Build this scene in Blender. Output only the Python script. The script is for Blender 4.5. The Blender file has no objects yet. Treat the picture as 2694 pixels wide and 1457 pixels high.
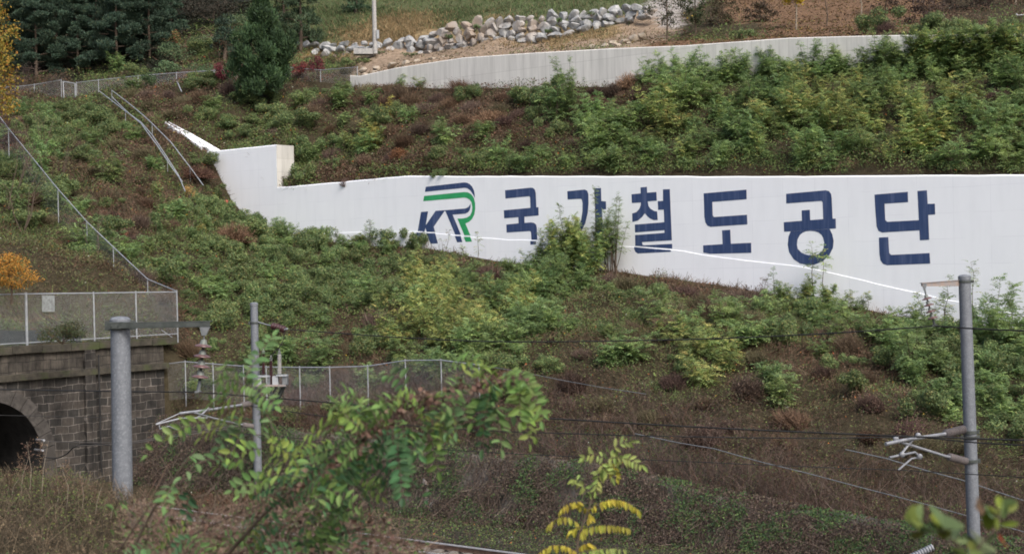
import bpy, bmesh, math, random
import numpy as np
from mathutils import Vector, Matrix
from mathutils.geometry import tessellate_polygon
random.seed(7); rng = np.random.default_rng(11)
S = bpy.context.scene
COL = S.collection

# ------------------------------------------------------------------ camera, sky, sun, exposure
FPX, CX, CY = 4000.0, 1347.0, 728.5          # focal length and centre in photograph pixels
CAM = np.array([0.0, 0.0, 9.5])
PITCH = math.atan(28.5/FPX); ROLL = 0.0225
F_ = np.array([0, math.cos(PITCH), -math.sin(PITCH)])
R0 = np.array([1.0, 0, 0]); U0 = np.cross(R0, F_)
R_ = R0*math.cos(ROLL) - U0*math.sin(ROLL); U_ = U0*math.cos(ROLL) + R0*math.sin(ROLL)
cd = bpy.data.cameras.new('camera'); cam = bpy.data.objects.new('camera', cd); COL.objects.link(cam)
cd.sensor_width = 36; cd.lens = 36*FPX/2694; cd.clip_end = 3000; cd.clip_start = 0.1
cam.matrix_world = Matrix(((R_[0], U_[0], -F_[0], CAM[0]), (R_[1], U_[1], -F_[1], CAM[1]), (R_[2], U_[2], -F_[2], CAM[2]), (0, 0, 0, 1)))
cd.dof.use_dof = True; cd.dof.focus_distance = 80; cd.dof.aperture_fstop = 4.6
S.camera = cam
w = bpy.data.worlds.new('World'); S.world = w; w.use_nodes = True
nt = w.node_tree; bg = nt.nodes['Background']; sky = nt.nodes.new('ShaderNodeTexSky')
sky.sky_type = 'NISHITA'; sky.sun_disc = False; sky.sun_elevation = math.radians(46); sky.sun_rotation = math.radians(150)
sky.air_density = 1.0; sky.dust_density = 5.0; sky.ozone_density = 1.0
nt.links.new(sky.outputs[0], bg.inputs[0]); bg.inputs[1].default_value = 0.13
sl = bpy.data.lights.new('sun', 'SUN'); sl.energy = 2.0; sl.angle = math.radians(28); sl.color = (1, 0.975, 0.95)
so = bpy.data.objects.new('sun', sl); COL.objects.link(so)
so.rotation_euler = (math.radians(90-46), 0, math.radians(30))   # shines from behind the camera, a little to the right
S.view_settings.view_transform = 'Standard'; S.view_settings.look = 'None'
S.view_settings.exposure = 0.58; S.view_settings.gamma = 1
S.render.engine = 'CYCLES'
S.cycles.filter_width = 1.8; S.cycles.max_bounces = 6; S.cycles.transparent_max_bounces = 16

def ray(px, py):
    return F_ + (px-CX)/FPX*R_ - (py-CY)/FPX*U_
def at(px, py, d): return CAM + d*ray(px, py)
def project(P):
    q = np.asarray(P, float) - CAM
    dd = q@F_
    dd = np.where(np.abs(dd) < 1e-3, 1e-3, dd)
    return CX + FPX*(q@R_)/dd, CY - FPX*(q@U_)/dd, dd
# site axes: u runs along the painted wall, v up the hill
TU = np.array([.775, -.632, 0]); TU /= np.linalg.norm(TU); TV = np.array([-TU[1], TU[0], 0]); OO = np.array([.5, 88, 0])
def uvz(u, v, z=0.0):
    u = np.asarray(u, float); v = np.asarray(v, float); z = np.asarray(z, float)
    u, v, z = np.broadcast_arrays(u, v, z)
    return OO + u[..., None]*TU + v[..., None]*TV + z[..., None]*np.array([0, 0, 1.0])
def to_uv(P):
    q = np.asarray(P, float) - OO
    return q@TU, q@TV
def hit_v(px, py, v):
    r = ray(px, py); t = (v - (CAM-OO)@TV)/(r@TV); return CAM + t*r
def hit_u(px, py, u):
    r = ray(px, py); t = (u - (CAM-OO)@TU)/(r@TU); return CAM + t*r

# ------------------------------------------------------------------ noise
_perm = rng.permutation(4096)
def _h(i, j, k): return _perm[(_perm[(_perm[i & 4095] + j) & 4095] + k) & 4095]/4096.0
def noise2(x, y, k=0):
    xi = np.floor(x).astype(int); yi = np.floor(y).astype(int); fx = x-xi; fy = y-yi
    fx = fx*fx*(3-2*fx); fy = fy*fy*(3-2*fy)
    a = _h(xi, yi, k); b = _h(xi+1, yi, k); c = _h(xi, yi+1, k); d = _h(xi+1, yi+1, k)
    return (a*(1-fx)+b*fx)*(1-fy) + (c*(1-fx)+d*fx)*fy
def fbm(x, y, k=0, o=3):
    s = 0; a = 1; t = 0
    for i in range(o):
        s = s + a*noise2(x*2**i, y*2**i, k+i*7); t += a; a *= .5
    return s/t
def sstep(a, b, x):
    t = np.clip((x-a)/(b-a), 0, 1); return t*t*(3-2*t)

# ------------------------------------------------------------------ object helpers
def tag(o, label=None, cat=None, group=None, kind=None):
    if label: o['label'] = label
    if cat: o['category'] = cat
    if group: o['group'] = group
    if kind: o['kind'] = kind
    return o
def thing(name, loc, label, cat, group=None):
    o = bpy.data.objects.new(name, None); COL.objects.link(o); o.location = Vector(loc); o.empty_display_size = .3
    return tag(o, label, cat, group)
def link(name, me, parent=None, world=True):
    o = bpy.data.objects.new(name, me); COL.objects.link(o)
    if parent is not None: o.parent = parent
    return o
def origin(parent):
    p = np.zeros(3)
    while parent is not None:
        p += np.array(parent.location); parent = parent.parent
    return p
def mesh(name, V, Fc, mat, parent=None, cols=None, uv=None, smooth=False, base=None):
    V = np.asarray(V, float).reshape(-1, 3)
    off = origin(parent)
    if parent is None and base is not None: off = np.asarray(base, float)
    me = bpy.data.meshes.new(name)
    me.from_pydata([tuple(p) for p in (V-off)], [], [tuple(int(i) for i in f) for f in Fc])
    me.materials.append(mat)
    if smooth:
        me.polygons.foreach_set('use_smooth', [True]*len(me.polygons))
    if cols is not None:
        a = me.attributes.new('col', 'FLOAT_COLOR', 'POINT'); c = np.ones((len(V), 4), np.float32); c[:, :3] = cols
        a.data.foreach_set('color', c.ravel())
    if uv is not None:
        l = me.uv_layers.new(name='UVMap'); li = np.zeros(len(me.loops), int); me.loops.foreach_get('vertex_index', li)
        l.data.foreach_set('uv', np.asarray(uv, np.float32)[li].ravel())
    o = link(name, me, parent)
    if parent is None and base is not None: o.location = Vector(base)
    return o
def bigmesh(name, V, k, cols, mat, parent=None, base=None, smooth=False):
    """V (n,k,3) polygons of k corners each, cols (n,3)"""
    V = np.asarray(V, np.float32); n = len(V)
    off = origin(parent) if parent is not None else (np.asarray(base, float) if base is not None else np.zeros(3))
    V = V - off.astype(np.float32)
    me = bpy.data.meshes.new(name)
    me.vertices.add(n*k); me.vertices.foreach_set('co', V.ravel())
    me.loops.add(n*k); me.loops.foreach_set('vertex_index', np.arange(n*k, dtype=np.int32))
    me.polygons.add(n); me.polygons.foreach_set('loop_start', np.arange(0, n*k, k, dtype=np.int32))
    me.polygons.foreach_set('loop_total', np.full(n, k, np.int32))
    me.update(calc_edges=True)
    me.materials.append(mat)
    a = me.attributes.new('col', 'FLOAT_COLOR', 'POINT'); c = np.ones((n, k, 4), np.float32); c[:, :, :3] = np.asarray(cols)[:, None, :]
    a.data.foreach_set('color', c.ravel())
    o = link(name, me, parent)
    if parent is None and base is not None: o.location = Vector(base)
    return o
class MB:
    """collects boxes, tubes and lathes in world coordinates"""
    def __init__(s): s.V = []; s.F = []
    def add(s, V, Fc):
        b = len(s.V); s.V += [tuple(p) for p in V]; s.F += [tuple(i+b for i in f) for f in Fc]
    def box(s, c, ax, ay, az, sx, sy, sz):
        c = np.asarray(c, float); P = []
        for k in (-1, 1):
            for j in (-1, 1):
                for i in (-1, 1): P.append(c + ax*(i*sx/2) + ay*(j*sy/2) + az*(k*sz/2))
        s.add(P, [(0, 2, 3, 1), (4, 5, 7, 6), (0, 1, 5, 4), (2, 6, 7, 3), (0, 4, 6, 2), (1, 3, 7, 5)])
    def tube(s, pts, r, n=8, cap=True, closed=False):
        pts = [np.asarray(p, float) for p in pts]
        rs = r if hasattr(r, '__len__') else [r]*len(pts)
        b = len(s.V); prev = None
        for i, p in enumerate(pts):
            t = pts[min(i+1, len(pts)-1)] - pts[max(i-1, 0)]
            t = t/(np.linalg.norm(t)+1e-9)
            if prev is None:
                a = np.cross(t, [0, 0, 1.0]);
                if np.linalg.norm(a) < .1: a = np.cross(t, [1.0, 0, 0])
            else: a = prev - t*(prev@t)
            a = a/np.linalg.norm(a); prev = a; c = np.cross(t, a)
            for k in range(n):
                th = 2*math.pi*k/n; s.V.append(tuple(p + rs[i]*(a*math.cos(th)+c*math.sin(th))))
        for i in range(len(pts)-1):
            for k in range(n):
                k2 = (k+1) % n; s.F.append((b+i*n+k, b+i*n+k2, b+(i+1)*n+k2, b+(i+1)*n+k))
        if cap:
            s.F.append(tuple(b+k for k in range(n))[::-1]); s.F.append(tuple(b+(len(pts)-1)*n+k for k in range(n)))
    def lathe(s, p0, axis, prof, n=20):
        axis = np.asarray(axis, float); L = axis/np.linalg.norm(axis)
        a = np.cross(L, [0, 0, 1.0]);
        if np.linalg.norm(a) < .1: a = np.cross(L, [1.0, 0, 0])
        a /= np.linalg.norm(a); c = np.cross(L, a); b = len(s.V)
        for (h, r) in prof:
            for k in range(n):
                th = 2*math.pi*k/n; s.V.append(tuple(np.asarray(p0)+L*h + r*(a*math.cos(th)+c*math.sin(th))))
        for i in range(len(prof)-1):
            for k in range(n):
                k2 = (k+1) % n; s.F.append((b+i*n+k, b+i*n+k2, b+(i+1)*n+k2, b+(i+1)*n+k))
        s.F.append(tuple(b+k for k in range(n))[::-1]); s.F.append(tuple(b+(len(prof)-1)*n+k for k in range(n)))
    def build(s, name, mat, parent=None, smooth=False, base=None):
        o = mesh(name, s.V, s.F, mat, parent, smooth=smooth, base=base)
        bm = bmesh.new(); bm.from_mesh(o.data); bmesh.ops.recalc_face_normals(bm, faces=bm.faces); bm.to_mesh(o.data); bm.free()
        if smooth:
            try: o.data.set_sharp_from_angle(angle=math.radians(40))
            except Exception: pass
        return o
EX, EY, EZ = np.eye(3)

# ------------------------------------------------------------------ materials
def newmat(name):
    m = bpy.data.materials.new(name); m.use_nodes = True; n = m.node_tree
    return m, n.nodes, n.links, n.nodes['Principled BSDF']
def leafmat(name, trans=.3, rough=.6, hv=.0, vv=.35, gain=1.0):
    m, N, L, P = newmat(name)
    at_ = N.new('ShaderNodeAttribute'); at_.attribute_name = 'col'
    oi = N.new('ShaderNodeObjectInfo'); hs = N.new('ShaderNodeHueSaturation')
    mh = N.new('ShaderNodeMapRange'); mh.inputs['To Min'].default_value = .5-hv; mh.inputs['To Max'].default_value = .5+hv
    mv = N.new('ShaderNodeMapRange'); mv.inputs['To Min'].default_value = gain*(1-vv); mv.inputs['To Max'].default_value = gain*(1+vv)
    fr = N.new('ShaderNodeMath'); fr.operation = 'FRACT'; ml = N.new('ShaderNodeMath'); ml.operation = 'MULTIPLY'; ml.inputs[1].default_value = 7.31
    L.new(oi.outputs['Random'], mh.inputs['Value']); L.new(oi.outputs['Random'], ml.inputs[0]); L.new(ml.outputs[0], fr.inputs[0]); L.new(fr.outputs[0], mv.inputs['Value'])
    L.new(mh.outputs[0], hs.inputs['Hue']); L.new(mv.outputs[0], hs.inputs['Value']); L.new(at_.outputs['Color'], hs.inputs['Color'])
    L.new(hs.outputs[0], P.inputs['Base Color']); P.inputs['Roughness'].default_value = rough
    P.inputs['Specular IOR Level'].default_value = .25
    tr = N.new('ShaderNodeBsdfTranslucent'); L.new(hs.outputs[0], tr.inputs[0])
    mx = N.new('ShaderNodeMixShader'); mx.inputs[0].default_value = trans
    L.new(P.outputs[0], mx.inputs[1]); L.new(tr.outputs[0], mx.inputs[2]); L.new(mx.outputs[0], N['Material Output'].inputs[0])
    return m
def noisemat(name, c1, c2, scale=3, rough=.8, metal=0, bump=0, detail=6, c3=None, scale3=.5, stretch=None, spec=.3):
    m, N, L, P = newmat(name)
    tc = N.new('ShaderNodeTexCoord'); mp = N.new('ShaderNodeMapping'); L.new(tc.outputs['Object'], mp.inputs[0])
    if stretch: mp.inputs['Scale'].default_value = stretch
    nz = N.new('ShaderNodeTexNoise'); nz.inputs['Scale'].default_value = scale; nz.inputs['Detail'].default_value = detail; nz.inputs['Roughness'].default_value = .65
    L.new(mp.outputs[0], nz.inputs[0])
    cr = N.new('ShaderNodeValToRGB'); cr.color_ramp.elements[0].position = .35; cr.color_ramp.elements[1].position = .65
    cr.color_ramp.elements[0].color = (*c1, 1); cr.color_ramp.elements[1].color = (*c2, 1); L.new(nz.outputs[0], cr.inputs[0])
    out = cr.outputs[0]
    if c3:
        n3 = N.new('ShaderNodeTexNoise'); n3.inputs['Scale'].default_value = scale3; n3.inputs['Detail'].default_value = 4; L.new(mp.outputs[0], n3.inputs[0])
        r3 = N.new('ShaderNodeValToRGB'); r3.color_ramp.elements[0].position = .5; r3.color_ramp.elements[1].position = .68; L.new(n3.outputs[0], r3.inputs[0])
        mx = N.new('ShaderNodeMix'); mx.data_type = 'RGBA'; L.new(r3.outputs[0], mx.inputs[0]); L.new(out, mx.inputs[6]); mx.inputs[7].default_value = (*c3, 1); out = mx.outputs[2]
    L.new(out, P.inputs['Base Color']); P.inputs['Roughness'].default_value = rough; P.inputs['Metallic'].default_value = metal
    P.inputs['Specular IOR Level'].default_value = spec
    if bump:
        b = N.new('ShaderNodeBump'); b.inputs['Strength'].default_value = bump; b.inputs['Distance'].default_value = .05; L.new(nz.outputs[0], b.inputs['Height']); L.new(b.outputs[0], P.inputs['Normal'])
    return m
M = {}
M['leaf'] = leafmat('leaf', .36, .68, .012, .12)
M['farleaf'] = leafmat('shrub_leaf', .42, .55, .012, .24, 1.2)
M['farleaf'].node_tree.nodes['Hue/Saturation/Value'].inputs['Saturation'].default_value = .84
M['dry'] = leafmat('dry_plant', .15, .8, .01, .25, .82)
M['cover'] = leafmat('ground_cover', .2, .7, 0, 0, .8)
M['pine'] = leafmat('pine_needles', .1, .7, .01, .2)
M['bark'] = noisemat('bark', (.05, .035, .025), (.13, .1, .075), 8, .9, bump=.4)
M['palebark'] = noisemat('pale_bark', (.16, .13, .1), (.3, .26, .2), 8, .9)
M['galv'] = noisemat('galvanised_steel', (.135, .148, .168), (.175, .19, .212), 9, .6, .2, c3=(.22, .235, .258), scale3=26, spec=.4)
M['galv2'] = noisemat('galvanised_tube', (.28, .30, .325), (.42, .44, .465), 6, .45, .4, spec=.5)
M['galvarm'] = noisemat('galvanised_arm', (.17, .18, .2), (.26, .27, .29), 6, .55, .3, spec=.5)
M['darksteel'] = noisemat('dark_steel', (.04, .047, .045), (.08, .09, .085), 7, .75, .1)
M['greysteel'] = noisemat('grey_angle_steel', (.12, .135, .145), (.2, .21, .22), 7, .6, .3)
M['rustarm'] = noisemat('weathered_arm_steel', (.25, .25, .26), (.34, .25, .2), 5, .6, .3)
M['porcelain'] = noisemat('brown_porcelain', (.10, .052, .052), (.15, .085, .08), 5, .35, 0, spec=.5)
M['maroon'] = noisemat('dark_maroon_glaze', (.03, .012, .014), (.06, .022, .025), 5, .3, spec=.5)
M['greyporc'] = noisemat('grey_porcelain', (.25, .25, .25), (.4, .39, .37), 6, .5)
M['brownrib'] = noisemat('ribbed_insulator', (.10, .09, .09), (.16, .14, .135), 6, .5)
M['cap'] = noisemat('insulator_cap', (.13, .145, .135), (.22, .24, .22), 10, .6, .3)
M['wire'] = noisemat('wire', (.02, .02, .02), (.04, .04, .04), 3, .6, .3)
M['copper'] = noisemat('weathered_wire', (.09, .085, .08), (.14, .13, .12), 3, .6, .4)
M['box'] = noisemat('pale_enclosure', (.27, .29, .31), (.36, .38, .40), 4, .5)
M['navy'] = noisemat('navy_paint', (.030, .055, .135), (.040, .068, .165), 2.2, .6, c3=(.075, .105, .21), scale3=.9, stretch=(5, 5, .35), bump=.15)
M['green'] = noisemat('green_paint', (.03, .30, .11), (.04, .37, .14), 2, .6, bump=.15)
M['rail'] = noisemat('rail_steel', (.38, .38, .39), (.5, .5, .52), 4, .45, .3, spec=.5)
M['railrust'] = noisemat('rail_side_rust', (.07, .045, .035), (.13, .08, .06), 6, .8)
M['sleeper'] = noisemat('concrete_sleeper', (.14, .125, .11), (.22, .2, .18), 5, .9)
M['ballast'] = noisemat('ballast', (.07, .06, .05), (.17, .14, .12), 18, .95, bump=.8)
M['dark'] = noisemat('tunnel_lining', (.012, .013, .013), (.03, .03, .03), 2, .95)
M['net'] = noisemat('black_netting', (.012, .016, .018), (.03, .035, .035), 6, .8)
M['sign'] = noisemat('faded_sign_face', (.13, .14, .14), (.26, .28, .28), 9, .6)

def wallpaint():
    m, N, L, P = newmat('white_wall_paint')
    tc = N.new('ShaderNodeTexCoord')
    br = N.new('ShaderNodeTexBrick'); br.offset = 0.0; br.inputs['Scale'].default_value = 1
    br.inputs['Brick Width'].default_value = 1.8; br.inputs['Row Height'].default_value = 1.2; br.inputs['Mortar Size'].default_value = .007
    br.inputs['Color1'].default_value = (1, 1, 1, 1); br.inputs['Color2'].default_value = (.975, .975, .98, 1); br.inputs['Mortar'].default_value = (.82, .82, .84, 1)
    sx = N.new('ShaderNodeSeparateXYZ'); cb = N.new('ShaderNodeCombineXYZ'); L.new(tc.outputs['Object'], sx.inputs[0])
    nzw = N.new('ShaderNodeTexNoise'); nzw.inputs['Scale'].default_value = .7; L.new(tc.outputs['Object'], nzw.inputs[0])
    ad = N.new('ShaderNodeMath'); ad.operation = 'MULTIPLY_ADD'; ad.inputs[1].default_value = .12; L.new(nzw.outputs[0], ad.inputs[0]); L.new(sx.outputs['Z'], ad.inputs[2])
    L.new(sx.outputs['X'], cb.inputs[0]); L.new(ad.outputs[0], cb.inputs[1]); L.new(cb.outputs[0], br.inputs['Vector'])
    # hide most of the seams so that only scraps of them show
    n1 = N.new('ShaderNodeTexNoise'); n1.inputs['Scale'].default_value = .55; n1.inputs['Detail'].default_value = 5; L.new(tc.outputs['Object'], n1.inputs[0])
    r1 = N.new('ShaderNodeValToRGB'); r1.color_ramp.elements[0].position = .42; r1.color_ramp.elements[1].position = .55; L.new(n1.outputs[0], r1.inputs[0])
    mx = N.new('ShaderNodeMix'); mx.data_type = 'RGBA'; L.new(r1.outputs[0], mx.inputs[0]); mx.inputs[6].default_value = (.985, .985, .985, 1); L.new(br.outputs[0], mx.inputs[7])
    # vertical weather streaks
    mp = N.new('ShaderNodeMapping'); mp.inputs['Scale'].default_value = (1.6, 1.6, .3); L.new(tc.outputs['Object'], mp.inputs[0])
    n2 = N.new('ShaderNodeTexNoise'); n2.inputs['Scale'].default_value = 1.4; n2.inputs['Detail'].default_value = 8; L.new(mp.outputs[0], n2.inputs[0])
    r2 = N.new('ShaderNodeValToRGB'); r2.color_ramp.elements[0].color = (.825, .85, .895, 1); r2.color_ramp.elements[1].color = (.855, .88, .925, 1)
    r2.color_ramp.elements[0].position = .3; r2.color_ramp.elements[1].position = .55; L.new(n2.outputs[0], r2.inputs[0])
    m2 = N.new('ShaderNodeMix'); m2.data_type = 'RGBA'; m2.blend_type = 'MULTIPLY'; m2.inputs[0].default_value = 1; L.new(mx.outputs[2], m2.inputs[6]); L.new(r2.outputs[0], m2.inputs[7])
    L.new(m2.outputs[2], P.inputs['Base Color']); P.inputs['Roughness'].default_value = .7
    bp = N.new('ShaderNodeBump'); bp.inputs['Strength'].default_value = .25; bp.inputs['Distance'].default_value = .04; L.new(n1.outputs[0], bp.inputs['Height']); L.new(bp.outputs[0], P.inputs['Normal'])
    return m
M['white'] = wallpaint()
def concrete(name, base, panel, rough=.85, streak=.12):
    m, N, L, P = newmat(name)
    tc = N.new('ShaderNodeTexCoord'); sx = N.new('ShaderNodeSeparateXYZ'); L.new(tc.outputs['Object'], sx.inputs[0])
    cb = N.new('ShaderNodeCombineXYZ'); L.new(sx.outputs['X'], cb.inputs[0]); L.new(sx.outputs['Z'], cb.inputs[1])
    br = N.new('ShaderNodeTexBrick'); br.offset = 0; br.inputs['Scale'].default_value = 1; br.inputs['Brick Width'].default_value = panel[0]; br.inputs['Row Height'].default_value = panel[1]
    br.inputs['Mortar Size'].default_value = .012; b = np.array(base)
    br.inputs['Color1'].default_value = (*b, 1); br.inputs['Color2'].default_value = (*(b*.9), 1); br.inputs['Mortar'].default_value = (*(b*.72), 1)
    L.new(cb.outputs[0], br.inputs['Vector'])
    mp = N.new('ShaderNodeMapping'); mp.inputs['Scale'].default_value = (2.2, 2.2, .2); L.new(tc.outputs['Object'], mp.inputs[0])
    n2 = N.new('ShaderNodeTexNoise'); n2.inputs['Scale'].default_value = 1.2; n2.inputs['Detail'].default_value = 8; n2.inputs['Roughness'].default_value = .7; L.new(mp.outputs[0], n2.inputs[0])
    r2 = N.new('ShaderNodeValToRGB'); r2.color_ramp.elements[0].color = (1-2.4*streak,)*3+(1,); r2.color_ramp.elements[1].color = (1+streak*.5,)*3+(1,)
    r2.color_ramp.elements[0].position = .3; r2.color_ramp.elements[1].position = .6; L.new(n2.outputs[0], r2.inputs[0])
    m2 = N.new('ShaderNodeMix'); m2.data_type = 'RGBA'; m2.blend_type = 'MULTIPLY'; m2.inputs[0].default_value = 1; L.new(br.outputs[0], m2.inputs[6]); L.new(r2.outputs[0], m2.inputs[7])
    L.new(m2.outputs[2], P.inputs['Base Color']); P.inputs['Roughness'].default_value = rough
    return m
M['concrete'] = concrete('board_marked_concrete', (.66, .65, .62), (.62, 1.3), streak=.075)
M['rawend'] = concrete('raw_concrete', (.50, .49, .46), (2.6, .9))
def masonry(name, c1, c2, mortar, bw=.62, rh=.36):
    m, N, L, P = newmat(name)
    tc = N.new('ShaderNodeTexCoord'); sx = N.new('ShaderNodeSeparateXYZ'); L.new(tc.outputs['Object'], sx.inputs[0])
    cb = N.new('ShaderNodeCombineXYZ'); L.new(sx.outputs['Y'], cb.inputs[0]); L.new(sx.outputs['Z'], cb.inputs[1])
    dn = N.new('ShaderNodeTexNoise'); dn.inputs['Scale'].default_value = 1.3; L.new(tc.outputs['Object'], dn.inputs[0])
    vm = N.new('ShaderNodeVectorMath'); vm.operation = 'MULTIPLY_ADD'; vm.inputs[1].default_value = (.24, .2, 0); L.new(dn.outputs['Color'], vm.inputs[0]); L.new(cb.outputs[0], vm.inputs[2])
    br = N.new('ShaderNodeTexBrick'); br.inputs['Scale'].default_value = 1; br.inputs['Brick Width'].default_value = bw; br.inputs['Row Height'].default_value = rh
    br.inputs['Mortar Size'].default_value = .018; br.inputs['Mortar Smooth'].default_value = .3; br.inputs['Bias'].default_value = -.1
    br.inputs['Color1'].default_value = (*c1, 1); br.inputs['Color2'].default_value = (*c2, 1); br.inputs['Mortar'].default_value = (*mortar, 1)
    L.new(vm.outputs[0], br.inputs['Vector'])
    n1 = N.new('ShaderNodeTexNoise'); n1.inputs['Scale'].default_value = 1.0; n1.inputs['Detail'].default_value = 7; n1.inputs['Roughness'].default_value = .7; L.new(tc.outputs['Object'], n1.inputs[0])
    r1 = N.new('ShaderNodeValToRGB'); r1.color_ramp.elements[0].position = .36; r1.color_ramp.elements[1].position = .62
    r1.color_ramp.elements[0].color = (.32, .3, .28, 1); r1.color_ramp.elements[1].color = (1.25, 1.2, 1.15, 1); L.new(n1.outputs[0], r1.inputs[0])
    m2 = N.new('ShaderNodeMix'); m2.data_type = 'RGBA'; m2.blend_type = 'MULTIPLY'; m2.inputs[0].default_value = 1; L.new(br.outputs[0], m2.inputs[6]); L.new(r1.outputs[0], m2.inputs[7])
    mp = N.new('ShaderNodeMapping'); mp.inputs['Scale'].default_value = (1, 2.6, .35); L.new(tc.outputs['Object'], mp.inputs[0])
    n3 = N.new('ShaderNodeTexNoise'); n3.inputs['Scale'].default_value = 1.6; n3.inputs['Detail'].default_value = 8; n3.inputs['Roughness'].default_value = .75; L.new(mp.outputs[0], n3.inputs[0])
    r3 = N.new('ShaderNodeValToRGB'); r3.color_ramp.elements[0].position = .3; r3.color_ramp.elements[1].position = .72; r3.color_ramp.elements[0].color = (.35, .34, .33, 1); r3.color_ramp.elements[1].color = (1.9, 1.85, 1.8, 1); L.new(n3.outputs[0], r3.inputs[0])
    m3 = N.new('ShaderNodeMix'); m3.data_type = 'RGBA'; m3.blend_type = 'MULTIPLY'; m3.inputs[0].default_value = 1; L.new(m2.outputs[2], m3.inputs[6]); L.new(r3.outputs[0], m3.inputs[7])
    L.new(m3.outputs[2], P.inputs['Base Color']); P.inputs['Roughness'].default_value = .9
    bp = N.new('ShaderNodeBump'); bp.inputs['Strength'].default_value = .6; bp.inputs['Distance'].default_value = .04; L.new(br.outputs['Fac'], bp.inputs['Height']); bp.invert = True; L.new(bp.outputs[0], P.inputs['Normal'])
    return m
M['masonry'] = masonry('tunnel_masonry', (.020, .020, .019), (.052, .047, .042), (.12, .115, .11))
M['masonrytop'] = masonry('parapet_masonry', (.042, .039, .034), (.07, .064, .055), (.02, .019, .016), .7, .42)
M['coping'] = noisemat('mossy_coping', (.032, .03, .024), (.07, .062, .048), 3, .95, bump=.5, c3=(.05, .06, .025), scale3=1.2)
M['voussoir'] = noisemat('arch_stone', (.034, .031, .028), (.085, .077, .07), 3, .9, bump=.5, c3=(.05, .045, .04), scale3=1)
M['boulder'] = noisemat('pale_boulder', (.17, .18, .19), (.42, .42, .41), 2.2, .9, bump=.6, c3=(.30, .24, .19), scale3=.3)
M['rock'] = noisemat('rubble_stone', (.05, .047, .042), (.14, .13, .115), 2.2, .9, bump=.7, c3=(.05, .05, .035), scale3=.7)
M['tanrock'] = noisemat('tan_rock', (.26, .22, .17), (.42, .36, .29), 2.0, .9, bump=.5)
def chainlink():
    m, N, L, P = newmat('chain_link')
    uv = N.new('ShaderNodeUVMap'); sx = N.new('ShaderNodeSeparateXYZ'); L.new(uv.outputs[0], sx.inputs[0])
    outs = []
    for sgn in ('ADD', 'SUBTRACT'):
        a = N.new('ShaderNodeMath'); a.operation = sgn; L.new(sx.outputs['X'], a.inputs[0]); L.new(sx.outputs['Y'], a.inputs[1])
        b = N.new('ShaderNodeMath'); b.operation = 'MULTIPLY'; b.inputs[1].default_value = 1/.07; L.new(a.outputs[0], b.inputs[0])
        f = N.new('ShaderNodeMath'); f.operation = 'FRACT'; L.new(b.outputs[0], f.inputs[0])
        l = N.new('ShaderNodeMath'); l.operation = 'LESS_THAN'; l.inputs[1].default_value = .06; L.new(f.outputs[0], l.inputs[0]); outs.append(l)
    mx = N.new('ShaderNodeMath'); mx.operation = 'MAXIMUM'; L.new(outs[0].outputs[0], mx.inputs[0]); L.new(outs[1].outputs[0], mx.inputs[1])
    P.inputs['Base Color'].default_value = (.42, .45, .47, 1); P.inputs['Roughness'].default_value = .5; P.inputs['Metallic'].default_value = .2
    t = N.new('ShaderNodeBsdfTransparent'); ms = N.new('ShaderNodeMixShader')
    L.new(mx.outputs[0], ms.inputs[0]); L.new(t.outputs[0], ms.inputs[1]); L.new(P.outputs[0], ms.inputs[2]); L.new(ms.outputs[0], N['Material Output'].inputs[0])
    return m
M['link'] = chainlink()

# ------------------------------------------------------------------ terrain heights
def prof(pts, v, dy=0, z0=False):
    """profile u -> z of an outline seen in the photograph, standing on the plane v"""
    P = np.array([hit_v(px, py+dy, v) for px, py in pts]); u, _ = to_uv(P)
    return u, P[:, 2]
WTOP = [(535, 400), (727, 399), (729.4, 492), (776, 489), (900, 478), (1065, 463), (1347, 463), (2000, 464), (2694, 459), (3100, 457)]
wt_u, wt_z = prof(WTOP, 0)
def wtop(u): return np.interp(u, wt_u, wt_z)
UTOP = [(921, 199), (946, 200), (1041, 179), (1217, 152), (1392, 140), (1603, 128), (1800, 120), (2005, 105), (2075, 100), (2286, 94), (2497, 91), (2694, 90), (3000, 88)]
ut_u, ut_z = prof(UTOP, 10.8)
def utop(u): return np.interp(u, ut_u, ut_z)
UB = [(921, 226), (1000, 222), (1217, 226), (1400, 228), (1603, 222), (1800, 205), (2075, 185), (2300, 170), (2694, 160), (3000, 158)]
ub_u, ub_z = prof(UB, 10.8, 4)
def ubase(u): return np.interp(u, ub_u, ub_z)
def rbf(P):
    P = np.array(P, float); n = len(P)
    D = np.sqrt(((P[:, None, :2]-P[None, :, :2])**2).sum(-1)); A = np.zeros((n+3, n+3)); A[:n, :n] = D; A[:n, n] = 1; A[:n, n+1:] = P[:, :2]; A[n, :n] = 1; A[n+1:, :n] = P[:, :2].T
    c = np.linalg.solve(A, np.concatenate([P[:, 2], [0, 0, 0]]))
    def f(u, v):
        u = np.asarray(u, float); v = np.asarray(v, float); sh = np.broadcast(u, v).shape
        q = np.stack([np.broadcast_to(u, sh).ravel(), np.broadcast_to(v, sh).ravel()], 1); out = np.empty(len(q))
        for i in range(0, len(q), 40000):
            s = q[i:i+40000]; d = np.sqrt(((s[:, None, :]-P[None, :, :2])**2).sum(-1)); out[i:i+40000] = d@c[:n] + c[n] + s@c[n+1:]
        return out.reshape(sh)
    return f
A_ = []
for px, py in [(545, 400), (575, 460), (610, 530), (650, 572), (700, 608), (780, 626), (900, 640), (1060, 648), (1200, 668), (1300, 685), (1400, 698), (1500, 712), (1621, 713), (1800, 740), (2023, 775), (2234, 806), (2357, 832), (2520, 850), (2694, 866), (3000, 900)]:
    P = hit_v(px, py, 0); u, v = to_uv(P); A_.append((u, v, P[2]))
wb = np.array(sorted(A_)); 
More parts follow.
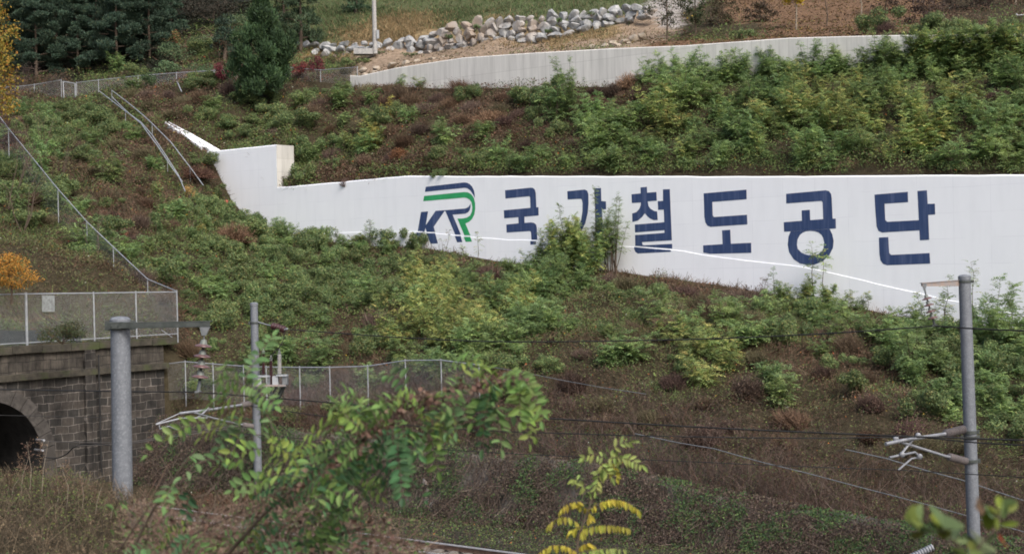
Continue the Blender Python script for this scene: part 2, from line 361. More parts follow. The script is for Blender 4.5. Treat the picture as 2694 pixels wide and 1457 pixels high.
z20 = prof([(560, 962), (700, 968), (870, 972), (967, 968), (1066, 953), (1180, 952), (1300, 968), (1480, 1005), (1700, 1040), (2230, 1195), (2500, 1255), (2694, 1318)], -20)
z20 = (z20[0], z20[1]-1.75)
for u in np.arange(-1, 34, 3.0):
    z0 = np.interp(u, wb[:, 0], wb[:, 2]); z2 = np.interp(u, *z20)
    A_.append((u, -20, z2)); A_.append((u, -10, (z0+z2)/2+.9)); A_.append((u, -15, z0*.27+z2*.73+.7)); A_.append((u, -5, z0*.76+z2*.24+.5))
    A_.append((u, -22.8, np.interp(u, [0, 12, 22, 32], [2.6, 2.2, 1.9, .9])))
for u in (40, 60, 80): A_ += [(u, 0, 6), (u, -10, 3.6), (u, -20, .6), (u, -22.8, .4)]
def P3(px, py, d): P = at(px, py, d); u, v = to_uv(P); return (u, v, P[2])
LEFT = [P3(*t) for t in [(50, 264, 123), (190, 258, 122), (330, 245, 120), (460, 240, 118), (700, 232, 114), (900, 222, 112.5), (250, 330, 112), (400, 330, 110), (600, 330, 109), (300, 400, 104), (450, 420, 103),
        (540, 440, 104), (100, 420, 100), (560, 560, 98), (450, 560, 95), (300, 520, 92), (640, 640, 94), (100, 560, 86), (600, 740, 86), (750, 720, 91), (450, 680, 85), (330, 680, 80.5), (480, 800, 79),
        (620, 880, 76), (500, 880, 76.5), (228, 690, 79.5), (60, 660, 76), (388, 775, 76), (160, 430, 95), (0, 440, 97), (-200, 400, 98), (0, 740, 73), (200, 760, 73)]]
A_ += LEFT
A_ += [(-4, v, 6.5) for v in (-23.5, -27, -31, -35, -40, -48)] + [(-8, v, 7.3) for v in (-27, -34, -42)] + [(-16, -40, 11), (-30, -50, 17), (-3.7, -21.5, 5.2)]
for px, py, d in [(0, 150, 138), (300, 120, 138), (600, 100, 133), (0, 0, 160), (500, 0, 157)]: A_.append(P3(px, py, d))
C_ = [p for p in LEFT if p[1] > 4]
us = np.arange(-24, 60, 4.0)
C_ += [(u, 11.3, float(utop(u))-.3) for u in us]
C_ += [P3(*t) for t in [(0, 215, 127), (300, 190, 128), (600, 185, 124), (0, 150, 138), (300, 120, 138), (600, 100, 133), (0, 0, 160), (500, 0, 157), (800, 190, 121), (850, 160, 126), (1108, 150, 119), (1400, 125, 112), (1600, 108, 106), (1680, 80, 106),
        (800, 118, 129), (1100, 88, 123), (1400, 55, 116), (1640, 28, 111), (800, 60, 140), (1200, 30, 136), (1500, 0, 132), (800, 0, 152), (2000, 60, 104), (2300, 50, 100), (2600, 40, 97), (2000, 0, 112), (2300, 0, 110), (2694, 0, 106), (2400, 75, 93)]]
C_ += [(-60, 90, 55), (0, 80, 52), (60, 70, 48), (-120, 60, 50), (90, 20, 26), (90, 40, 36)]
rA = rbf(A_); rC = rbf(C_)
def bank(X, Y):
    s = .055 + .105*sstep(-6.7, -1.5, X); z = 7.72 - s*np.maximum(Y, 0)
    return z*(1-sstep(21.5, 30, Y)) - .0*X
def H(u, v):
    u = np.asarray(u, float); v = np.asarray(v, float)
    a = rA(u, v)
    P = uvz(u, v); X = P[..., 0]; Y = P[..., 1]
    # cutting with the tracks, east of the tunnel front
    vlo = np.interp(u, [-3.7, 4, 9], [-23.6, -25.2, -26]); vhi = np.interp(u, [-3.7, 4, 9], [-21.2, -22.3, -22.8])
    t = sstep(vlo, vhi, v); d = t*a
    d = np.maximum(np.where(v < vlo, 0, d), bank(X, Y))
    a = np.where((v < vhi+.3) & (u > -3.75), d, a)
    c = rC(u, v)
    wl0 = np.interp(u, np.append([wt_u[1]-2.2, wt_u[1]-1.2], wt_u[2:]), np.append([wt_z[1], wt_z[2]], wt_z[2:]))-.3
    zb = wl0 + (ubase(u)-wl0)*np.clip(v/10.8, 0, 1)
    b = np.where(v <= .12, a, np.where(v < 11.0, zb, c))
    wl = sstep(-27.5, -31, u); wc = sstep(-24.5, -28, u)
    left = a*(1-sstep(5, 12, v)) + c*sstep(5, 12, v)
    w_ = np.where(v < 11.0, wl, wc)
    out = np.where(v <= .12, a, b*(1-w_)+left*w_)
    rough = (fbm(u*.28+50, v*.28+50, 3, 3)-.5)*.9
    flat = sstep(-40, -26, v)*(1-.0*v)
    return out + rough*np.where((v < -22.5) & (u > -3.75), 0.15, 1)*np.where((np.abs(v) < .6) | (np.abs(v-11) < .7), .25, 1)

# ------------------------------------------------------------------ what grows where (27 x 29 cells of 100 x 50 photograph pixels)
# 0 pine floor, 1 green grass, 2 tan grass, 3 dirt, 4 gravel, 5 leaf litter, 6 mixed, 7 locust, 8 brown weeds, 9 leafy shrubs, 10 vines, 11 yellow locust, 12 twigs, 13 rubble wall
VM = [
    [0, 0, 0, 0, 0, 0, 0, 1, 1, 1, 1, 1, 1, 1, 1, 1, 1, 4, 6, 5, 5, 5, 5, 5, 5, 8, 8],
    [0, 0, 0, 0, 0, 0, 1, 1, 1, 2, 2, 2, 2, 2, 2, 2, 3, 3, 6, 6, 5, 5, 5, 5, 5, 8, 9],
    [0, 0, 0, 0, 0, 6, 6, 6, 2, 3, 3, 3, 3, 3, 3, 3, 3, 5, 5, 5, 5, 5, 5, 6, 9, 9, 6],
    [0, 0, 0, 0, 0, 6, 6, 6, 6, 3, 3, 3, 3, 3, 7, 7, 7, 7, 7, 7, 7, 7, 7, 7, 7, 7, 7],
    [8, 8, 6, 6, 8, 6, 9, 6, 8, 8, 8, 8, 8, 8, 8, 7, 8, 8, 7, 7, 7, 7, 7, 7, 7, 7, 7],
    [8, 9, 9, 8, 8, 6, 9, 9, 8, 8, 8, 8, 8, 8, 9, 8, 8, 7, 7, 7, 7, 11, 7, 11, 11, 7, 7],
    [8, 9, 9, 6, 8, 9, 9, 9, 8, 8, 6, 8, 8, 8, 8, 7, 7, 11, 7, 7, 11, 11, 11, 11, 11, 7, 7],
    [8, 10, 6, 6, 6, 9, 9, 6, 6, 11, 8, 6, 8, 8, 8, 7, 7, 11, 7, 7, 7, 7, 11, 11, 11, 7, 7],
    [8, 10, 10, 8, 6, 8, 9, 6, 6, 6, 8, 8, 9, 7, 7, 7, 7, 7, 7, 11, 7, 7, 6, 11, 7, 9, 7],
    [9, 10, 8, 8, 6, 8, 9, 9, 8, 8, 9, 9, 7, 7, 7, 7, 7, 7, 7, 7, 7, 7, 6, 7, 7, 7, 7],
    [10, 10, 8, 8, 6, 9, 9, 6, 9, 9, 9, 9, 9, 9, 7, 7, 7, 7, 7, 7, 7, 7, 7, 7, 7, 7, 7],
    [9, 10, 8, 8, 6, 9, 9, 9, 6, 9, 9, 9, 9, 7, 7, 7, 8, 8, 8, 8, 8, 8, 8, 8, 8, 9, 9],
    [10, 10, 9, 8, 6, 9, 9, 9, 6, 9, 9, 9, 9, 7, 7, 7, 8, 8, 8, 8, 8, 8, 8, 8, 8, 9, 9],
    [10, 10, 10, 10, 9, 9, 9, 9, 9, 9, 6, 9, 9, 7, 7, 7, 10, 8, 8, 8, 8, 8, 8, 8, 8, 9, 9],
    [10, 10, 10, 10, 9, 9, 9, 9, 9, 6, 9, 9, 8, 7, 7, 7, 8, 8, 8, 8, 8, 8, 8, 9, 9, 9, 9],
    [10, 10, 10, 10, 6, 9, 9, 9, 9, 9, 6, 11, 7, 7, 7, 10, 10, 8, 8, 8, 9, 9, 9, 8, 9, 9, 9],
    [10, 6, 6, 10, 8, 9, 9, 9, 9, 9, 10, 11, 11, 11, 7, 10, 10, 10, 10, 10, 9, 9, 9, 8, 9, 9, 9],
    [6, 6, 6, 6, 8, 9, 9, 9, 9, 8, 11, 11, 11, 7, 6, 10, 10, 10, 10, 10, 6, 6, 8, 9, 9, 9, 9],
    [6, 6, 6, 6, 8, 9, 9, 6, 6, 8, 11, 11, 7, 7, 10, 10, 6, 10, 11, 10, 8, 8, 8, 9, 9, 9, 9],
    [6, 6, 6, 6, 6, 6, 6, 6, 6, 8, 8, 7, 7, 6, 6, 12, 12, 6, 11, 11, 8, 8, 8, 8, 9, 9, 9],
    [6, 6, 6, 6, 6, 6, 6, 8, 8, 8, 12, 12, 6, 12, 12, 12, 12, 10, 11, 6, 6, 10, 6, 6, 9, 9, 9],
    [6, 6, 6, 6, 6, 8, 8, 8, 8, 8, 12, 12, 12, 12, 12, 12, 12, 12, 12, 8, 8, 10, 6, 12, 9, 9, 9],
    [8, 8, 8, 8, 8, 6, 8, 8, 8, 8, 12, 12, 12, 12, 12, 12, 12, 12, 12, 12, 12, 12, 12, 12, 12, 9, 9],
    [8, 8, 8, 8, 8, 6, 8, 12, 8, 12, 13, 13, 13, 13, 13, 13, 13, 13, 12, 12, 12, 12, 12, 12, 12, 12, 6],
    [8, 8, 6, 6, 8, 6, 6, 12, 12, 12, 13, 13, 13, 13, 13, 13, 13, 13, 13, 12, 12, 12, 12, 12, 12, 12, 12],
    [8, 8, 6, 6, 8, 8, 8, 12, 12, 12, 13, 13, 13, 13, 13, 13, 13, 13, 13, 13, 12, 12, 12, 12, 12, 12, 12],
    [8, 6, 6, 6, 8, 8, 8, 8, 12, 12, 13, 13, 13, 13, 13, 13, 13, 13, 13, 13, 12, 12, 12, 12, 12, 12, 12],
    [8, 6, 8, 6, 8, 8, 8, 8, 12, 12, 13, 13, 13, 13, 13, 13, 13, 13, 13, 13, 12, 12, 12, 12, 12, 12, 12],
    [8, 8, 8, 8, 8, 8, 8, 8, 12, 12, 13, 13, 13, 13, 13, 13, 13, 13, 13, 13, 12, 12, 12, 12, 12, 12, 12]]
VKEY = np.array(['P', 'g', 't', 'd', 'w', 'l', 'M', 'L', 'B', 'S', 'V', 'Y', 'T', 'I']); VM = VKEY[np.array(VM)]
def veg(P, jit=True):
    px, py, _ = project(P)
    if jit:
        n = len(px); px = px + rng.normal(0, 26, n); py = py + rng.normal(0, 13, n)
    # ragged borders
    px = px + (noise2(px/60, py/40, 5)-.5)*110; py = py + (noise2(px/60, py/40, 9)-.5)*60
    return VM[np.clip((py/50).astype(int), 0, 28), np.clip((px/100).astype(int), 0, 26)]

# terrain sheet: rows along v with exact breaks at the two walls, columns with a break at the tunnel front
vs = np.concatenate([np.arange(-110, -70, 2.5), np.arange(-70, -.4, .55), [-.1, .11, .5], np.arange(1, 10.7, .55), [10.9, 11.3], np.arange(11.9, 40, .7), np.arange(40, 130, 3.5)])
us = np.concatenate([np.arange(-150, -60, 3.5), np.arange(-60, -4.0, .6), [-3.9, -3.72], np.arange(-3.2, 50, .6), np.arange(50, 130, 3.0)])
UU, VV = np.meshgrid(us, vs); ZZ = H(UU, VV)
TP = uvz(UU, VV, ZZ).reshape(-1, 3); nu = len(us); nv = len(vs)
idx = np.arange(nu*nv).reshape(nv, nu)
fc = np.stack([idx[:-1, :-1], idx[:-1, 1:], idx[1:, 1:], idx[1:, :-1]], -1).reshape(-1, 4)
fcx = TP[fc].mean(1); fu, fv = to_uv(fcx)
fc = fc[~((fu < -3.72) & (fu > -3.95) & (np.abs(fv+32.4) < 3.3))]
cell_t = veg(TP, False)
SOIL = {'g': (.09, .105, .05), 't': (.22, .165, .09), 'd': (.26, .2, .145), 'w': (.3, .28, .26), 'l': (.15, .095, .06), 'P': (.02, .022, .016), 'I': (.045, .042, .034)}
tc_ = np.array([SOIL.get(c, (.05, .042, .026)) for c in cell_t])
uf = UU.ravel(); vf = VV.ravel()
trk = (vf < -30.2) & (vf > -40) & (uf > -3.75); tc_[trk] = (.13, .11, .09)
tc_ = tc_*(.8+.4*fbm(uf*.9, vf*.9, 2, 3))[:, None]
def groundmat():
    m, N, L, P = newmat('soil')
    a = N.new('ShaderNodeAttribute'); a.attribute_name = 'col'; tcn = N.new('ShaderNodeTexCoord')
    nz = N.new('ShaderNodeTexNoise'); nz.inputs['Scale'].default_value = 2.5; nz.inputs['Detail'].default_value = 9; nz.inputs['Roughness'].default_value = .75; L.new(tcn.outputs['Object'], nz.inputs[0])
    r = N.new('ShaderNodeValToRGB'); r.color_ramp.elements[0].position = .32; r.color_ramp.elements[1].position = .7; r.color_ramp.elements[0].color = (.55, .52, .5, 1); r.color_ramp.elements[1].color = (1.35, 1.35, 1.35, 1); L.new(nz.outputs[0], r.inputs[0])
    mm = N.new('ShaderNodeMix'); mm.data_type = 'RGBA'; mm.blend_type = 'MULTIPLY'; mm.inputs[0].default_value = 1; L.new(a.outputs[0], mm.inputs[6]); L.new(r.outputs[0], mm.inputs[7])
    L.new(mm.outputs[2], P.inputs['Base Color']); P.inputs['Roughness'].default_value = .95; P.inputs['Specular IOR Level'].default_value = .1
    b = N.new('ShaderNodeBump'); b.inputs['Strength'].default_value = .7; b.inputs['Distance'].default_value = .15; L.new(nz.outputs[0], b.inputs['Height']); L.new(b.outputs[0], P.inputs['Normal'])
    return m
M['soil'] = groundmat()
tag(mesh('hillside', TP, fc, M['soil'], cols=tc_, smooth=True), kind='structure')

# ------------------------------------------------------------------ painted retaining wall
def wallbasis(name, o0, label, cat):
    return thing(name, o0, label, cat)
WB = uvz(10, 0, 8.0)
wall = thing('retaining_wall', WB, 'long white painted concrete retaining wall with big navy writing and a green and navy emblem', 'wall')
wall.rotation_euler = (0, 0, math.atan2(TU[1], TU[0]))
MW = Matrix.Translation(Vector(WB)) @ Matrix.Rotation(math.atan2(TU[1], TU[0]), 4, 'Z')
def partloc(name, V, Fc, mat, parent, MWx, smooth=False, recalc=True):
    """part of a rotated thing, vertices given in world coordinates"""
    inv = np.array(MWx.inverted()); V = np.asarray(V, float); V = V@inv[:3, :3].T + inv[:3, 3]
    me = bpy.data.meshes.new(name); me.from_pydata([tuple(p) for p in V], [], [tuple(int(i) for i in f) for f in Fc]); me.materials.append(mat)
    if recalc:
        bm = bmesh.new(); bm.from_mesh(me); bmesh.ops.recalc_face_normals(bm, faces=bm.faces); bm.to_mesh(me); bm.free()
    if smooth: me.polygons.foreach_set('use_smooth', [True]*len(me.polygons))
    o = bpy.data.objects.new(name, me); COL.objects.link(o); o.parent = parent
    return o
# ledge profile
LED = [(700, 626), (770, 621), (880, 613), (1000, 609), (1098, 609), (1130, 612), (1230, 623), (1320, 630), (1430, 633), (1640, 648), (1800, 660), (1850, 671), (1950, 684), (2100, 701), (2200, 720), (2300, 745), (2400, 768), (2500, 790), (2694, 830), (3000, 890)]
PR = .03
lu, lz = prof(LED, -PR)
def ledz(u): return np.interp(u, lu, lz)
u0 = float(wt_u[2]); uL = float(wt_u[0]); uR = 60.0
ug = np.unique(np.concatenate([np.arange(u0, uR, 1.0), wt_u[(wt_u > u0)], lu[lu > u0], [uR]]))
mb = MB()
V = []; Fq = []
wav = lambda u: (noise2(u*1.3, u*0+3.0, 1)-.5)*.035
for i, u in enumerate(ug):
    zt = float(wtop(u)) + float(wav(u)); zl = float(ledz(u)) + float(wav(u+7))*1.3
    # section from behind top to front bottom, with a chamfered front edge and the proud foot
    for (v, z) in [(.5, zt-6), (.5, zt), (.05, zt), (0, zt-.06), (0, zl+.007), (-PR, zl-.01), (-PR, zl-7)]:
        V.append(uvz(u, v, z))
n = 7
for i in range(len(ug)-1):
    for k in range(n-1): Fq.append((i*n+k, (i+1)*n+k, (i+1)*n+k+1, i*n+k+1))
for b in (0, (len(ug)-1)*n): Fq.append(tuple(b+k for k in range(n)))
partloc('wall_panel', V, Fq, M['white'], wall, MW)
# tall end block: painted front, raw concrete end face and top
zt = float(wt_z[0]); zlow = float(wt_z[2])
V = []; Fq = []; th = 1.55
ub2 = np.linspace(uL, u0, 8)
for u in ub2:
    zz = zt + float(wav(u))*.6
    for (v, z) in [(th, zz-7), (th, zz), (.05, zz), (0, zz-.06), (0, zz-12)]: V.append(uvz(u, v, z))
for i in range(len(ub2)-1):
    for k in range(4): Fq.append((i*5+k, (i+1)*5+k, (i+1)*5+k+1, i*5+k+1))
Fq.append((0, 1, 2, 3, 4))
partloc('wall_end_block', V, Fq, M['white'], wall, MW, recalc=False)
e = uvz(u0, 0, 0); zz = zt
V = [uvz(u0, 0, zz-10), uvz(u0, th, zz-10), uvz(u0, th, zz), uvz(u0, .05, zz), uvz(u0, 0, zz-.06)]
me_o = partloc('block_end_face', V, [(0, 1, 2, 3, 4)], M['rawend'], wall, MW); tag(me_o, 'bare grey concrete end face of the tall block')
# writing and emblem: flat painted shapes
ZA = (6.729, 1060, 460); ZB = (5.3575, 1400, 460); ZC = (3.68, 1800, 470)
def paint(name, label, polys, mat, parent=wall):
    V = []; Fq = []
    for (z, pts, low) in polys:
        s, ox, oy = z; vv = (-PR-.006) if low else -.006
        W = [hit_v(ox+x/s, oy+y/s, vv) for x, y in pts]
        tri = tessellate_polygon([[Vector(p) for p in W]]); b = len(V); V += W
        Fq += [(b+t[0], b+t[1], b+t[2]) for t in tri]
    o = partloc(name, V, Fq, mat, parent, MW)
    # normals face the viewer side
    inv = o.data.polygons[0].normal.y
    bm = bmesh.new(); bm.from_mesh(o.data)
    for f in bm.faces:
        if f.normal.y > 0: f.normal_flip()
    bm.to_mesh(o.data); bm.free()
    tag(o, label); return o
N0 = [(405, 212), (1080, 135), (1130, 140), (1180, 163), (1225, 208), (1255, 272), (1270, 340), (1272, 410), (1255, 372), (1225, 320), (1185, 270), (1140, 240), (1095, 231), (390, 302)]
G0 = [(375, 375), (1085, 305), (1150, 311), (1210, 345), (1255, 410), (1278, 500), (1281, 600), (1265, 700), (1225, 780), (1175, 828), (1105, 862), (1195, 1070), (1088, 1070), (965, 775), (1060, 772), (1130, 758), (1190, 720), (1222, 650), (1228, 570), (1215, 490), (1180, 440), (1130, 411), (1085, 403), (360, 467)]
K0 = [(320, 658), (445, 648), (405, 890), (580, 637), (738, 627), (738, 640), (545, 920), (572, 1012), (420, 1012), (400, 940), (382, 1005), (260, 1008)]
R0_ = [(738, 627), (1110, 595), (1160, 570), (1190, 525), (1198, 500), (1198, 570), (1180, 630), (1150, 665), (1100, 688), (880, 705), (1026, 1058), (926, 1058), (752, 642), (738, 640)]
paint('emblem', 'navy part of the painted emblem, letters K and R under a curved bar', [(ZA, N0, 0), (ZA, K0, 0), (ZA, R0_, 0), (ZA, [(235, 1022), (358, 1022), (325, 1185), (205, 1185)], 1), (ZA, [(412, 1030), (570, 1032), (620, 1212), (490, 1218)], 1), (ZA, [(915, 1080), (1022, 1082), (1053, 1190), (960, 1195)], 1)], M['navy'])
paint('emblem', 'green curved stripe of the painted emblem', [(ZA, G0, 0), (ZA, [(1073, 1094), (1195, 1098), (1222, 1182), (1110, 1185)], 1)], M['green'])
paint('painted_letter', 'navy syllable 국 beside the emblem', [(ZA, [(1808, 275), (2255, 228), (2300, 232), (2335, 262), (2352, 320), (2362, 575), (2400, 573), (2403, 720), (2150, 742), (2153, 850), (2270, 842), (2320, 850), (2360, 885), (2372, 940), (2379, 1150), (2276, 1150), (2266, 1010), (2245, 995), (1835, 1022), (1830, 880), (2048, 858), (2043, 750), (1792, 770), (1785, 628), (2258, 585), (2250, 400), (2238, 380), (1815, 420)], 0), (ZA, [(2255, 1172), (2358, 1174), (2358, 1230), (2257, 1236)], 1)], M['navy'])
paint('painted_letter', 'navy syllable 가 half hidden behind tall saplings', [(ZB, [(495, 232), (740, 208), (775, 225), (792, 270), (795, 400), (785, 530), (750, 680), (700, 780), (630, 860), (590, 800), (640, 740), (690, 640), (708, 520), (710, 400), (700, 350), (685, 338), (500, 348)], 0), (ZB, [(875, 193), (970, 186), (975, 370), (1040, 375), (1043, 485), (985, 490), (998, 900), (998, 960), (903, 960), (895, 700)], 0)], M['navy'])
paint('painted_letter', 'navy syllable 철 right of the saplings', [(ZB, [(1528, 178), (1617, 170), (1620, 252), (1752, 242), (1757, 365), (1628, 375), (1640, 440), (1670, 480), (1720, 510), (1762, 517), (1770, 637), (1715, 640), (1660, 615), (1620, 580), (1588, 542), (1550, 595), (1490, 645), (1413, 665), (1410, 545), (1470, 525), (1510, 480), (1530, 430), (1532, 390), (1405, 398), (1400, 275), (1530, 262)], 0),
       (ZB, [(1843, 206), (1940, 202), (1970, 922), (1548, 948), (1556, 985), (1574, 993), (1973, 972), (1974, 1040), (1453, 1000), (1450, 848), (1866, 818), (1863, 780), (1450, 812), (1447, 702), (1862, 668), (1855, 490), (1775, 494), (1770, 372), (1845, 368)], 0),
       (ZB, [(1437, 1016), (1958, 1062), (1955, 1083), (1490, 1108), (1455, 1085), (1440, 1050)], 1)], M['navy'])
paint('painted_letter', 'navy syllable 도 with a flat foot', [(ZC, [(188, 143), (603, 107), (605, 200), (272, 226), (277, 358), (290, 372), (608, 350), (612, 443), (255, 467), (225, 455), (205, 425), (195, 370)], 0), (ZC, [(366, 500), (446, 495), (452, 630), (648, 621), (650, 718), (250, 728), (186, 716), (183, 646), (372, 634)], 0)], M['navy'])
OUT = [(1030, 511.5), (1010, 560), (1002, 640), (1015, 710), (1060, 780), (1120, 820), (1190, 836), (1260, 832), (1340, 800), (1405, 740), (1440, 670), (1447, 600), (1432, 535), (1408, 487.5), (1340, 491.5), (1280, 495.5), (1220, 499.5), (1160, 503), (1090, 507.5)]
INN = [(1120, 545), (1097, 590), (1092, 640), (1100, 680), (1135, 715), (1170, 732), (1205, 740), (1250, 741), (1300, 728), (1330, 705), (1350, 672), (1356, 620), (1345, 572), (1330, 545), (1300, 521), (1265, 510), (1220, 506), (1180, 510), (1145, 524)]
ring = [(ZC, [OUT[i], OUT[(i+1) % 19], INN[(i+1) % 19], INN[i]], 0) for i in range(19)]
paint('painted_letter', 'navy syllable 공 with a round ring below', [(ZC, [(987, 148), (1370, 113), (1402, 122), (1422, 150), (1428, 190), (1437, 388), (1467, 386), (1470, 482), (967, 514), (964, 422), (1140, 408), (1137, 308), (1216, 302), (1220, 402), (1346, 392), (1340, 230), (1328, 216), (988, 241)], 0)] + ring, M['navy'])
paint('painted_letter', 'navy syllable 단 at the right end of the writing', [(ZC, [(1843, 155), (2165, 128), (2168, 228), (1940, 243), (1947, 400), (1965, 418), (2272, 402), (2258, 120), (2350, 113), (2358, 245), (2427, 243), (2430, 347), (2363, 352), (2372, 592), (2282, 597), (2277, 500), (1915, 522), (1880, 505), (1862, 460), (1850, 300)], 0), (ZC, [(1885, 570), (1976, 566), (1985, 720), (2003, 738), (2376, 720), (2382, 822), (1965, 838), (1925, 825), (1900, 790), (1890, 730)], 0)], M['navy'])

# ------------------------------------------------------------------ upper grey wall
UW = uvz(0, 10.8, 20)
uw = thing('concrete_wall', UW, 'grey board marked concrete wall stepping along the slope above the shrubs', 'wall')
uw.rotation_euler = (0, 0, math.atan2(TU[1], TU[0])); MU = Matrix.Translation(Vector(UW)) @ Matrix.Rotation(math.atan2(TU[1], TU[0]), 4, 'Z')
ug = np.unique(np.concatenate([np.arange(ut_u[0], 60, .9), ut_u, [60]])); V = []; Fq = []
for u in ug:
    z = float(utop(u))
    for (v, zz) in [(11.25, z-4), (11.25, z), (10.84, z), (10.8, z-.05), (10.8, z-5)]: V.append(uvz(u, v, zz))
for i in range(len(ug)-1):
    for k in range(4): Fq.append((i*5+k, (i+1)*5+k, (i+1)*5+k+1, i*5+k+1))
Fq += [tuple(range(5)), tuple(range(len(V)-5, len(V)))]
partloc('wall_panel', V, Fq, M['concrete'], uw, MU)

# ------------------------------------------------------------------ tunnel front (plane of constant u, seen at an angle)
PU = -3.7
AC_V, AC_R, AC_Z = -32.4, 2.9, 1.35      # arch centre and radius
port = thing('tunnel_portal', uvz(PU, AC_V, 0), 'old dark stone tunnel mouth with an arch of wedge stones and a mossy parapet', 'tunnel')
port.rotation_euler = (0, 0, math.atan2(TU[1], TU[0])); MP = Matrix.Translation(Vector(uvz(PU, AC_V, 0))) @ Matrix.Rotation(math.atan2(TU[1], TU[0]), 4, 'Z')
def pz(px, py): return float(hit_u(px, py, PU)[2])
def pv(px, py=1000): return float(to_uv(hit_u(px, py, PU))[1])
ZTOP = [(-60, 905), (0, 905), (200, 903), (440, 893)]
zcop = np.mean([pz(px, py) for px, py in ZTOP[1:]]); z_str = np.mean([pz(0, 1000), pz(290, 985)])
V0, V1 = -46.0, pv(432)
NA = 24
def archpt(i): 
    th = math.pi*i/NA; return AC_V - AC_R*math.cos(th), AC_Z + AC_R*math.sin(th)
# front face below the string course, with the arch opening
V = []; Fq = []
def vz(v, z, du=0): V.append(uvz(PU+du, v, z)); return len(V)-1
zs = z_str
a = [archpt(i) for i in range(NA+1)]
top = [(v, zs) for v, z in a]
for i in range(NA):
    q = [vz(a[i][0], a[i][1]), vz(a[i+1][0], a[i+1][1]), vz(a[i+1][0], zs), vz(a[i][0], zs)]; Fq.append(q)
for (va, vb) in ((V0, AC_V-AC_R), (AC_V+AC_R, V1)):
    Fq.append([vz(va, -1), vz(vb, -1), vz(vb, zs), vz(va, zs)])
Fq.append([vz(V1, -1), vz(V1, -1, -3), vz(V1, zs, -3), vz(V1, zs)])
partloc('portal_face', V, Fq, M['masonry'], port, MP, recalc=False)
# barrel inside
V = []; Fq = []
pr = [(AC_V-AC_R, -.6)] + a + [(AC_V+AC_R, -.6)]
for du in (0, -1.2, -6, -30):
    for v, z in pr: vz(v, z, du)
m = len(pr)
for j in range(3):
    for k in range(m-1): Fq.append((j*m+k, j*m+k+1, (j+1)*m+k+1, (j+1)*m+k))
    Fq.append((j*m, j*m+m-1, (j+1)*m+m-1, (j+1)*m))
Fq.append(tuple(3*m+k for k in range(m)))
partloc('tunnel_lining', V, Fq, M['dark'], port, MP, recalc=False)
# wedge stones
V = []; Fq = []
nst = 17
for i in range(nst):
    g = .012; t0 = math.pi*(i+g*2)/nst; t1 = math.pi*(i+1-g*2)/nst; ro = AC_R + .62 + .05*math.sin(i*2.3); ri = AC_R - .03; dd = .10+.03*math.sin(i*1.7)
    b = len(V)
    for du in (0, dd):
        for r, t in ((ri, t0), (ro, t0), (ro, (t0+t1)/2), (ro, t1), (ri, t1), (ri, (t0+t1)/2)):
            vz(AC_V - r*math.cos(t), AC_Z + r*math.sin(t), du)
    Fq += [tuple(b+6+k for k in range(6))] + [(b+k, b+(k+1) % 6, b+6+(k+1) % 6, b+6+k) for k in range(6)]
partloc('arch_ring', V, Fq, M['voussoir'], port, MP)
# jamb stones under the springing
for s_ in (-1, 1):
    mb = MB()
    for k in range(4):
        mb.box(uvz(PU+.02, AC_V + s_*(AC_R+.25+.06*(k % 2)), AC_Z-.22-.44*k), TU, TV, EZ, .2, .56+.1*(k % 2), .42)
    partloc('jamb', mb.V, mb.F, M['voussoir'], port, MP)
# string course, parapet, coping, pilaster
mb = MB(); mb.box(uvz(PU-.1, (V0+V1)/2, zs+.14), TU, TV, EZ, .62, V1-V0+.3, .28); partloc('string_course', mb.V, mb.F, M['coping'], port, MP)
mb = MB(); mb.box(uvz(PU-.25, (V0+V1)/2, (zs+.28+zcop-.32)/2), TU, TV, EZ, .5, V1-V0, zcop-.32-zs-.28); partloc('parapet', mb.V, mb.F, M['masonrytop'], port, MP)
mb = MB()
vv_ = V0
while vv_ < V1:
    L_ = 1.5; mb.box(uvz(PU-.16, vv_+L_/2, zcop-.17+.02*math.sin(vv_*3)), TU, TV, EZ, .66, L_-.02, .32); vv_ += L_
partloc('coping', mb.V, mb.F, M['coping'], port, MP)
vp = pv(235, 1100)
mb = MB(); mb.box(uvz(PU+.09, vp, (zs-1)/2), TU, TV, EZ, .18, .55, zs+1); mb.box(uvz(PU+.09, vp, (zs+.28+zcop-.34)/2), TU, TV, EZ, .2, .55, zcop-.34-zs-.28); partloc('pilaster', mb.V, mb.F, M['masonry'], port, MP)
# drain pipe beside the pilaster
mb = MB(); mb.tube([uvz(PU+.26, vp+.4, .4), uvz(PU+.26, vp+.4, zcop-.6)], .035); partloc('drain_pipe', mb.V, mb.F, M['wire'], port, MP)

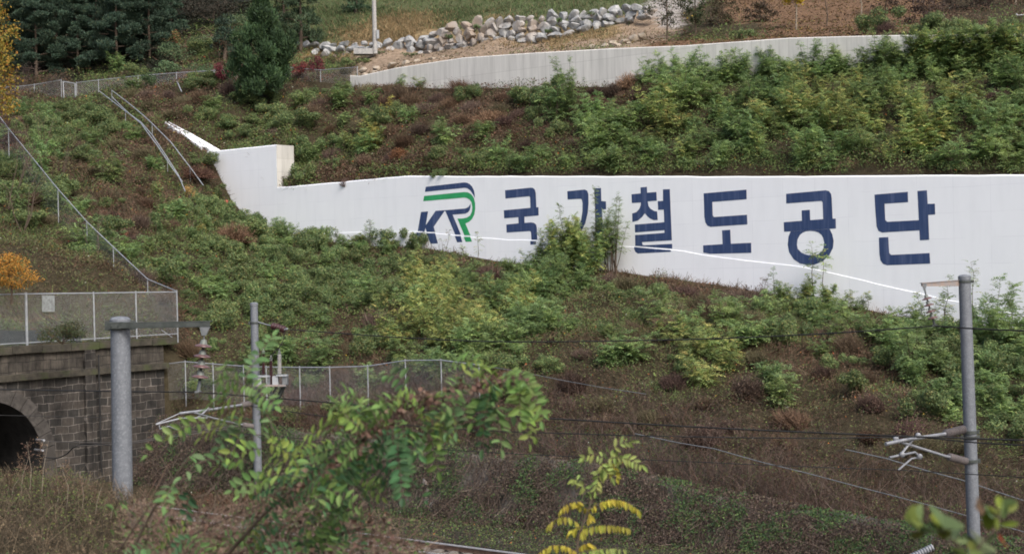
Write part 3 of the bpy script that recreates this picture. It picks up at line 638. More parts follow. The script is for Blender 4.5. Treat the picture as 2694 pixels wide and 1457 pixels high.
# ------------------------------------------------------------------ track
def tv(u): return -31.8 - .6*sstep(6, -6, u)
ru = np.concatenate([np.arange(-26, 10, 1.0), np.arange(10, 75, 3.0)])
def offp(u, o, z): return uvz(u, tv(u)+o, z)
ZR = .0
V = []; Fq = []
for u in ru:
    for o, z in ((-2.6, -.1), (-1.7, .12), (1.7, .12), (2.6, -.1)): V.append(offp(u, o, z+ZR))
for i in range(len(ru)-1):
    for k in range(3): Fq.append((i*4+k, (i+1)*4+k, (i+1)*4+k+1, i*4+k+1))
tag(mesh('trackbed', V, Fq, M['ballast']), kind='structure')
track = thing('railway_track', offp(10, 0, ZR), 'single railway track curving out of the tunnel behind the roadside branches', 'railway track')
for o in (-.72, .72):
    m1 = MB(); P = [offp(u, o, ZR+.36) for u in ru]
    for i in range(len(P)-1):
        d = P[i+1]-P[i]; L_ = np.linalg.norm(d); d /= L_; n_ = np.cross(EZ, d)
        m1.box((P[i]+P[i+1])/2, d, n_, EZ, L_+.002, .075, .04)
    r = m1.build('rail', M['rail'], track)
    m1 = MB()
    for i in range(len(P)-1):
        d = P[i+1]-P[i]; L_ = np.linalg.norm(d); d /= L_; n_ = np.cross(EZ, d); m1.box((P[i]+P[i+1])/2-EZ*.09, d, n_, EZ, L_, .03, .13); m1.box((P[i]+P[i+1])/2-EZ*.155, d, n_, EZ, L_, .14, .022)
    q = m1.build('rail_web', M['railrust'], r)
m1 = MB()
for u in np.arange(-12, 60, .62):
    m1.box(offp(u, 0, ZR+.13), TU, TV, EZ, .24, 2.5, .13)
sl_ = m1.build('sleepers', M['sleeper'], track); tag(sl_, kind='stuff')

# ------------------------------------------------------------------ boulder wall on the terrace
bw = thing('boulder_wall', at(1100, 140, 119.5), 'dry stacked retaining wall of big pale grey boulders under the tan grass', 'wall')
bmats = M['boulder']
def rockmesh(c, sx, sy, sz, seed, name, mat, parent, ax=TU, ay=TV, squash=1.0):
    r = random.Random(seed); bm = bmesh.new(); bmesh.ops.create_icosphere(bm, subdivisions=2, radius=1)
    cuts = [Vector((r.gauss(0, 1), r.gauss(0, 1), r.gauss(0, 1))).normalized() for _ in range(13)]
    offs = [r.uniform(.42, .72) for _ in range(13)]
    for v in bm.verts:
        for n_, o_ in zip(cuts, offs):
            d = v.co.dot(n_)
            if d > o_: v.co -= n_*(d-o_)
        v.co *= 1 + r.uniform(-.02, .02)
    me = bpy.data.meshes.new(name); off = origin(parent)
    for v in bm.verts:
        p = c + ax*(v.co.x*sx) + ay*(v.co.y*sy) + EZ*(v.co.z*sz) - off; v.co = Vector(p)
    bm.to_mesh(me); bm.free(); me.materials.append(mat); return link(name, me, parent)
BT = [(760, 118, 130), (830, 112, 128), (930, 112, 125), (1010, 108, 122), (1100, 92, 120), (1160, 70, 118), (1240, 55, 116), (1400, 42, 113), (1500, 35, 111), (1620, 18, 109), (1700, 14, 107)]
BB = [(760, 148, 129), (830, 152, 127), (930, 150, 124), (1010, 140, 121.5), (1110, 148, 119), (1170, 144, 117.5), (1260, 136, 115), (1400, 112, 112.3), (1500, 90, 110.5), (1620, 62, 108.7), (1700, 50, 106.7)]
def bl(T, x, k): return float(np.interp(x, [t[0] for t in T], [t[k] for t in T]))
bx = []
x = 752.0; i = 0; r_ = random.Random(3)
cand = []
for row in range(7):
    x = 752 + r_.uniform(0, 20)
    while x < 1705:
        hp = bl(BB, x, 1) - bl(BT, x, 1); nrow = max(1.9, hp/17.5); stp = r_.uniform(20, 42)
        if row < nrow:
            f = (row+.5)/math.ceil(nrow)
            cand.append((x+stp/2, bl(BB, x, 1)-hp*f+r_.uniform(-4, 4), bl(BB, x, 2)*(1-f)+bl(BT, x, 2)*f, stp, hp/math.ceil(nrow)))
        x += stp*.93
cand.sort(key=lambda c: -c[3]*c[4])
extra = MB()
for j, (x, y, d, wpx, hpx) in enumerate(cand):
    c = at(x, y, d); k_ = d/FPX
    if j < 100: rockmesh(c, wpx*k_*.74, wpx*k_*.55, hpx*k_*1.12*r_.uniform(.85, 1.3), j, 'boulder', bmats, bw)
    else:
        o = rockmesh(c, wpx*k_*.62, wpx*k_*.5, hpx*k_*.8, j, 'tmp', bmats, bw); me = o.data; off = origin(bw)
        extra.add([np.array(v.co)+off for v in me.vertices], [tuple(p.vertices) for p in me.polygons]); bpy.data.objects.remove(o); bpy.data.meshes.remove(me)
if extra.V: tag(mesh('small_boulder', extra.V, extra.F, bmats, bw), kind='stuff')
# low row of tan stones along the foot of the terrace, and the little outcrop near the right
for gname, pts, lab in (('stone_kerb', [(955, 182, 113.5), (990, 178, 114), (1030, 170, 114), (1068, 166, 114), (1100, 160, 114), (1140, 156, 114), (1170, 150, 114), (1205, 147, 114), (960, 196, 112.8), (985, 190, 113)], 'row of tan half buried stones behind the low end of the grey wall'),
                        ('rock_outcrop', [(1590, 120, 102), (1612, 112, 102), (1640, 110, 102), (1668, 100, 102), (1690, 92, 102), (1622, 120, 101.6), (1656, 114, 101.6), (1560, 124, 102)], 'cluster of tan broken rocks on the bare dirt bank')):
    t = thing(gname, at(pts[0][0], pts[0][1]+6, pts[0][2]), lab, 'rocks')
    for j, (x, y, d) in enumerate(pts):
        rockmesh(at(x, y+3, d), .55, .4, .33, 300+j, 'stone', M['tanrock'], t)
# scattered rubble of the vine covered rock cutting beside the track
cut = thing('rubble_wall', uvz(12, -24.5, 0), 'dark rough rubble wall overgrown with creeper at the foot of the slope', 'wall')
V = []; Fq = []
uu = np.arange(-2, 40, .33); zz_ = np.linspace(0, 1, 9)
for u in uu:
    zt = float(np.interp(u, [0, 12, 22, 32, 40], [2.7, 2.35, 2.1, 1.1, .7]))
    for k in zz_:
        n_ = fbm(u*1.6, k*4.0, 21, 3); V.append(uvz(u, -25.9 + 2.0*k + (n_-.5)*.7, -.2+(zt+.25)*k + (noise2(u*.8, k*0+1, 4)-.5)*.4*k))
for i in range(len(uu)-1):
    for k in range(8): Fq.append((i*9+k, (i+1)*9+k, (i+1)*9+k+1, i*9+k+1))
V = np.array([np.ravel(p) for p in V])
mesh('rubble_face', V, Fq, M['rock'], cut)
for j, (x, y) in enumerate([(1118, 1268), (1124, 1290), (1122, 1312), (1134, 1330), (1110, 1400), (1100, 1415), (1120, 1420)]):
    P = hit_v(x, y, -25.35); rockmesh(P, .12, .12, .2, 500+j, 'stone', M['boulder'], cut)

# ------------------------------------------------------------------ fences
def fence(name, pts, hgt, label, posts=None, group=None, net=True, rr=.027, mat='galv2'):
    """pts: (px, py, d) of the top rail; each post stands under its point"""
    P = [at(*p) if len(p) == 3 else np.array(p[0]) for p in pts]
    f = thing(name, P[0]-EZ*hgt, label, 'fence', group)
    m1 = MB(); m1.tube(P, rr, 7); m1.build('top_rail', M[mat], f, smooth=True)
    posts = range(len(P)) if posts is None else posts
    for i in posts:
        m1 = MB(); m1.tube([P[i]+EZ*.06, P[i]-EZ*(hgt+.4)], .029, 7); m1.build('post', M['galv2'], f, smooth=True)
    if not net: return f, P
    V = []; UVs = []; Fq = []; L_ = 0
    for i, p in enumerate(P):
        if i: L_ += np.linalg.norm(P[i]-P[i-1])
        V += [p-EZ*.02, p-EZ*hgt]; UVs += [(L_, hgt), (L_, 0)]
    for i in range(len(P)-1): Fq.append((2*i, 2*i+1, 2*i+3, 2*i+2))
    mesh('wire_mesh', V, Fq, M['link'], f, uv=UVs)
    return f, P
FU = [(940, 177, 112.3), (843, 185, 114.5), (752, 177, 117), (640, 183, 118), (563, 186, 119), (464, 192, 120), (363, 200, 121), (259, 211, 122), (201, 218, 122.6)]
fence('chain_link_fence', FU, 1.7, 'long chain link fence along the top of the slope below the pine trees')
fence('chain_link_fence', [(161, 211, 123), (90, 223, 124.5), (40, 229, 125), (-60, 232, 126)], 1.7, 'short chain link fence behind the yellow tree, left of the small gate')
gt = thing('fence_gate', at(180, 262, 122.8), 'small tubular metal gate in the upper fence', 'gate')
m1 = MB()
g = [(166, 214, 122.9), (197, 219, 122.7)]
for (px, py, d) in g: m1.tube([at(px, py, d), at(px+1, py, d)-EZ*1.65], .05, 6)
for dz in (0.03, 1.6): m1.tube([at(*g[0])-EZ*dz, at(*g[1])-EZ*dz], .045, 6)
m1.build('gate_frame', M['galv2'], gt)
V = [at(*g[0]), at(*g[0])-EZ*1.6, at(*g[1])-EZ*1.6, at(*g[1])]; mesh('wire_mesh', V, [(0, 1, 2, 3)], M['link'], gt, uv=[(0, 1.6), (0, 0), (1, 0), (1, 1.6)])
# the fence that climbs the left slope
fence('chain_link_fence', [(465, 766, 72.8), (388, 734, 76), (298, 650, 78.5), (228, 583, 80.5), (152, 497, 84.5), (22, 338, 92), (-70, 215, 98)], 2.05, 'chain link fence climbing the left slope from the stone parapet')
# fence on top of the tunnel parapet
PF = [(465, 768), (357, 769), (246, 771), (68, 773), (-70, 776)]
PP = [hit_u(x, y, PU-.35) for x, y in PF]
ft = thing('chain_link_fence', PP[0]-EZ*1.85, 'chain link fence standing on the tunnel parapet with a faded sign', 'fence')
m1 = MB(); m1.tube(PP, .03, 7); m1.build('top_rail', M['galv2'], ft, smooth=True)
m1 = MB(); m1.tube([p-EZ*(p[2]-zcop-.12) for p in PP], .022, 6); m1.build('bottom_rail', M['galv2'], ft, smooth=True)
for i, p in enumerate(PP):
    m1 = MB(); m1.tube([p+EZ*.07, np.array([p[0], p[1], zcop-.05])], .035 if i != 3 else .06, 7); m1.build('post', M['galv2'], ft, smooth=True)
m1 = MB(); m1.tube([hit_u(425, 868, PU-.35), hit_u(462, 893, PU-.35)], .02, 6); m1.build('brace', M['galv2'], ft)
V = []; UVs = []; Fq = []; L_ = 0
for i, p in enumerate(PP):
    if i: L_ += np.linalg.norm(PP[i]-PP[i-1])
    V += [p, np.array([p[0], p[1], zcop+.03])]; UVs += [(L_, 1.9), (L_, 0)]
for i in range(len(PP)-1): Fq.append((2*i, 2*i+1, 2*i+3, 2*i+2))
mesh('wire_mesh', V, Fq, M['link'], ft, uv=UVs)
q = [hit_u(x, y, PU-.28) for x, y in ((110, 776), (143, 777), (144, 820), (110, 820))]
V = q + [p + TU*.012 for p in q]; sg = mesh('hanging_sign', V, [(0, 1, 2, 3), (4, 5, 6, 7), (0, 1, 5, 4), (1, 2, 6, 5), (2, 3, 7, 6), (3, 0, 4, 7)], M['sign'], base=V[0]); tag(sg, 'small faded grey plate hanging on the fence above the tunnel', 'sign')
q = [hit_u(x, y, PU-.6) for x, y in ((-60, 868), (60, 870), (150, 868), (215, 885), (215, 905), (-60, 905))]
nn = mesh('shade_net', list(q)+[p-TU*.03 for p in q], [tuple(range(6)), tuple(range(6, 12))]+[(i, (i+1) % 6, 6+(i+1) % 6, 6+i) for i in range(6)], M['net'], base=q[0]); tag(nn, 'strip of black netting behind the parapet fence', 'net')
# fence beside the track
def hv(px, py, v):
    P = hit_v(px, py, v); return float((P-CAM)@F_)
FA = [(415, 960, -22.6), (487, 951, -22.2), (560, 957, -21.8), (640, 963, -21.4), (700, 965, -21.2), (788, 966, -21), (867, 966, -20.6), (967, 963, -20.2), (1066, 948, -20), (1160, 947, -20), (1260, 960, -20), (1360, 976, -20), (1480, 1000, -20), (1590, 1020, -20), (1700, 1036, -20)]
fence('chain_link_fence', [(a_, b_, hv(a_, b_, c_)) for a_, b_, c_ in FA[:11]], 1.75, 'chain link fence crossing the foot of the slope from the tunnel to the middle')
fence('chain_link_fence', [(a_, b_, hv(a_, b_, c_)) for a_, b_, c_ in FA[10:]], 1.2, 'overgrown low wire fence fading into dry brush behind the hanging branch tip', posts=[], net=False, rr=.013, mat='greysteel')
FB = [(1670, 1140, -22.6), (1790, 1165, -22.6), (1880, 1180, -22.6), (2000, 1214, -22.6), (2120, 1243, -22.6), (2240, 1275, -22.6), (2360, 1306, -22.7), (2440, 1327, -22.8), (2530, 1352, -22.9), (2700, 1400, -23)]
fence('chain_link_fence', [(a_, b_, hv(a_, b_, c_)) for a_, b_, c_ in FB], 1.1, 'low wire fence sagging through dry twigs at the lower right', posts=[], net=False, rr=.017, mat='greysteel')
FC_ = [(2225, 1182, -20), (2330, 1205, -20), (2440, 1238, -20), (2530, 1262, -20), (2620, 1292, -20), (2700, 1318, -20), (2800, 1350, -20)]
fence('chain_link_fence', [(a_, b_, hv(a_, b_, c_)) for a_, b_, c_ in FC_], 1.1, 'low wire fence passing behind the right pole', posts=[5], net=False, rr=.02, mat='greysteel')
fr = thing('fence_post', at(2675, 64, 92), 'lone white pipe post with a short rail at the top right corner', 'post')
m1 = MB(); m1.tube([at(2674, 36, 92), at(2675, 66, 92)], .05, 7); m1.tube([at(2674, 41, 92), at(2710, 39, 92)], .04, 7); m1.build('pipe', M['galv2'], fr)
# stair handrails on the left slope
def gh(px, py, up=0.0, d0=8.0):
    """where the line of sight comes within `up` metres of the ground"""
    d = np.arange(d0, 220, .25); P = CAM + d[:, None]*ray(px, py); u, v = to_uv(P); k = np.argmax(P[:, 2]-up < H(u, v)); return float(d[k])
def handrail(pts, label, posts=()):
    P = [at(x, y, gh(x, y, .95, 60)) for x, y, _ in pts]; o = thing('handrail', P[0], label, 'handrail', 'handrails of the overgrown slope stairs')
    m1 = MB(); m1.tube(P, .034, 6); m1.build('rail', M['galv2'], o, smooth=True)
    for i in posts: m1 = MB(); m1.tube([P[i], P[i]-EZ*1.3], .03, 6); m1.build('post', M['galv2'], o)
handrail([(261, 240, 119), (303, 272, 117), (330, 293, 115.5), (371, 322, 113), (400, 355, 111), (440, 415, 108), (470, 462, 105.5), (487, 503, 103)], 'left handrail of the overgrown stairs, broken by weeds', (2, 5))
handrail([(294, 238, 118.5), (335, 269, 116.5), (374, 301, 114.5), (400, 325, 113), (450, 375, 110), (500, 440, 107), (535, 488, 104)], 'upper right handrail of the overgrown stairs', (0, 3, 5))
handrail([(294, 255, 118.4), (340, 300, 115.8), (372, 326, 113.8), (385, 345, 112.5), (415, 385, 110), (455, 445, 107), (480, 478, 105)], 'lower middle rail of the overgrown stairs', ())
lr = thing('steel_rod', at(478, 242, 113), 'short pale rod leaning below the upper fence', 'rod'); m1 = MB(); m1.tube([at(467, 217, 117), at(478, 242, 116)], .04, 6); m1.build('rod', M['galv2'], lr)

# ------------------------------------------------------------------ poles
def disc_prof(r, core, h, n, cap=.05):
    p = [(0, core*.6), (.02, core*1.1), (cap, core*1.15), (cap+.02, core)]
    return p
def pole(px, py, d, r, label, lean=0.0, px_b=None):
    top = at(px, py, d); dirv = np.array([lean, 0, -1.0]); dirv /= np.linalg.norm(dirv); L_ = top[2] + .8
    base = top + dirv*L_/abs(dirv[2])
    o = thing('catenary_pole', base, label, 'pole')
    prof_ = [(0, r*1.12), (L_-.16, r), (L_-.15, r*1.06), (L_-.05, r*1.06), (L_-.015, r*.85), (L_, r*.3)]
    m1 = MB(); ax = -dirv; m1.lathe(base, ax, prof_, 28); m1.build('shaft', M['galv'], o, smooth=True)
    return o, top, dirv
def band(o, c, ax, r, h=.07, mat='darksteel', name='clamp_band'):
    m1 = MB(); m1.lathe(c-ax*h/2, ax, [(0, r*1.05), (.003, r*1.1), (h-.003, r*1.1), (h, r*1.05)], 24)
    for s_ in (-1, 1):
        m1.box(c + EX*s_*(r+.05), EX, EY, EZ, .09, .05, h*1.3)
        m1.tube([c+EX*s_*(r+.05)-EY*.05, c+EX*s_*(r+.05)+EY*.05], .012, 6)
    return m1.build(name, M[mat], o)
def insulator_string(name, p0, p1, n, rdisc, label, cat='insulator'):
    p0 = np.asarray(p0); p1 = np.asarray(p1); ax = p1-p0; L_ = np.linalg.norm(ax); ax /= L_
    o = thing(name, p0, label, cat); st = L_/n
    for i in range(n):
        b = p0 + ax*st*i; k = rdisc
        m1 = MB(); m1.lathe(b, ax, [(0, k*.18), (st*.04, k*.34), (st*.28, k*.40), (st*.46, k*.47), (st*.5, k*.4)], 18); m1.build('metal_cap', M['cap'], o, smooth=True)
        m1 = MB(); m1.lathe(b, ax, [(st*.44, k*.45), (st*.52, k*.72), (st*.60, k*.97), (st*.66, k), (st*.71, k*.96), (st*.72, k*.6), (st*.78, k*.3), (st*.8, k*.22)], 24); m1.build('disc', M['porcelain'], o, smooth=True)
        m1 = MB(); m1.lathe(b, ax, [(st*.76, k*.16), (st*1.02, k*.16)], 10); m1.build('pin', M['darksteel'], o)
    return o
# left pole
o1, top1, d1 = pole(316, 832, 25, .158, 'thick galvanised catenary pole at the left in front of the stone wall', -.010)
b_ = at(316.5, 856, 25); band(o1, b_, EZ, .158, .12)
m1 = MB(); a0 = at(288, 857, 24.83); a1 = at(556, 852, 24.6); ax = (a1-a0)/np.linalg.norm(a1-a0); ay = np.cross(EZ, ax); ay /= np.linalg.norm(ay); az = np.cross(ax, ay)
L_ = np.linalg.norm(a1-a0); c = (a0+a1)/2
m1.box(c+az*.045, ax, ay, az, L_, .09, .012); m1.box(c-ay*.035, ax, ay, az, L_-.02, .012, .085); m1.box(c-az*.042, ax, ay, az, L_-.1, .07, .01)
m1.box(a0+ax*.1, ax, ay, az, .26, .05, .12)
for k in (.05, .17): m1.tube([a0+ax*k-ay*.06, a0+ax*k+ay*.4], .012, 6)
m1.build('arm', M['darksteel'], o1)
m1 = MB(); t_ = [at(526, 860, 24.6), at(553, 860, 24.6), at(543, 882, 24.6), at(531, 882, 24.6)]
V = [p-EY*.03 for p in t_]+[p+EY*.03 for p in t_]; m1.add(V, [(0, 1, 2, 3), (4, 5, 6, 7), (0, 1, 5, 4), (1, 2, 6, 5), (2, 3, 7, 6), (3, 0, 4, 7)]); m1.tube([at(537, 880, 24.6), at(536.5, 896, 24.6)], .012, 6)
m1.build('hanger_plate', M['greysteel'], o1)
insulator_string('insulator_string', at(536.5, 893, 24.6), at(525.5, 1001, 24.6), 4, .138, 'string of four brown discs hanging from the arm of the thick left pole')
ck = thing('wire_clamp', at(522, 1031, 24.6), 'grey clamp between the left insulator string and the wire', 'clamp')
m1 = MB(); m1.tube([at(525.5, 1001, 24.6), at(524, 1012, 24.6), at(521, 1031, 24.6)], [.022, .03, .03], 8); m1.box(at(521, 1030, 24.6), EX, EY, EZ, .1, .05, .03); m1.build('body', M['greysteel'], ck)
# right pole
o3, top3, d3 = pole(2537, 722, 43, .168, 'tall galvanised catenary pole at the right edge of the picture', .016)
for yy in (741, 1136, 1150, 1212): band(o3, at(2537+(yy-722)*.036, yy, 43), EZ, .168, .09 if yy > 1000 else .06)
m1 = MB(); a0 = at(2523, 738, 43); a1 = at(2425, 745.5, 42.6); ax = (a1-a0)/np.linalg.norm(a1-a0); ay = np.cross(EZ, ax); az = np.cross(ax, ay)
V = []
for (p, h) in ((a0, .16), (a1, .08)):
    for j in (-1, 1):
        for k in (0, -1): V.append(p + ay*j*.04 + az*k*h)
m1.add(V, [(0, 1, 3, 2), (4, 5, 7, 6), (0, 1, 5, 4), (2, 3, 7, 6), (0, 2, 6, 4), (1, 3, 7, 5)])
c = (a0+a1)/2; m1.box(c+az*.01, ax, ay, az, np.linalg.norm(a1-a0)+.05, .12, .014); m1.build('arm', M['rustarm'], o3)
m1 = MB(); t_ = [at(2425, 745, 42.6), at(2438, 745, 42.6), at(2434, 764, 42.6), at(2431, 764, 42.6)]
V = [p-EY*.03 for p in t_]+[p+EY*.03 for p in t_]; m1.add(V, [(0, 1, 2, 3), (4, 5, 6, 7), (0, 1, 5, 4), (1, 2, 6, 5), (2, 3, 7, 6), (3, 0, 4, 7)]); m1.tube([at(2433, 762, 42.6), at(2436, 776, 42.6)], .025, 6)
m1.build('hanger_plate', M['greysteel'], o3)
insulator_string('insulator_string', at(2435.5, 775, 42.6), at(2455.5, 842, 42.6), 4, .142, 'tilted string of four brown discs under the right pole arm')
ck = thing('wire_clamp', at(2459, 857, 42.6), 'dark clamp below the tilted insulator string', 'clamp'); m1 = MB(); m1.tube([at(2455.5, 842, 42.6), at(2459, 857, 42.6)], .04, 8); m1.box(at(2459, 856, 42.6), EX, EY, EZ, .16, .06, .05); m1.build('body', M['darksteel'], ck)
def ribbed(parent, name, p0, p1, r, n, mat):
    p0 = np.asarray(p0); p1 = np.asarray(p1); ax = p1-p0; L_ = np.linalg.norm(ax); st = L_/n; pr = []
    for i in range(n): pr += [(st*(i+.05), r*.62), (st*(i+.4), r), (st*(i+.62), r), (st*(i+.95), r*.62)]
    m1 = MB(); m1.lathe(p0, ax, pr, 16); return m1.build(name, M[mat], parent, smooth=False)
ct = thing('cantilever', at(2545, 1150, 43), 'grey tube cantilever with two ribbed insulators bracketed to the right pole', 'cantilever')
D = 42.0
ribbed(ct, 'insulator', at(2536, 1129, 42.8), at(2486, 1141, 42.4), .125, 12, 'brownrib'); ribbed(ct, 'insulator', at(2542, 1213, 42.8), at(2497, 1201, 42.4), .11, 11, 'brownrib')
m1 = MB(); m1.tube([at(2488, 1140.5, 42.4), at(2440, 1148, 42), at(2380, 1157, 41.5), at(2330, 1167.5, 41.1)], .05, 10); m1.build('top_tube', M['galvarm'], ct, smooth=True)
m1 = MB(); m1.tube([at(2500, 1202, 42.4), at(2485, 1199, 42.3), at(2359, 1159, 41.4)], .042, 10); m1.build('bracket_tube', M['galvarm'], ct, smooth=True)
m1 = MB(); m1.tube([at(2402, 1156, 41.7), at(2388, 1172, 41.6), at(2371, 1194, 41.5)], .035, 8); m1.build('strut', M['galvarm'], ct, smooth=True)
m1 = MB(); m1.tube([at(2340, 1203, 41.2), at(2372, 1196, 41.5), at(2407, 1189, 41.7), at(2424, 1204, 41.8)], .035, 8); m1.build('registration_tube', M['galvarm'], ct, smooth=True)
m1 = MB(); m1.tube([at(2424, 1206, 41.8), at(2409, 1203.5, 41.8), at(2398, 1206, 41.7), at(2385, 1217, 41.6), at(2363, 1236, 41.4)], .028, 8); m1.build('steady_arm', M['galvarm'], ct, smooth=True)
for (x, y) in ((2357, 1153), (2416, 1145), (2374, 1195), (2420, 1200)):
    m1 = MB(); m1.lathe(at(x, y, 41.4)-EY*.05, EY, [(0, .05), (.02, .075), (.1, .075), (.12, .05)], 12); m1.build('fitting', M['galvarm'], ct, smooth=True)
# middle pole with switch gear
o2, top2, d2 = pole(668, 795, 64, .16, 'slimmer grey catenary pole in the middle distance behind the leaves', .0)
band(o2, at(669.5, 849, 64), EZ, .16, .09)
si = thing('strain_insulator', at(716, 857, 63.4), 'dark ribbed strain insulator leaning out from the middle pole', 'insulator')
m1 = MB(); m1.tube([at(676, 846, 64), at(715, 857, 63.5)], .02, 6); m1.build('rod', M['galv2'], si); m1 = MB(); m1.tube([at(749, 867, 63.1), at(756, 865, 63)], .05, 6); m1.build('end_fitting', M['galv2'], si)
ribbed(si, 'insulator', at(715, 856.5, 63.5), at(750, 867, 63.1), .15, 5, 'maroon')
jw = MB(); jw.tube([at(748, 868, 63.1), at(747, 890, 63.1), at(738, 910, 63), at(722, 925, 63), at(712, 946, 63)], .018, 5); tag(jw.build('jumper_wire', M['wire'], base=at(748, 868, 63.1)), 'slack black jumper wire hanging under the strain insulator', 'wire')
sw = thing('disconnect_switch', at(700, 1012, 63.6), 'switch frame with three upright insulators and grey boxes on the middle pole', 'switch')
m1 = MB(); m1.box(at(711, 1013, 63.4), R_, EY, EZ, 86*63.4/FPX, .5, .07); m1.build('platform', M['rustarm'], sw)
m1 = MB(); m1.tube([at(748, 1014, 63.4), at(716, 1078, 63.8)], .085, 6); m1.build('brace', M['darksteel'], sw)
m1 = MB(); m1.tube([at(728, 1016, 63.4), at(694, 1083, 63.9)], .035, 6); m1.build('brace', M['greysteel'], sw)
for (x0, x1, y0, y1) in ((680, 689, 991, 1011), (705, 712, 991, 1011), (718, 733, 989, 1012), (744, 757, 988, 1011)):
    m1 = MB(); c = at((x0+x1)/2, (y0+y1)/2, 63.4); k = 63.4/FPX; m1.box(c, R_, EY, EZ, (x1-x0)*k, .35, (y1-y0)*k); m1.build('box', M['box'] if x1-x0 > 8 and x0 != 744 else M['greysteel'], sw)
for (x0, x1, y) in ((678, 712, 989), (728, 757, 987)):
    m1 = MB(); c = at((x0+x1)/2, y, 63.4); k = 63.4/FPX; m1.box(c, R_, EY, EZ, (x1-x0)*k, .45, .05); m1.build('bracket_plate', M['box'], sw)
for (x, ya, yb, r, mt, n) in ((693, 985, 930, .07, 'maroon', 16), (713, 1010, 948, .075, 'maroon', 12), (735, 984, 932, .095, 'greyporc', 13)):
    ribbed(sw, 'post_insulator', at(x, ya, 63.4), at(x, yb, 63.4), r, n, mt)
    m1 = MB(); m1.lathe(at(x, yb, 63.4), EZ, [(0, .06), (.1, .07), (.12, .03), (.22, .03)], 10); m1.build('terminal', M['cap'], sw)
m1 = MB(); m1.tube([at(713, 1012, 63.4), at(714, 1042, 63.4)], .05, 6); m1.build('drive_rod', M['darksteel'], sw)
cm = thing('cantilever', at(660, 1080, 64), 'pale tube cantilever reaching left from the middle pole over the track', 'cantilever')
for (pts, r, nm) in (([(410, 1116, 60.5), (475, 1100, 61), (545, 1099, 61.6)], .04, 'registration_tube'), ([(410, 1115, 60.5), (472, 1087, 61)], .022, 'stay'), ([(472, 1087, 61), (548, 1078, 61.8), (600, 1070, 62.6), (640, 1064, 63.4)], .055, 'top_tube'),
                     ([(511, 1085, 61.3), (560, 1099, 62), (620, 1113, 63), (645, 1118, 63.6)], .04, 'bracket_tube'), ([(550, 1072, 61.7), (535, 1086, 61.6), (519, 1098, 61.5)], .04, 'strut'), ([(419, 1117, 60.5), (420, 1128, 60.5), (430, 1124, 60.6), (445, 1121, 60.7), (466, 1130, 61)], .03, 'steady_arm')):
    m1 = MB(); m1.tube([at(*p) for p in pts], r, 8); m1.build(nm, M['galvarm'], cm, smooth=True)
ribbed(cm, 'insulator', at(636, 1065, 63.3), at(664, 1060, 64), .12, 10, 'brownrib'); ribbed(cm, 'insulator', at(640, 1117, 63.4), at(666, 1121, 64), .11, 10, 'brownrib')
# utility pole on the terrace
up = thing('utility_pole', at(989, 140, 119.5), 'grey concrete utility pole rising from the boulder wall', 'pole')
m1 = MB(); bs = at(987, 142, 119.8); m1.tube([bs, bs+EZ*9], [.19, .14], 16); m1.build('shaft', M['greyporc'], up, smooth=True)
m1 = MB(); m1.box(at(994, 91, 119.6), R_, EY, EZ, .2, .15, .68); m1.build('meter_box', M['box'], up)
tb = thing('stone_block', at(957, 143, 119.8), 'low flat grey concrete block with a folded cloth beside the utility pole', 'block')
m1 = MB(); m1.box(at(957, 137, 120), R_, EY, EZ, 1.5, 1, .45); m1.build('block', M['greyporc'], tb)
cl = thing('folded_cloth', at(955, 126, 120), 'pale crumpled cloth lying on the flat grey block', 'cloth')
o = rockmesh(at(953, 124.5, 120), .5, .3, .09, 77, 'cloth', M['box'], cl)

# ------------------------------------------------------------------ wires
def wire(pts, r, label, mat='wire', n=5, smoothn=10):
    P = [at(*p) for p in pts]
    if len(P) > 2:      # smooth through the points
        out = []
        for i in range(len(P)-1):
            p0 = P[max(i-1, 0)]; p1 = P[i]; p2 = P[i+1]; p3 = P[min(i+2, len(P)-1)]
            for k in range(smoothn):
                t = k/smoothn; out.append(.5*((2*p1)+(-p0+p2)*t+(2*p0-5*p1+4*p2-p3)*t*t+(-p0+3*p1-3*p2+p3)*t**3))
        P = out+[P[-1]]
    m1 = MB(); m1.tube(P, r, n); o = m1.build('overhead_wire', M[mat], base=P[0], smooth=True); return tag(o, label, 'wire')
wire([(756, 866, 63), (985, 883, 58), (1200, 895, 54), (1400, 899, 51), (1794, 893, 47.5), (2100, 881, 45), (2300, 869, 43.5), (2458, 857, 42.6)], .020, 'black wire from the strain insulator to the right insulator string')
wire([(2458, 857, 42.6), (2560, 864, 41.5), (2720, 871, 40), (2900, 880, 38)], .022, 'black wire leaving the right insulator string to the right')
wire([(-300, 1018, 32), (0, 1024, 28.7), (290, 1029, 26), (521, 1031, 24.6)], .0105, 'thin black wire crossing the stone wall to the left insulator string')
wire([(521, 1031, 24.6), (700, 1045, 23.6), (1000, 1069, 22), (1240, 1087, 20.8), (1800, 1121, 18.6), (2300, 1144, 17.2), (2540, 1152, 16.7), (2720, 1159, 16.2)], .0098, 'long black wire sagging across the middle to the right edge')
wire([(660, 1068, 62), (900, 1100, 56), (1200, 1128, 50), (1500, 1140, 46.5), (1794, 1148, 44), (2140, 1152, 42.5), (2416, 1148, 41.4)], .016, 'thin messenger wire held by the right cantilever')
wire([(2416, 1148, 41.4), (2560, 1163, 39.5), (2720, 1172, 38)], .018, 'thin messenger wire passing the right pole')
wire([(470, 1125, 60.5), (900, 1162, 53), (1300, 1190, 48), (1800, 1213, 44), (2100, 1226, 42.5), (2363, 1236, 41.4), (2560, 1247, 40), (2720, 1257, 38)], .012, 'faint contact wire under the steady arms')
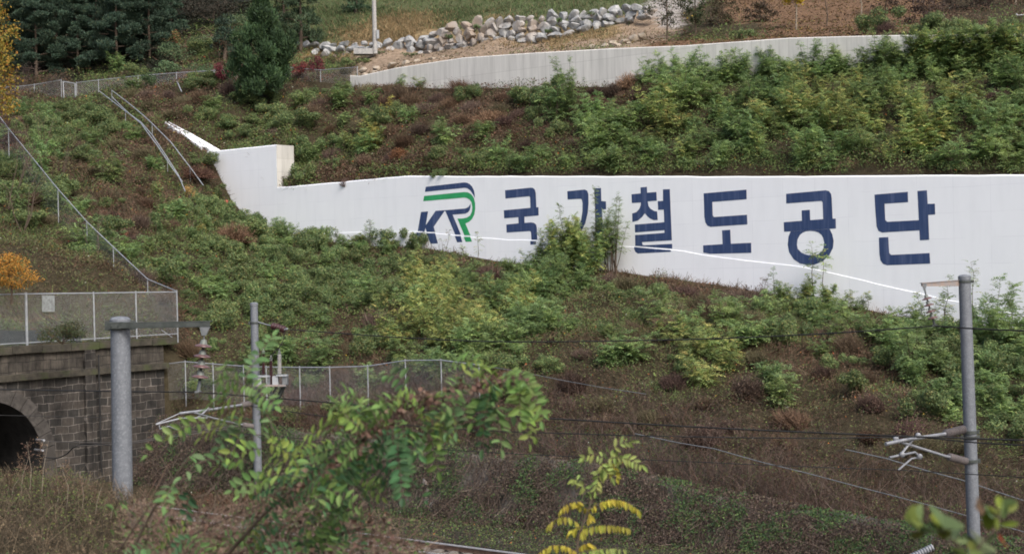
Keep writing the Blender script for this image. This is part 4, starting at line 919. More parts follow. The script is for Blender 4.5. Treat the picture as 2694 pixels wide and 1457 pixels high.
wire([(118, 1160, 64), (200, 1163, 63), (290, 1164, 62), (345, 1162, 61.5), (420, 1150, 61), (560, 1128, 60.4), (640, 1118, 63.5)], .02, 'upper grey cable from the tunnel mouth to the middle pole', 'copper')
wire([(200, 1172, 63), (290, 1169, 62), (345, 1166, 61.5), (430, 1153, 61), (600, 1128, 61)], .02, 'lower grey cable from the tunnel mouth to the middle pole', 'copper')
wire([(118, 1202, 64), (150, 1204, 63.8), (175, 1194, 63.4), (195, 1176, 63.1), (222, 1168, 62.8), (290, 1170, 62)], .03, 'slack black cable curving beside the tunnel arch')
wire([(-30, 1091, 62), (100, 1094, 62), (290, 1098, 62), (400, 1100, 61.5)], .012, 'faint wire crossing the tunnel mouth')
for (x, y, lab) in ((116, 1158, 'upper pale insulator end at the rim of the tunnel arch'), (112, 1184, 'lower pale insulator end at the rim of the tunnel arch')):
    o = thing('wall_bracket', at(x, y, 64.8), lab, 'bracket'); m1 = MB(); m1.tube([at(x-20, y-2, 65.6), at(x, y, 64.4)], .05, 8); m1.build('tube', M['galv2'], o, smooth=True)
pc = MB(); k0 = [(2375, 1475, 30), (2420, 1452, 30), (2455, 1438, 30)]
m1 = MB(); P = [at(*p) for p in k0]; ax = P[-1]-P[0]; L_ = np.linalg.norm(ax); m1.lathe(P[0], ax, [(L_*i/24, .075 if i % 2 else .06) for i in range(25)], 14)
co = m1.build('corrugated_conduit', M['galvarm'], base=P[0]); tag(co, 'pale corrugated conduit end at the bottom edge near the right pole', 'conduit')

# white concrete gutter coming down the slope to the end block
gp = [(566, 404, 107.2), (547, 391, 107.6), (515, 371, 108), (490, 355, 108.6), (465, 341, 109.4), (440, 326, 110.4)]
V = []; Fq = []
for i, (px, py, d) in enumerate(gp):
    c = at(px, py, min(d, gh(px, py, .22, 60))); u, v = to_uv(c); w_ = .62 - .08*i
    for (dv, dz) in [(-w_, -.5), (-w_, .12), (-w_+.12, .16), (-.1, .02), (.1, .02), (w_-.12, .16), (w_, .12), (w_, -.5)]:
        V.append(uvz(u+dv*.6, v+dv*.6, c[2]+dz))
for i in range(len(gp)-1):
    for k in range(7): Fq.append((i*8+k, (i+1)*8+k, (i+1)*8+k+1, i*8+k+1))
Fq += [tuple(range(8)), tuple(range(40, 48))]
gu = mesh('drain_channel', V, Fq, M['white'], base=V[0]); tag(gu, 'white painted concrete channel running down to the tall end of the wall', 'gutter')


# ------------------------------------------------------------------ plants
NUM = 'first second third fourth fifth sixth seventh eighth ninth tenth eleventh twelfth thirteenth fourteenth fifteenth sixteenth seventeenth eighteenth nineteenth twentieth'.split(); NUM += ['twenty '+q_ for q_ in NUM[:9]]
def nrm(a): return a/(np.linalg.norm(a, axis=-1, keepdims=True)+1e-9)
def rvec(n): return nrm(rng.normal(size=(n, 3)))
def pinnate(B, D, L, k=5, lw=.36, droop=.35, ww=.42, six=False, hang=0.15, termin=True):
    """compound leaves: leaflet polygons; B base, D direction, L length"""
    n = len(B); up = np.array([0, 0, 1.0]); out = []
    L = np.broadcast_to(L, (n,)); rollv = nrm(up + rng.normal(0, .35, (n, 3)))
    dr = droop*rng.uniform(.5, 1.5, n)
    for j in range(k + (1 if termin else 0)):
        t = (j+.7)/(k+.2) if j < k else 1.0
        pos = B + D*(L*t)[:, None] - up*(dr*L*t*t)[:, None]; tan = nrm(D - up*(2*dr*t)[:, None]); side = nrm(np.cross(tan, rollv))
        for s_ in ((-1, 1) if j < k else (0,)):
            d = nrm(side*s_*.95 + tan*(.35 if s_ else 1) - up*hang + rng.normal(0, .12, (n, 3)))
            ll = L*lw*(1-.5*abs(t-.5))*rng.uniform(.85, 1.15, n); nn = nrm(np.cross(d, np.cross(up+rng.normal(0, .25, (n, 3)), d))); wd = nrm(np.cross(nn, d)); w_ = (ll*ww/2)[:, None]; l_ = ll[:, None]
            if six:
                cup = nn*l_*.06
                out.append(np.stack([pos+d*l_*.04, pos+d*l_*.28+wd*w_*.85+cup, pos+d*l_*.62+wd*w_*.95+cup, pos+d*l_*.9+wd*w_*.45, pos+d*l_, pos+d*l_*.9-wd*w_*.45, pos+d*l_*.62-wd*w_*.95+cup, pos+d*l_*.28-wd*w_*.85+cup], 1))
            else: out.append(np.stack([pos, pos+d*l_*.5+wd*w_, pos+d*l_, pos+d*l_*.5-wd*w_], 1))
    m = len(out); return np.concatenate(out, 0), np.tile(np.arange(n), m)
def mixcol(c, n, var=.18, hue=.08):
    c = np.array(c); a = c[None, :]*rng.uniform(1-var, 1+var, (n, 1))*(1+rng.uniform(-hue, hue, (n, 3))); return a
GAIN = 1.0
def pick(cols, w_, n):
    i = rng.choice(len(cols), n, p=np.array(w_)/sum(w_)); return np.array(cols)[i]
LG = (.205, .295, .068); LG2 = (.135, .225, .068); YG = (.34, .36, .075); YL = (.48, .38, .05)
def sapling_mesh(name, h, nst, spread, nleaf, L, cols, w_, bare=.12, elev=.38, k=6, straight=.12):
    """returns (stem mesh data, leaf polygons, leaf colours) centred on the origin"""
    st = MB(); LV = []; LC = []
    for s_ in range(nst):
        a = rng.uniform(0, 2*math.pi); r0 = rng.uniform(0, .12)*spread; hh = h*rng.uniform(.55, 1.0) if s_ else h
        lean = np.array([math.cos(a), math.sin(a), 0])*spread*rng.uniform(.2, 1)*(1 if nst > 1 else .2)
        ts = np.linspace(0, 1, 7); wob = rng.normal(0, straight*.25, (7, 3)); wob[0] = 0; wob[:, 2] = 0
        pts = np.array([np.array([math.cos(a), math.sin(a), 0])*r0 + lean*t**1.2 + np.array([0, 0, hh*t]) for t in ts]) + wob
        st.tube(list(pts), list(np.linspace(.012+.006*hh, .004, 7)), 5)
        n = max(4, int(nleaf*hh/h)); t = rng.uniform(bare, 1.0, n)**.85
        x = t*6; i = np.minimum(x.astype(int), 5); f = (x-i)[:, None]; B = pts[i]*(1-f)+pts[i+1]*f
        az = np.arange(n)*2.4+rng.uniform(0, 6); el = elev+(t-.5)*.9+rng.normal(0, .2, n)
        D = np.stack([np.cos(az)*np.cos(el), np.sin(az)*np.cos(el), np.sin(el)], 1)
        LL = L*rng.uniform(.7, 1.2, n)*(1.15-.5*t)
        q, li = pinnate(B, D, LL, k)
        c = pick(cols, w_, n)*rng.uniform(.8, 1.2, (n, 1)); LV.append(q); LC.append(c[li])
    return st, np.concatenate(LV), np.concatenate(LC)
def plant(name, label, cat, group, loc, st, LV, LC, leafmat_='farleaf', scale=1.0, rot=0, stem='bark'):
    o = thing(name, (0, 0, 0), label, cat, group)
    if st is not None: st.build('stem', M[stem], o, smooth=True)
    bigmesh('foliage', LV, LV.shape[1], LC, M[leafmat_], o)
    o.location = Vector(loc); o.scale = (scale,)*3; o.rotation_euler = (0, 0, rot); return o
def dup(root, loc, rot, sc, label=None, group=None):
    r = root.copy(); COL.objects.link(r); r.location = Vector(loc); r.rotation_euler = (0, 0, rot); r.scale = tuple(sc)
    if label: r['label'] = label
    if group: r['group'] = group
    for ch in list(root.children):
        c = ch.copy(); COL.objects.link(c); c.parent = r
    return r
def blob_leaves(lobes, n, size, cols, w_, asp=.55, shell=.5, upb=.35):
    """leaf quads through a set of ellipsoid lobes [(c, (rx,ry,rz))]"""
    vol = np.array([l[1][0]*l[1][1]*l[1][2] for l in lobes])**(.66); idx = rng.choice(len(lobes), n, p=vol/vol.sum())
    C = np.array([l[0] for l in lobes], float)[idx]; Rr = np.array([l[1] for l in lobes], float)[idx]
    d = rvec(n); r = rng.uniform(shell, 1.05, n)[:, None]; P = C + d*Rr*r
    nn = nrm(d*.8 + np.array([0, 0, upb]) + rng.normal(0, .55, (n, 3))); a = nrm(np.cross(nn, rvec(n))); b = np.cross(nn, a)
    s_ = (size*rng.uniform(.6, 1.3, n))[:, None]
    q = np.stack([P-a*s_*.5, P+b*s_*asp*.5, P+a*s_*.5, P-b*s_*asp*.5], 1)
    return q, pick(cols, w_, n)*rng.uniform(.75, 1.25, (n, 1))
GNDCACHE = {}
def ground_at(px, py, up=0, d0=8): return at(px, py, gh(px, py, up, d0))
def Hxy(P):
    u, v = to_uv(np.asarray(P, float)); return float(H(u, v))

# --- undergrowth, one sheet of uncountable leaves, stalks and blades
def scatter(u0_, u1_, v0_, v1_, dens):
    n = int((u1_-u0_)*(v1_-v0_)*dens); u = rng.uniform(u0_, u1_, n); v = rng.uniform(v0_, v1_, n)
    P = uvz(u, v, H(u, v)); px, py, d = project(P)
    k = (px > -420) & (px < 3300) & (py > -90) & (py < 1560) & (d > 5); return P[k], u[k], v[k], d[k]
def undergrowth():
    parts = []
    for (a, b, c, d_, dens) in ((-24, 52, .5, 1.5, 260), (-4, 46, -23.6, -.35, 210), (3, 46, -29.8, -23.6, 210), (-40, -4, -22, 4, 170), (-78, -28, 4, 34, 80), (-78, -40, -28, 4, 90), (-40, -28, -45, -22, 120), (-28, 50, .6, 10.6, 150), (-26, 55, 11.5, 20, 60), (-60, 60, 20, 75, 24), (-30, -4, -45, -22, 150)):
        parts.append(scatter(a, b, c, d_, dens))
    P = np.concatenate([p[0] for p in parts]); u = np.concatenate([p[1] for p in parts]); v = np.concatenate([p[2] for p in parts]); d = np.concatenate([p[3] for p in parts])
    t = veg(P); n = len(P)
    k = ~(((v < -22) & (u > -3.9)) & (t != 'I')) | (v > -29.9); P, u, v, d, t = P[k], u[k], v[k], d[k], t[k]; n = len(P)
    mound = np.clip(fbm(u*.45+9, v*.45+9, 31, 3)-.33, 0, 1)*2.0; patch = fbm(u*.22+30, v*.22, 40, 3); fine = noise2(u*1.7, v*1.7, 50); pat2 = fbm(u*1.1+3, v*1.1, 44, 3)
    hmax = np.select([np.isin(t, ['g', 't', 'd', 'l', 'w', 'P']), t == 'B', np.isin(t, ['T']), np.isin(t, ['L', 'Y', 'S'])], [.12, .22+mound*.8, .2+mound*.9, .15+mound*.5], .15+mound*.7)
    hmax = np.where(v < -25.5, .18, hmax); hmax = np.where((v > .45) & (v < 2) & (u > -24), hmax+.28, hmax)
    hmax = hmax*np.where((np.abs(v) < 1.6) & (v < 0), .45, 1)
    kind = np.zeros(n, int)                       # 0 leaf, 1 stalk, 2 blade, 3 litter
    r = rng.random(n)
    kind = np.where(np.isin(t, ['B']), np.where(r < .52, 1, 0), kind); kind = np.where(t == 'T', np.where(r < .36, 1, 0), kind)
    kind = np.where(t == 'M', np.where(r < .35, 1, 0), kind); kind = np.where(t == 'V', np.where(r < .3, 1, 0), kind); kind = np.where(np.isin(t, ['g', 't']), 2, kind); kind = np.where(np.isin(t, ['l', 'd', 'P', 'w']), 3, kind)
    kind = np.where(np.isin(t, ['L', 'Y', 'S']), np.where(r < .18, 1, 0), kind)
    keep = np.ones(n, bool); keep &= ~((t == 'd') & (rng.random(n) < .75)) & ~((t == 'w') & (rng.random(n) < .9))
    BR = np.array([(.145, .092, .06), (.105, .07, .048), (.2, .14, .092), (.125, .10, .058), (.16, .082, .054)]); TW = np.array([(.11, .08, .062), (.15, .115, .09), (.065, .05, .04), (.13, .08, .058)])
    GR = np.array([(.11, .175, .055), (.15, .215, .065), (.09, .145, .055), (.19, .24, .075), (.14, .155, .06)]); OL = np.array([(.15, .15, .065), (.15, .15, .06), (.095, .10, .05), (.14, .105, .06)])
    def ch(A_): return A_[rng.integers(0, len(A_), n)]
    col = ch(GR)
    col = np.where((t == 'B')[:, None], np.where((kind == 1)[:, None], ch(BR), np.where((pat2+rng.normal(0, .07, n) > .6)[:, None], ch(GR)*.8, ch(BR))), col)
    col = np.where((t == 'T')[:, None], np.where((kind == 1)[:, None], ch(TW), np.where((pat2+rng.normal(0, .1, n) > .5)[:, None], np.where((rng.random(n) < .5)[:, None], ch(GR)*.85, ch(OL)), ch(BR)*.65)), col)
    col = np.where((t == 'V')[:, None], np.where((.5*patch+.5*pat2+rng.normal(0, .08, n) > .5)[:, None], ch(GR)*.9, np.where((kind == 1)[:, None], ch(BR), ch(OL))), col)
    col = np.where((t == 'M')[:, None], np.where((.5*patch+.5*pat2+rng.normal(0, .08, n) > .46)[:, None], ch(GR), ch(BR)), col)
    col = np.where((np.isin(t, ['L', 'Y', 'S']) & (kind == 1))[:, None], ch(BR)*.7, col)
    col = np.where((t == 'I')[:, None], np.where((rng.random(n) < .6)[:, None], ch(GR)*.75, ch(TW)*.8), col)
    col = np.where((t == 'g')[:, None], ch(np.array([(.10, .155, .06), (.125, .165, .065), (.09, .13, .05), (.16, .14, .075)])), col)
    col = np.where((t == 't')[:, None], ch(np.array([(.30, .215, .11), (.25, .175, .085), (.36, .26, .14), (.17, .15, .075)])), col)
    col = np.where((t == 'l')[:, None], ch(np.array([(.16, .10, .055), (.24, .15, .08), (.10, .07, .045), (.34, .24, .09), (.10, .12, .045)])), col)
    col = np.where((t == 'd')[:, None], ch(np.array([(.34, .26, .18), (.25, .2, .14), (.12, .13, .05)])), col)
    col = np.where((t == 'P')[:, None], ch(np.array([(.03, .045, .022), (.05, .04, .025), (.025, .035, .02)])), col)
    # odd autumn leaves
    od = (rng.random(n) < .012) & (kind == 0); col = np.where(od[:, None], ch(np.array([(.38, .11, .04), (.42, .28, .04), (.32, .33, .26), (.45, .17, .05)])), col)
    col = col*(.72+.56*fine)[:, None]*rng.uniform(.8, 1.2, (n, 1))
    P, u, v, d, t, kind, col, hmax = [x_[keep] for x_ in (P, u, v, d, t, kind, col, hmax)]; n = len(P)
    base = P + EZ*(hmax*rng.uniform(0, 1, n)**.6)[:, None]*np.where((kind == 0), 1, .35)[:, None]
    sc = np.clip(d/80, .62, 1.6)
    up = np.array([0, 0, 1.0])
    # leaves
    Q = np.zeros((n, 4, 3))
    nn = nrm(up*.7 - TV*.35 + rng.normal(0, .5, (n, 3))); a = nrm(np.cross(nn, rvec(n))); b = np.cross(nn, a)
    s0 = (rng.uniform(.05, .12, n)*sc)[:, None]
    lf = np.stack([base-a*s0*.55, base+b*s0*.36, base+a*s0*.55, base-b*s0*.36], 1)
    lean_ = np.stack([noise2(u*.9, v*.9, 101)-.5, noise2(u*.9, v*.9, 105)-.5, np.zeros(n)], 1)*3.2; dirs = nrm(up*rng.uniform(.1, 1.0, (n, 1)) + lean_ + rng.normal(0, .45, (n, 3))); wd = nrm(np.cross(dirs, rvec(n)))
    ln = (rng.uniform(.12, .5, n)*(.6+.9*noise2(u*.6, v*.6, 111)))[:, None]; ww = (rng.uniform(.006, .014, n)*sc)[:, None]*1.25; bend = rng.normal(0, .12, (n, 3))*ln
    stk = np.stack([base-wd*ww, base+wd*ww, base+dirs*ln+bend+wd*ww*.4, base+dirs*ln+bend-wd*ww*.4], 1)
    lb = (rng.uniform(.12, .3, n)*np.clip(sc, 1, 1.4))[:, None]; wb_ = (rng.uniform(.015, .03, n)*sc)[:, None]; db = nrm(up*.6+rng.normal(0, .5, (n, 3)))
    bld = np.stack([base-wd*wb_, base+wd*wb_, base+db*lb+wd*wb_*.3, base+db*lb-wd*wb_*.3], 1)
    nn2 = nrm(up + rng.normal(0, .4, (n, 3))); a2 = nrm(np.cross(nn2, rvec(n))); b2 = np.cross(nn2, a2); s2 = (rng.uniform(.05, .13, n)*sc)[:, None]
    lit = np.stack([base-a2*s2*.6, base+b2*s2*.4, base+a2*s2*.6, base-b2*s2*.4], 1)
    Q = np.where((kind == 0)[:, None, None], lf, np.where((kind == 1)[:, None, None], stk, np.where((kind == 2)[:, None, None], bld, lit)))
    print('undergrowth', n)
    gk = np.isin(kind, [2]); 
    tag(bigmesh('grass', Q[gk], 4, col[gk], M['cover']), 'short green and tan grass on the upper slope', 'grass', kind='stuff')
    tag(bigmesh('undergrowth', Q[~gk], 4, col[~gk], M['cover']), 'tangle of dry brown weeds, creepers and fallen leaves covering the slopes', 'undergrowth', kind='stuff')
undergrowth()

# creeper hanging over the rubble wall beside the track
def creeper():
    n = 90000; u = rng.uniform(-2, 40, n); k = rng.random(n); zt = np.interp(u, [0, 12, 22, 32, 40], [2.7, 2.35, 2.1, 1.1, .7])
    pat = fbm(u*.8, k*3, 61, 3); keep = pat+rng.normal(0, .07, n) > .33; u, k, zt, pat = u[keep], k[keep], zt[keep], pat[keep]; n = len(u)
    P = uvz(u, -26.0+2.0*k - rng.uniform(.0, .55, n), -.1+(zt+.45)*k)
    nn = nrm(-TV*.8+EZ*.5+rng.normal(0, .45, (n, 3))); a = nrm(np.cross(nn, rvec(n))); b = np.cross(nn, a); s0 = rng.uniform(.035, .085, n)[:, None]
    q = np.stack([P-a*s0*.6, P+b*s0*.4, P+a*s0*.6, P-b*s0*.4], 1)
    g = fbm(u*1.3+4, k*4, 71, 3)+rng.normal(0, .08, n) > .5
    col = np.where(g[:, None], pick([(.085, .15, .05), (.055, .105, .045), (.13, .19, .06)], [1, 1, .6], n), pick([(.12, .08, .062), (.16, .12, .095), (.07, .052, .044), (.13, .11, .07)], [1, 1, 1, 1], n))*rng.uniform(.7, 1.3, (n, 1))
    m = 16000; u2 = rng.uniform(-2, 40, m); k2 = rng.random(m); z2 = np.interp(u2, [0, 12, 22, 32, 40], [2.7, 2.35, 2.1, 1.1, .7]); B = uvz(u2, -26.1+2.0*k2-.2, (z2+.3)*k2)
    dd = nrm(-EZ*.9 - TV*.25 + rng.normal(0, .5, (m, 3))); wd = nrm(np.cross(dd, rvec(m))); ln = rng.uniform(.25, .8, m)[:, None]; w2 = rng.uniform(.004, .009, m)[:, None]
    q2 = np.stack([B-wd*w2, B+wd*w2, B+dd*ln+wd*w2, B+dd*ln-wd*w2], 1); c2 = pick([(.15, .11, .09), (.1, .075, .06), (.2, .16, .13)], [1, 1, .4], m)
    tag(bigmesh('creeper', np.concatenate([q, q2]), 4, np.concatenate([col, c2]), M['cover']), 'dark creeper and dead stems draped over the rubble wall', 'creeper', kind='stuff')
creeper()
# tall dry twigs standing along the track side and in front of the lower fences
def twigs():
    B = []; 
    for (a, b, c, d_, n) in ((2, 44, -23.8, -18, 5200), (18, 44, -25.8, -22, 3200), (-3, 12, -26, -22, 900)):
        u = rng.uniform(a, b, n); v = rng.uniform(c, d_, n); B.append(uvz(u, v, H(u, v)))
    B = np.concatenate(B); t = veg(B); k = np.isin(t, ['T', 'B', 'M', 'I']); B = B[k]; n = len(B)
    out = []; cc = []
    h = rng.uniform(.5, 1.6, n); lean = rng.normal(0, .4, (n, 3)); lean[:, 2] = 0; wd = nrm(np.cross(EZ+lean, rvec(n)))
    c0 = pick([(.13, .09, .07), (.09, .062, .052), (.19, .14, .115), (.12, .068, .05)], [1, 1, .5, .6], n)
    for j in range(3):
        t0, t1 = j/3, (j+1)/3; f = lambda t_: B + EZ*(h*t_*(1-.25*t_))[:, None] + lean*(h*t_**1.8)[:, None]
        w0 = .009*(1-.6*t0); w1 = .009*(1-.6*t1); out.append(np.stack([f(t0)-wd*w0, f(t0)+wd*w0, f(t1)+wd*w1, f(t1)-wd*w1], 1)); cc.append(c0)
    for j in range(5):
        t0 = rng.uniform(.3, .95, n); p = B + EZ*(h*t0*(1-.25*t0))[:, None] + lean*(h*t0**1.8)[:, None]; dd = nrm(EZ*.4+rng.normal(0, .7, (n, 3))); L_ = (h*rng.uniform(.1, .3, n))[:, None]; w0 = .006
        out.append(np.stack([p-wd*w0, p+wd*w0, p+dd*L_+wd*w0*.4, p+dd*L_-wd*w0*.4], 1)); cc.append(c0)
    tag(bigmesh('dry_twigs', np.concatenate(out), 4, np.concatenate(cc), M['cover']), 'thicket of dry brown twigs along the fences beside the track', 'twigs', kind='stuff')
twigs()

# --- shrubs on the slopes: a few plants modelled, the rest copies
LOCG = []; LOCY = []; BRD = []
def hide(o): PROTO.append(o)
PROTO = []
for i in range(6):
    st, q, c = sapling_mesh('s', rng.uniform(1.5, 2.3), 9, 1.2, 30, .56, [LG, LG2, (.18, .27, .09)], [1, .8, .5]); LOCG.append(('locust_shrub', st, q, c))
for i in range(3):
    st, q, c = sapling_mesh('s', rng.uniform(1.5, 2.3), 9, 1.2, 29, .56, [YG, (.2, .28, .08), LG, (.40, .33, .07)], [1, 1, .6, .25]); LOCY.append(('locust_shrub', st, q, c))
for i in range(5):
    lob = [(np.array([rng.normal(0, .5), rng.normal(0, .5), rng.uniform(.3, 1.1)]), (rng.uniform(.3, .55), rng.uniform(.3, .55), rng.uniform(.25, .45))) for _ in range(8)]
    q, c = blob_leaves(lob, 3600, .115, [(.115, .175, .05), (.08, .14, .048), (.17, .235, .06), (.135, .145, .052), (.25, .235, .06)], [1, .9, .7, .4, .2]); BRD.append(('leafy_shrub', None, q, c))
WDS = []
WC = [[(.17, .115, .078), (.125, .085, .06), (.22, .16, .11)], [(.15, .10, .08), (.11, .075, .06), (.2, .15, .12)], [(.17, .11, .07), (.13, .085, .055)], [(.15, .14, .075), (.12, .10, .06), (.2, .17, .10)], [(.12, .075, .062), (.085, .055, .047), (.17, .11, .09)]]
for i in range(5):
    n_ = 1300; a_ = rng.uniform(0, 6.283, n_); r_0 = rng.uniform(0, .5, n_); B_ = np.stack([np.cos(a_)*r_0, np.sin(a_)*r_0, np.zeros(n_)], 1)
    ln_ = np.array([.5*math.cos(i*2.1), .5*math.sin(i*2.1), 0]); hh_ = rng.uniform(.3, 1.05, n_)[:, None]; T_ = B_*1.7 + ln_*hh_ + EZ*hh_*.85 + rng.normal(0, .16, (n_, 3))
    wd_ = nrm(np.cross(T_-B_, rvec(n_)))*.011; c_ = pick(WC[i], [1]*len(WC[i]), n_)*rng.uniform(.7, 1.3, (n_, 1)); q_ = [np.stack([B_-wd_, B_+wd_, T_+wd_*.6, T_-wd_*.6], 1)]; cc_ = [c_]
    for k_ in range(3): p_ = B_+(T_-B_)*rng.uniform(.4, 1.05, (n_, 1))+rng.normal(0, .04, (n_, 3)); a2_ = rvec(n_)*rng.uniform(.02, .055, (n_, 1)); b2_ = nrm(np.cross(a2_, rvec(n_)))*.018; q_.append(np.stack([p_-a2_, p_-b2_, p_+a2_, p_+b2_], 1)); cc_.append(c_*rng.uniform(.8, 1.25, (n_, 1)))
    WDS.append(('weed_clump', None, np.concatenate(q_), np.concatenate(cc_), 'dry'))
def make(pr, loc, label, cat, group): return plant(pr[0], label, cat, group, loc, pr[1], pr[2], pr[3], pr[4] if len(pr) > 4 else 'farleaf')
def place_all():
    n = 5200; pts = []
    for (a, b, c, d_, m) in ((-4, 48, -22, -.9, 2600), (-60, -4, -21, 4, 3000), (-55, -28, 4, 24, 500), (-28, 50, .9, 10.2, 2300), (0, 50, 11.8, 16, 260)):
        u = rng.uniform(a, b, m); v = rng.uniform(c, d_, m); P = uvz(u, v, H(u, v)); pts.append(np.concatenate([P, u[:, None], v[:, None]], 1))
    A = np.concatenate(pts); t = veg(A[:, :3], False); px, py, d = project(A[:, :3])
    ok = (px > -60) & (px < 2900) & (py > -20) & (py < 1200) & np.isin(t, ['L', 'Y', 'S', 'M', 'B', 'V', 'T'])
    A, t, px, py = A[ok], t[ok], px[ok], py[ok]
    LABS = {}; grid = {}; cnt = {'L': 0, 'Y': 0, 'S': 0, 'W': 0}; protos = {}
    for i in range(len(A)):
        ty = t[i]; u, v = A[i, 3], A[i, 4]
        if ty == 'M':
            if rng.random() < .5: continue
            q_ = rng.random(); ty = 'S' if q_ < .45 else ('L' if q_ < .7 else 'W')
        elif ty == 'B': ty = 'W' if rng.random() < (.9 if u < -4 or v > 0 or py[i] < 860 else .68) else ('L' if rng.random() < .5 else 'S')
        elif ty == 'V':
            if rng.random() < (.45 if px[i] < 1400 else .68): continue
            ty = 'W' if rng.random() < .6 else ('S' if rng.random() < .5 else 'L')
        elif ty == 'T': ty = 'W'
        elif ty == 'S' and rng.random() < .16: continue
        elif ty == 'S' and rng.random() < .18: ty = 'L'
        elif ty in 'SL' and rng.random() < .07: ty = 'W'
        if ty == 'W' and rng.random() < .35: continue
        sp = {'L': 1.12, 'Y': 1.1, 'S': 1.16, 'W': 1.35}[ty]*(1.0 if v > 0 else 1.0)
        g = (int(u//1.3), int(v//1.3)); bad = False
        for a in (-1, 0, 1):
            for b in (-1, 0, 1):
                for (uu_, vv_) in grid.get((g[0]+a, g[1]+b), ()):
                    if (uu_-u)**2+(vv_-v)**2 < sp*sp: bad = True
        if bad: continue
        if v < 0 and v > -2.0 and u > -24 and px[i] > 1150 and rng.random() < .85: continue
        if py[i] < 262 and px[i] < 900 and (rng.random() < .85 or py[i] < 205 and px[i] > 540): continue
        if -29.5 < u < -21.3 and -.5 < v < 2.7: continue
        xl_ = np.interp(py[i]-18, [240, 322, 415, 503], [250, 360, 432, 480]); xr_ = np.interp(py[i]-18, [238, 325, 440, 488], [300, 404, 504, 540])
        if 238 < py[i] < 535 and xl_-22 < px[i] < xr_+18: continue
        if (420 < px[i] < 600 and 325 < py[i] < 425) or (px[i] < 265 and py[i] < 290): continue
        lst = {'L': LOCG, 'Y': LOCY, 'S': BRD, 'W': WDS}[ty]
        if ty == 'S': key = 'S'
        else: key = 'L' if ty == 'L' else 'Y'
        X_ = px[i]; Y_ = py[i]; kindw = {'L': 'feathery shrub', 'Y': 'yellowish feathery shrub', 'S': 'leafy shrub', 'W': 'dry clump'}[ty]
        if v > 0 and u > -28:
            where = ['above the plain left part of the wall', 'above the emblem', 'above the first letter', 'above the half hidden letter', 'above the third letter', 'above the fourth letter', 'above the ring letter', 'above the last letter', 'above the wall at the right edge'][int(np.searchsorted([1060, 1290, 1460, 1640, 1800, 2020, 2250, 2480], X_))]
            row = ['high on slope', 'midway up slope', 'low on slope'][int(np.clip((v-10.8)/-3.6, 0, 2))]
        elif u > -4:
            where = ['left of the middle pole', 'right of the middle pole', 'below the emblem', 'below the first letter', 'below the half hidden letter', 'below the third letter', 'below the fourth letter', 'below the ring letter', 'near the right pole'][int(np.searchsorted([668, 1000, 1250, 1420, 1640, 1800, 2000, 2300], X_))]
            row = ['high on bank', 'midway down bank', 'low on bank'][int(np.clip(-v/7.5, 0, 2))]
        else:
            where = ['near the left edge', 'beside the climbing fence', 'left of the stairs', 'among the stair rails', 'left of the rusty clump', 'right of the rusty clump', 'left of the conifer foot', 'right of the conifer foot'][0 if X_ < 130 else (1 if X_ < 250 else (2 if X_ < 400 and Y_ > 250 else (3 if X_ < 540 and Y_ < 520 else (4 if Y_ > 400 and X_ < 560 else (5 if Y_ > 400 else (6 if X_ < 690 else 7))))))]
            row = 'at %s height' % ['top fence', 'stair top', 'stair middle', 'end block', 'emblem', 'ledge', 'climbing fence', 'parapet fence', 'pole top', 'pole arm'][int(np.clip((Y_-200)/68, 0, 9))]
        lab = (kindw, row, where); grp = {'L': 'green locust shrubs ', 'Y': 'yellow green locust shrubs ', 'S': 'leafy shrubs ', 'W': 'dry weed clumps '}[ty]+('above the white wall' if v > 0 and u > -28 else ('on the lower bank' if u > -4 else 'on the left slope'))
        tot = cnt['L']+cnt['Y'] if ty in 'LY' else cnt[ty]
        if tot >= 295: continue
        cnt[ty] += 1; grid.setdefault(g, []).append((u, v))
        s_ = rng.uniform(.62, 1.2)*(1.0 if v > 0 else .9)*(.85 if ty == 'S' else 1.0)*(1.15 if u < -4 and ty == 'S' else 1); 
        if v > 0 and v < 1.8: s_ *= .75
        if v < 0 and v > -3 and px[i] > 1100: s_ *= .6
        k = rng.integers(len(lst)); pr = lst[k]; loc = A[i, :3]-EZ*.12; rot = rng.uniform(0, 6.28); s_ = s_*(.8 if ty == 'W' else 1); sc = (s_*rng.uniform(.85, 1.2), s_*rng.uniform(.85, 1.2), s_*rng.uniform(.8, 1.25))
        if ty == 'W': s_ *= .85
        if (ty, k) not in protos:
            o = make(pr, loc, 'shrub', 'shrub' if ty != 'W' else 'weeds', grp); o.scale = sc; o.rotation_euler = (0, 0, rot); protos[(ty, k)] = o
        else: o = dup(protos[(ty, k)], loc, rot, sc, 'shrub', grp)
        LABS.setdefault(lab, []).append((X_, Y_, o))
    ORD = ['leftmost'] + [w_+' from left' for w_ in NUM[1:]]
    for (kw, row, where), L_ in LABS.items():
        L_.sort(key=lambda q: q[0])
        for j, (_, _, o) in enumerate(L_):
            if len(L_) == 1: o['label'] = '%s %s %s' % (kw, row, where)
            elif j == len(L_)-1: o['label'] = 'rightmost %s %s %s' % (kw, row, where)
            else: o['label'] = '%s %s %s %s' % (ORD[min(j, 28)], kw, row, where)
    for L_ in LABS.values():
        for _, _, o in L_: o['label'] = o['label'].replace('yellowish feathery', 'yellowish').replace(' at the right edge', ' at right')
    print('shrubs', cnt, 'most per cell', max(len(q) for q in LABS.values()))
place_all()

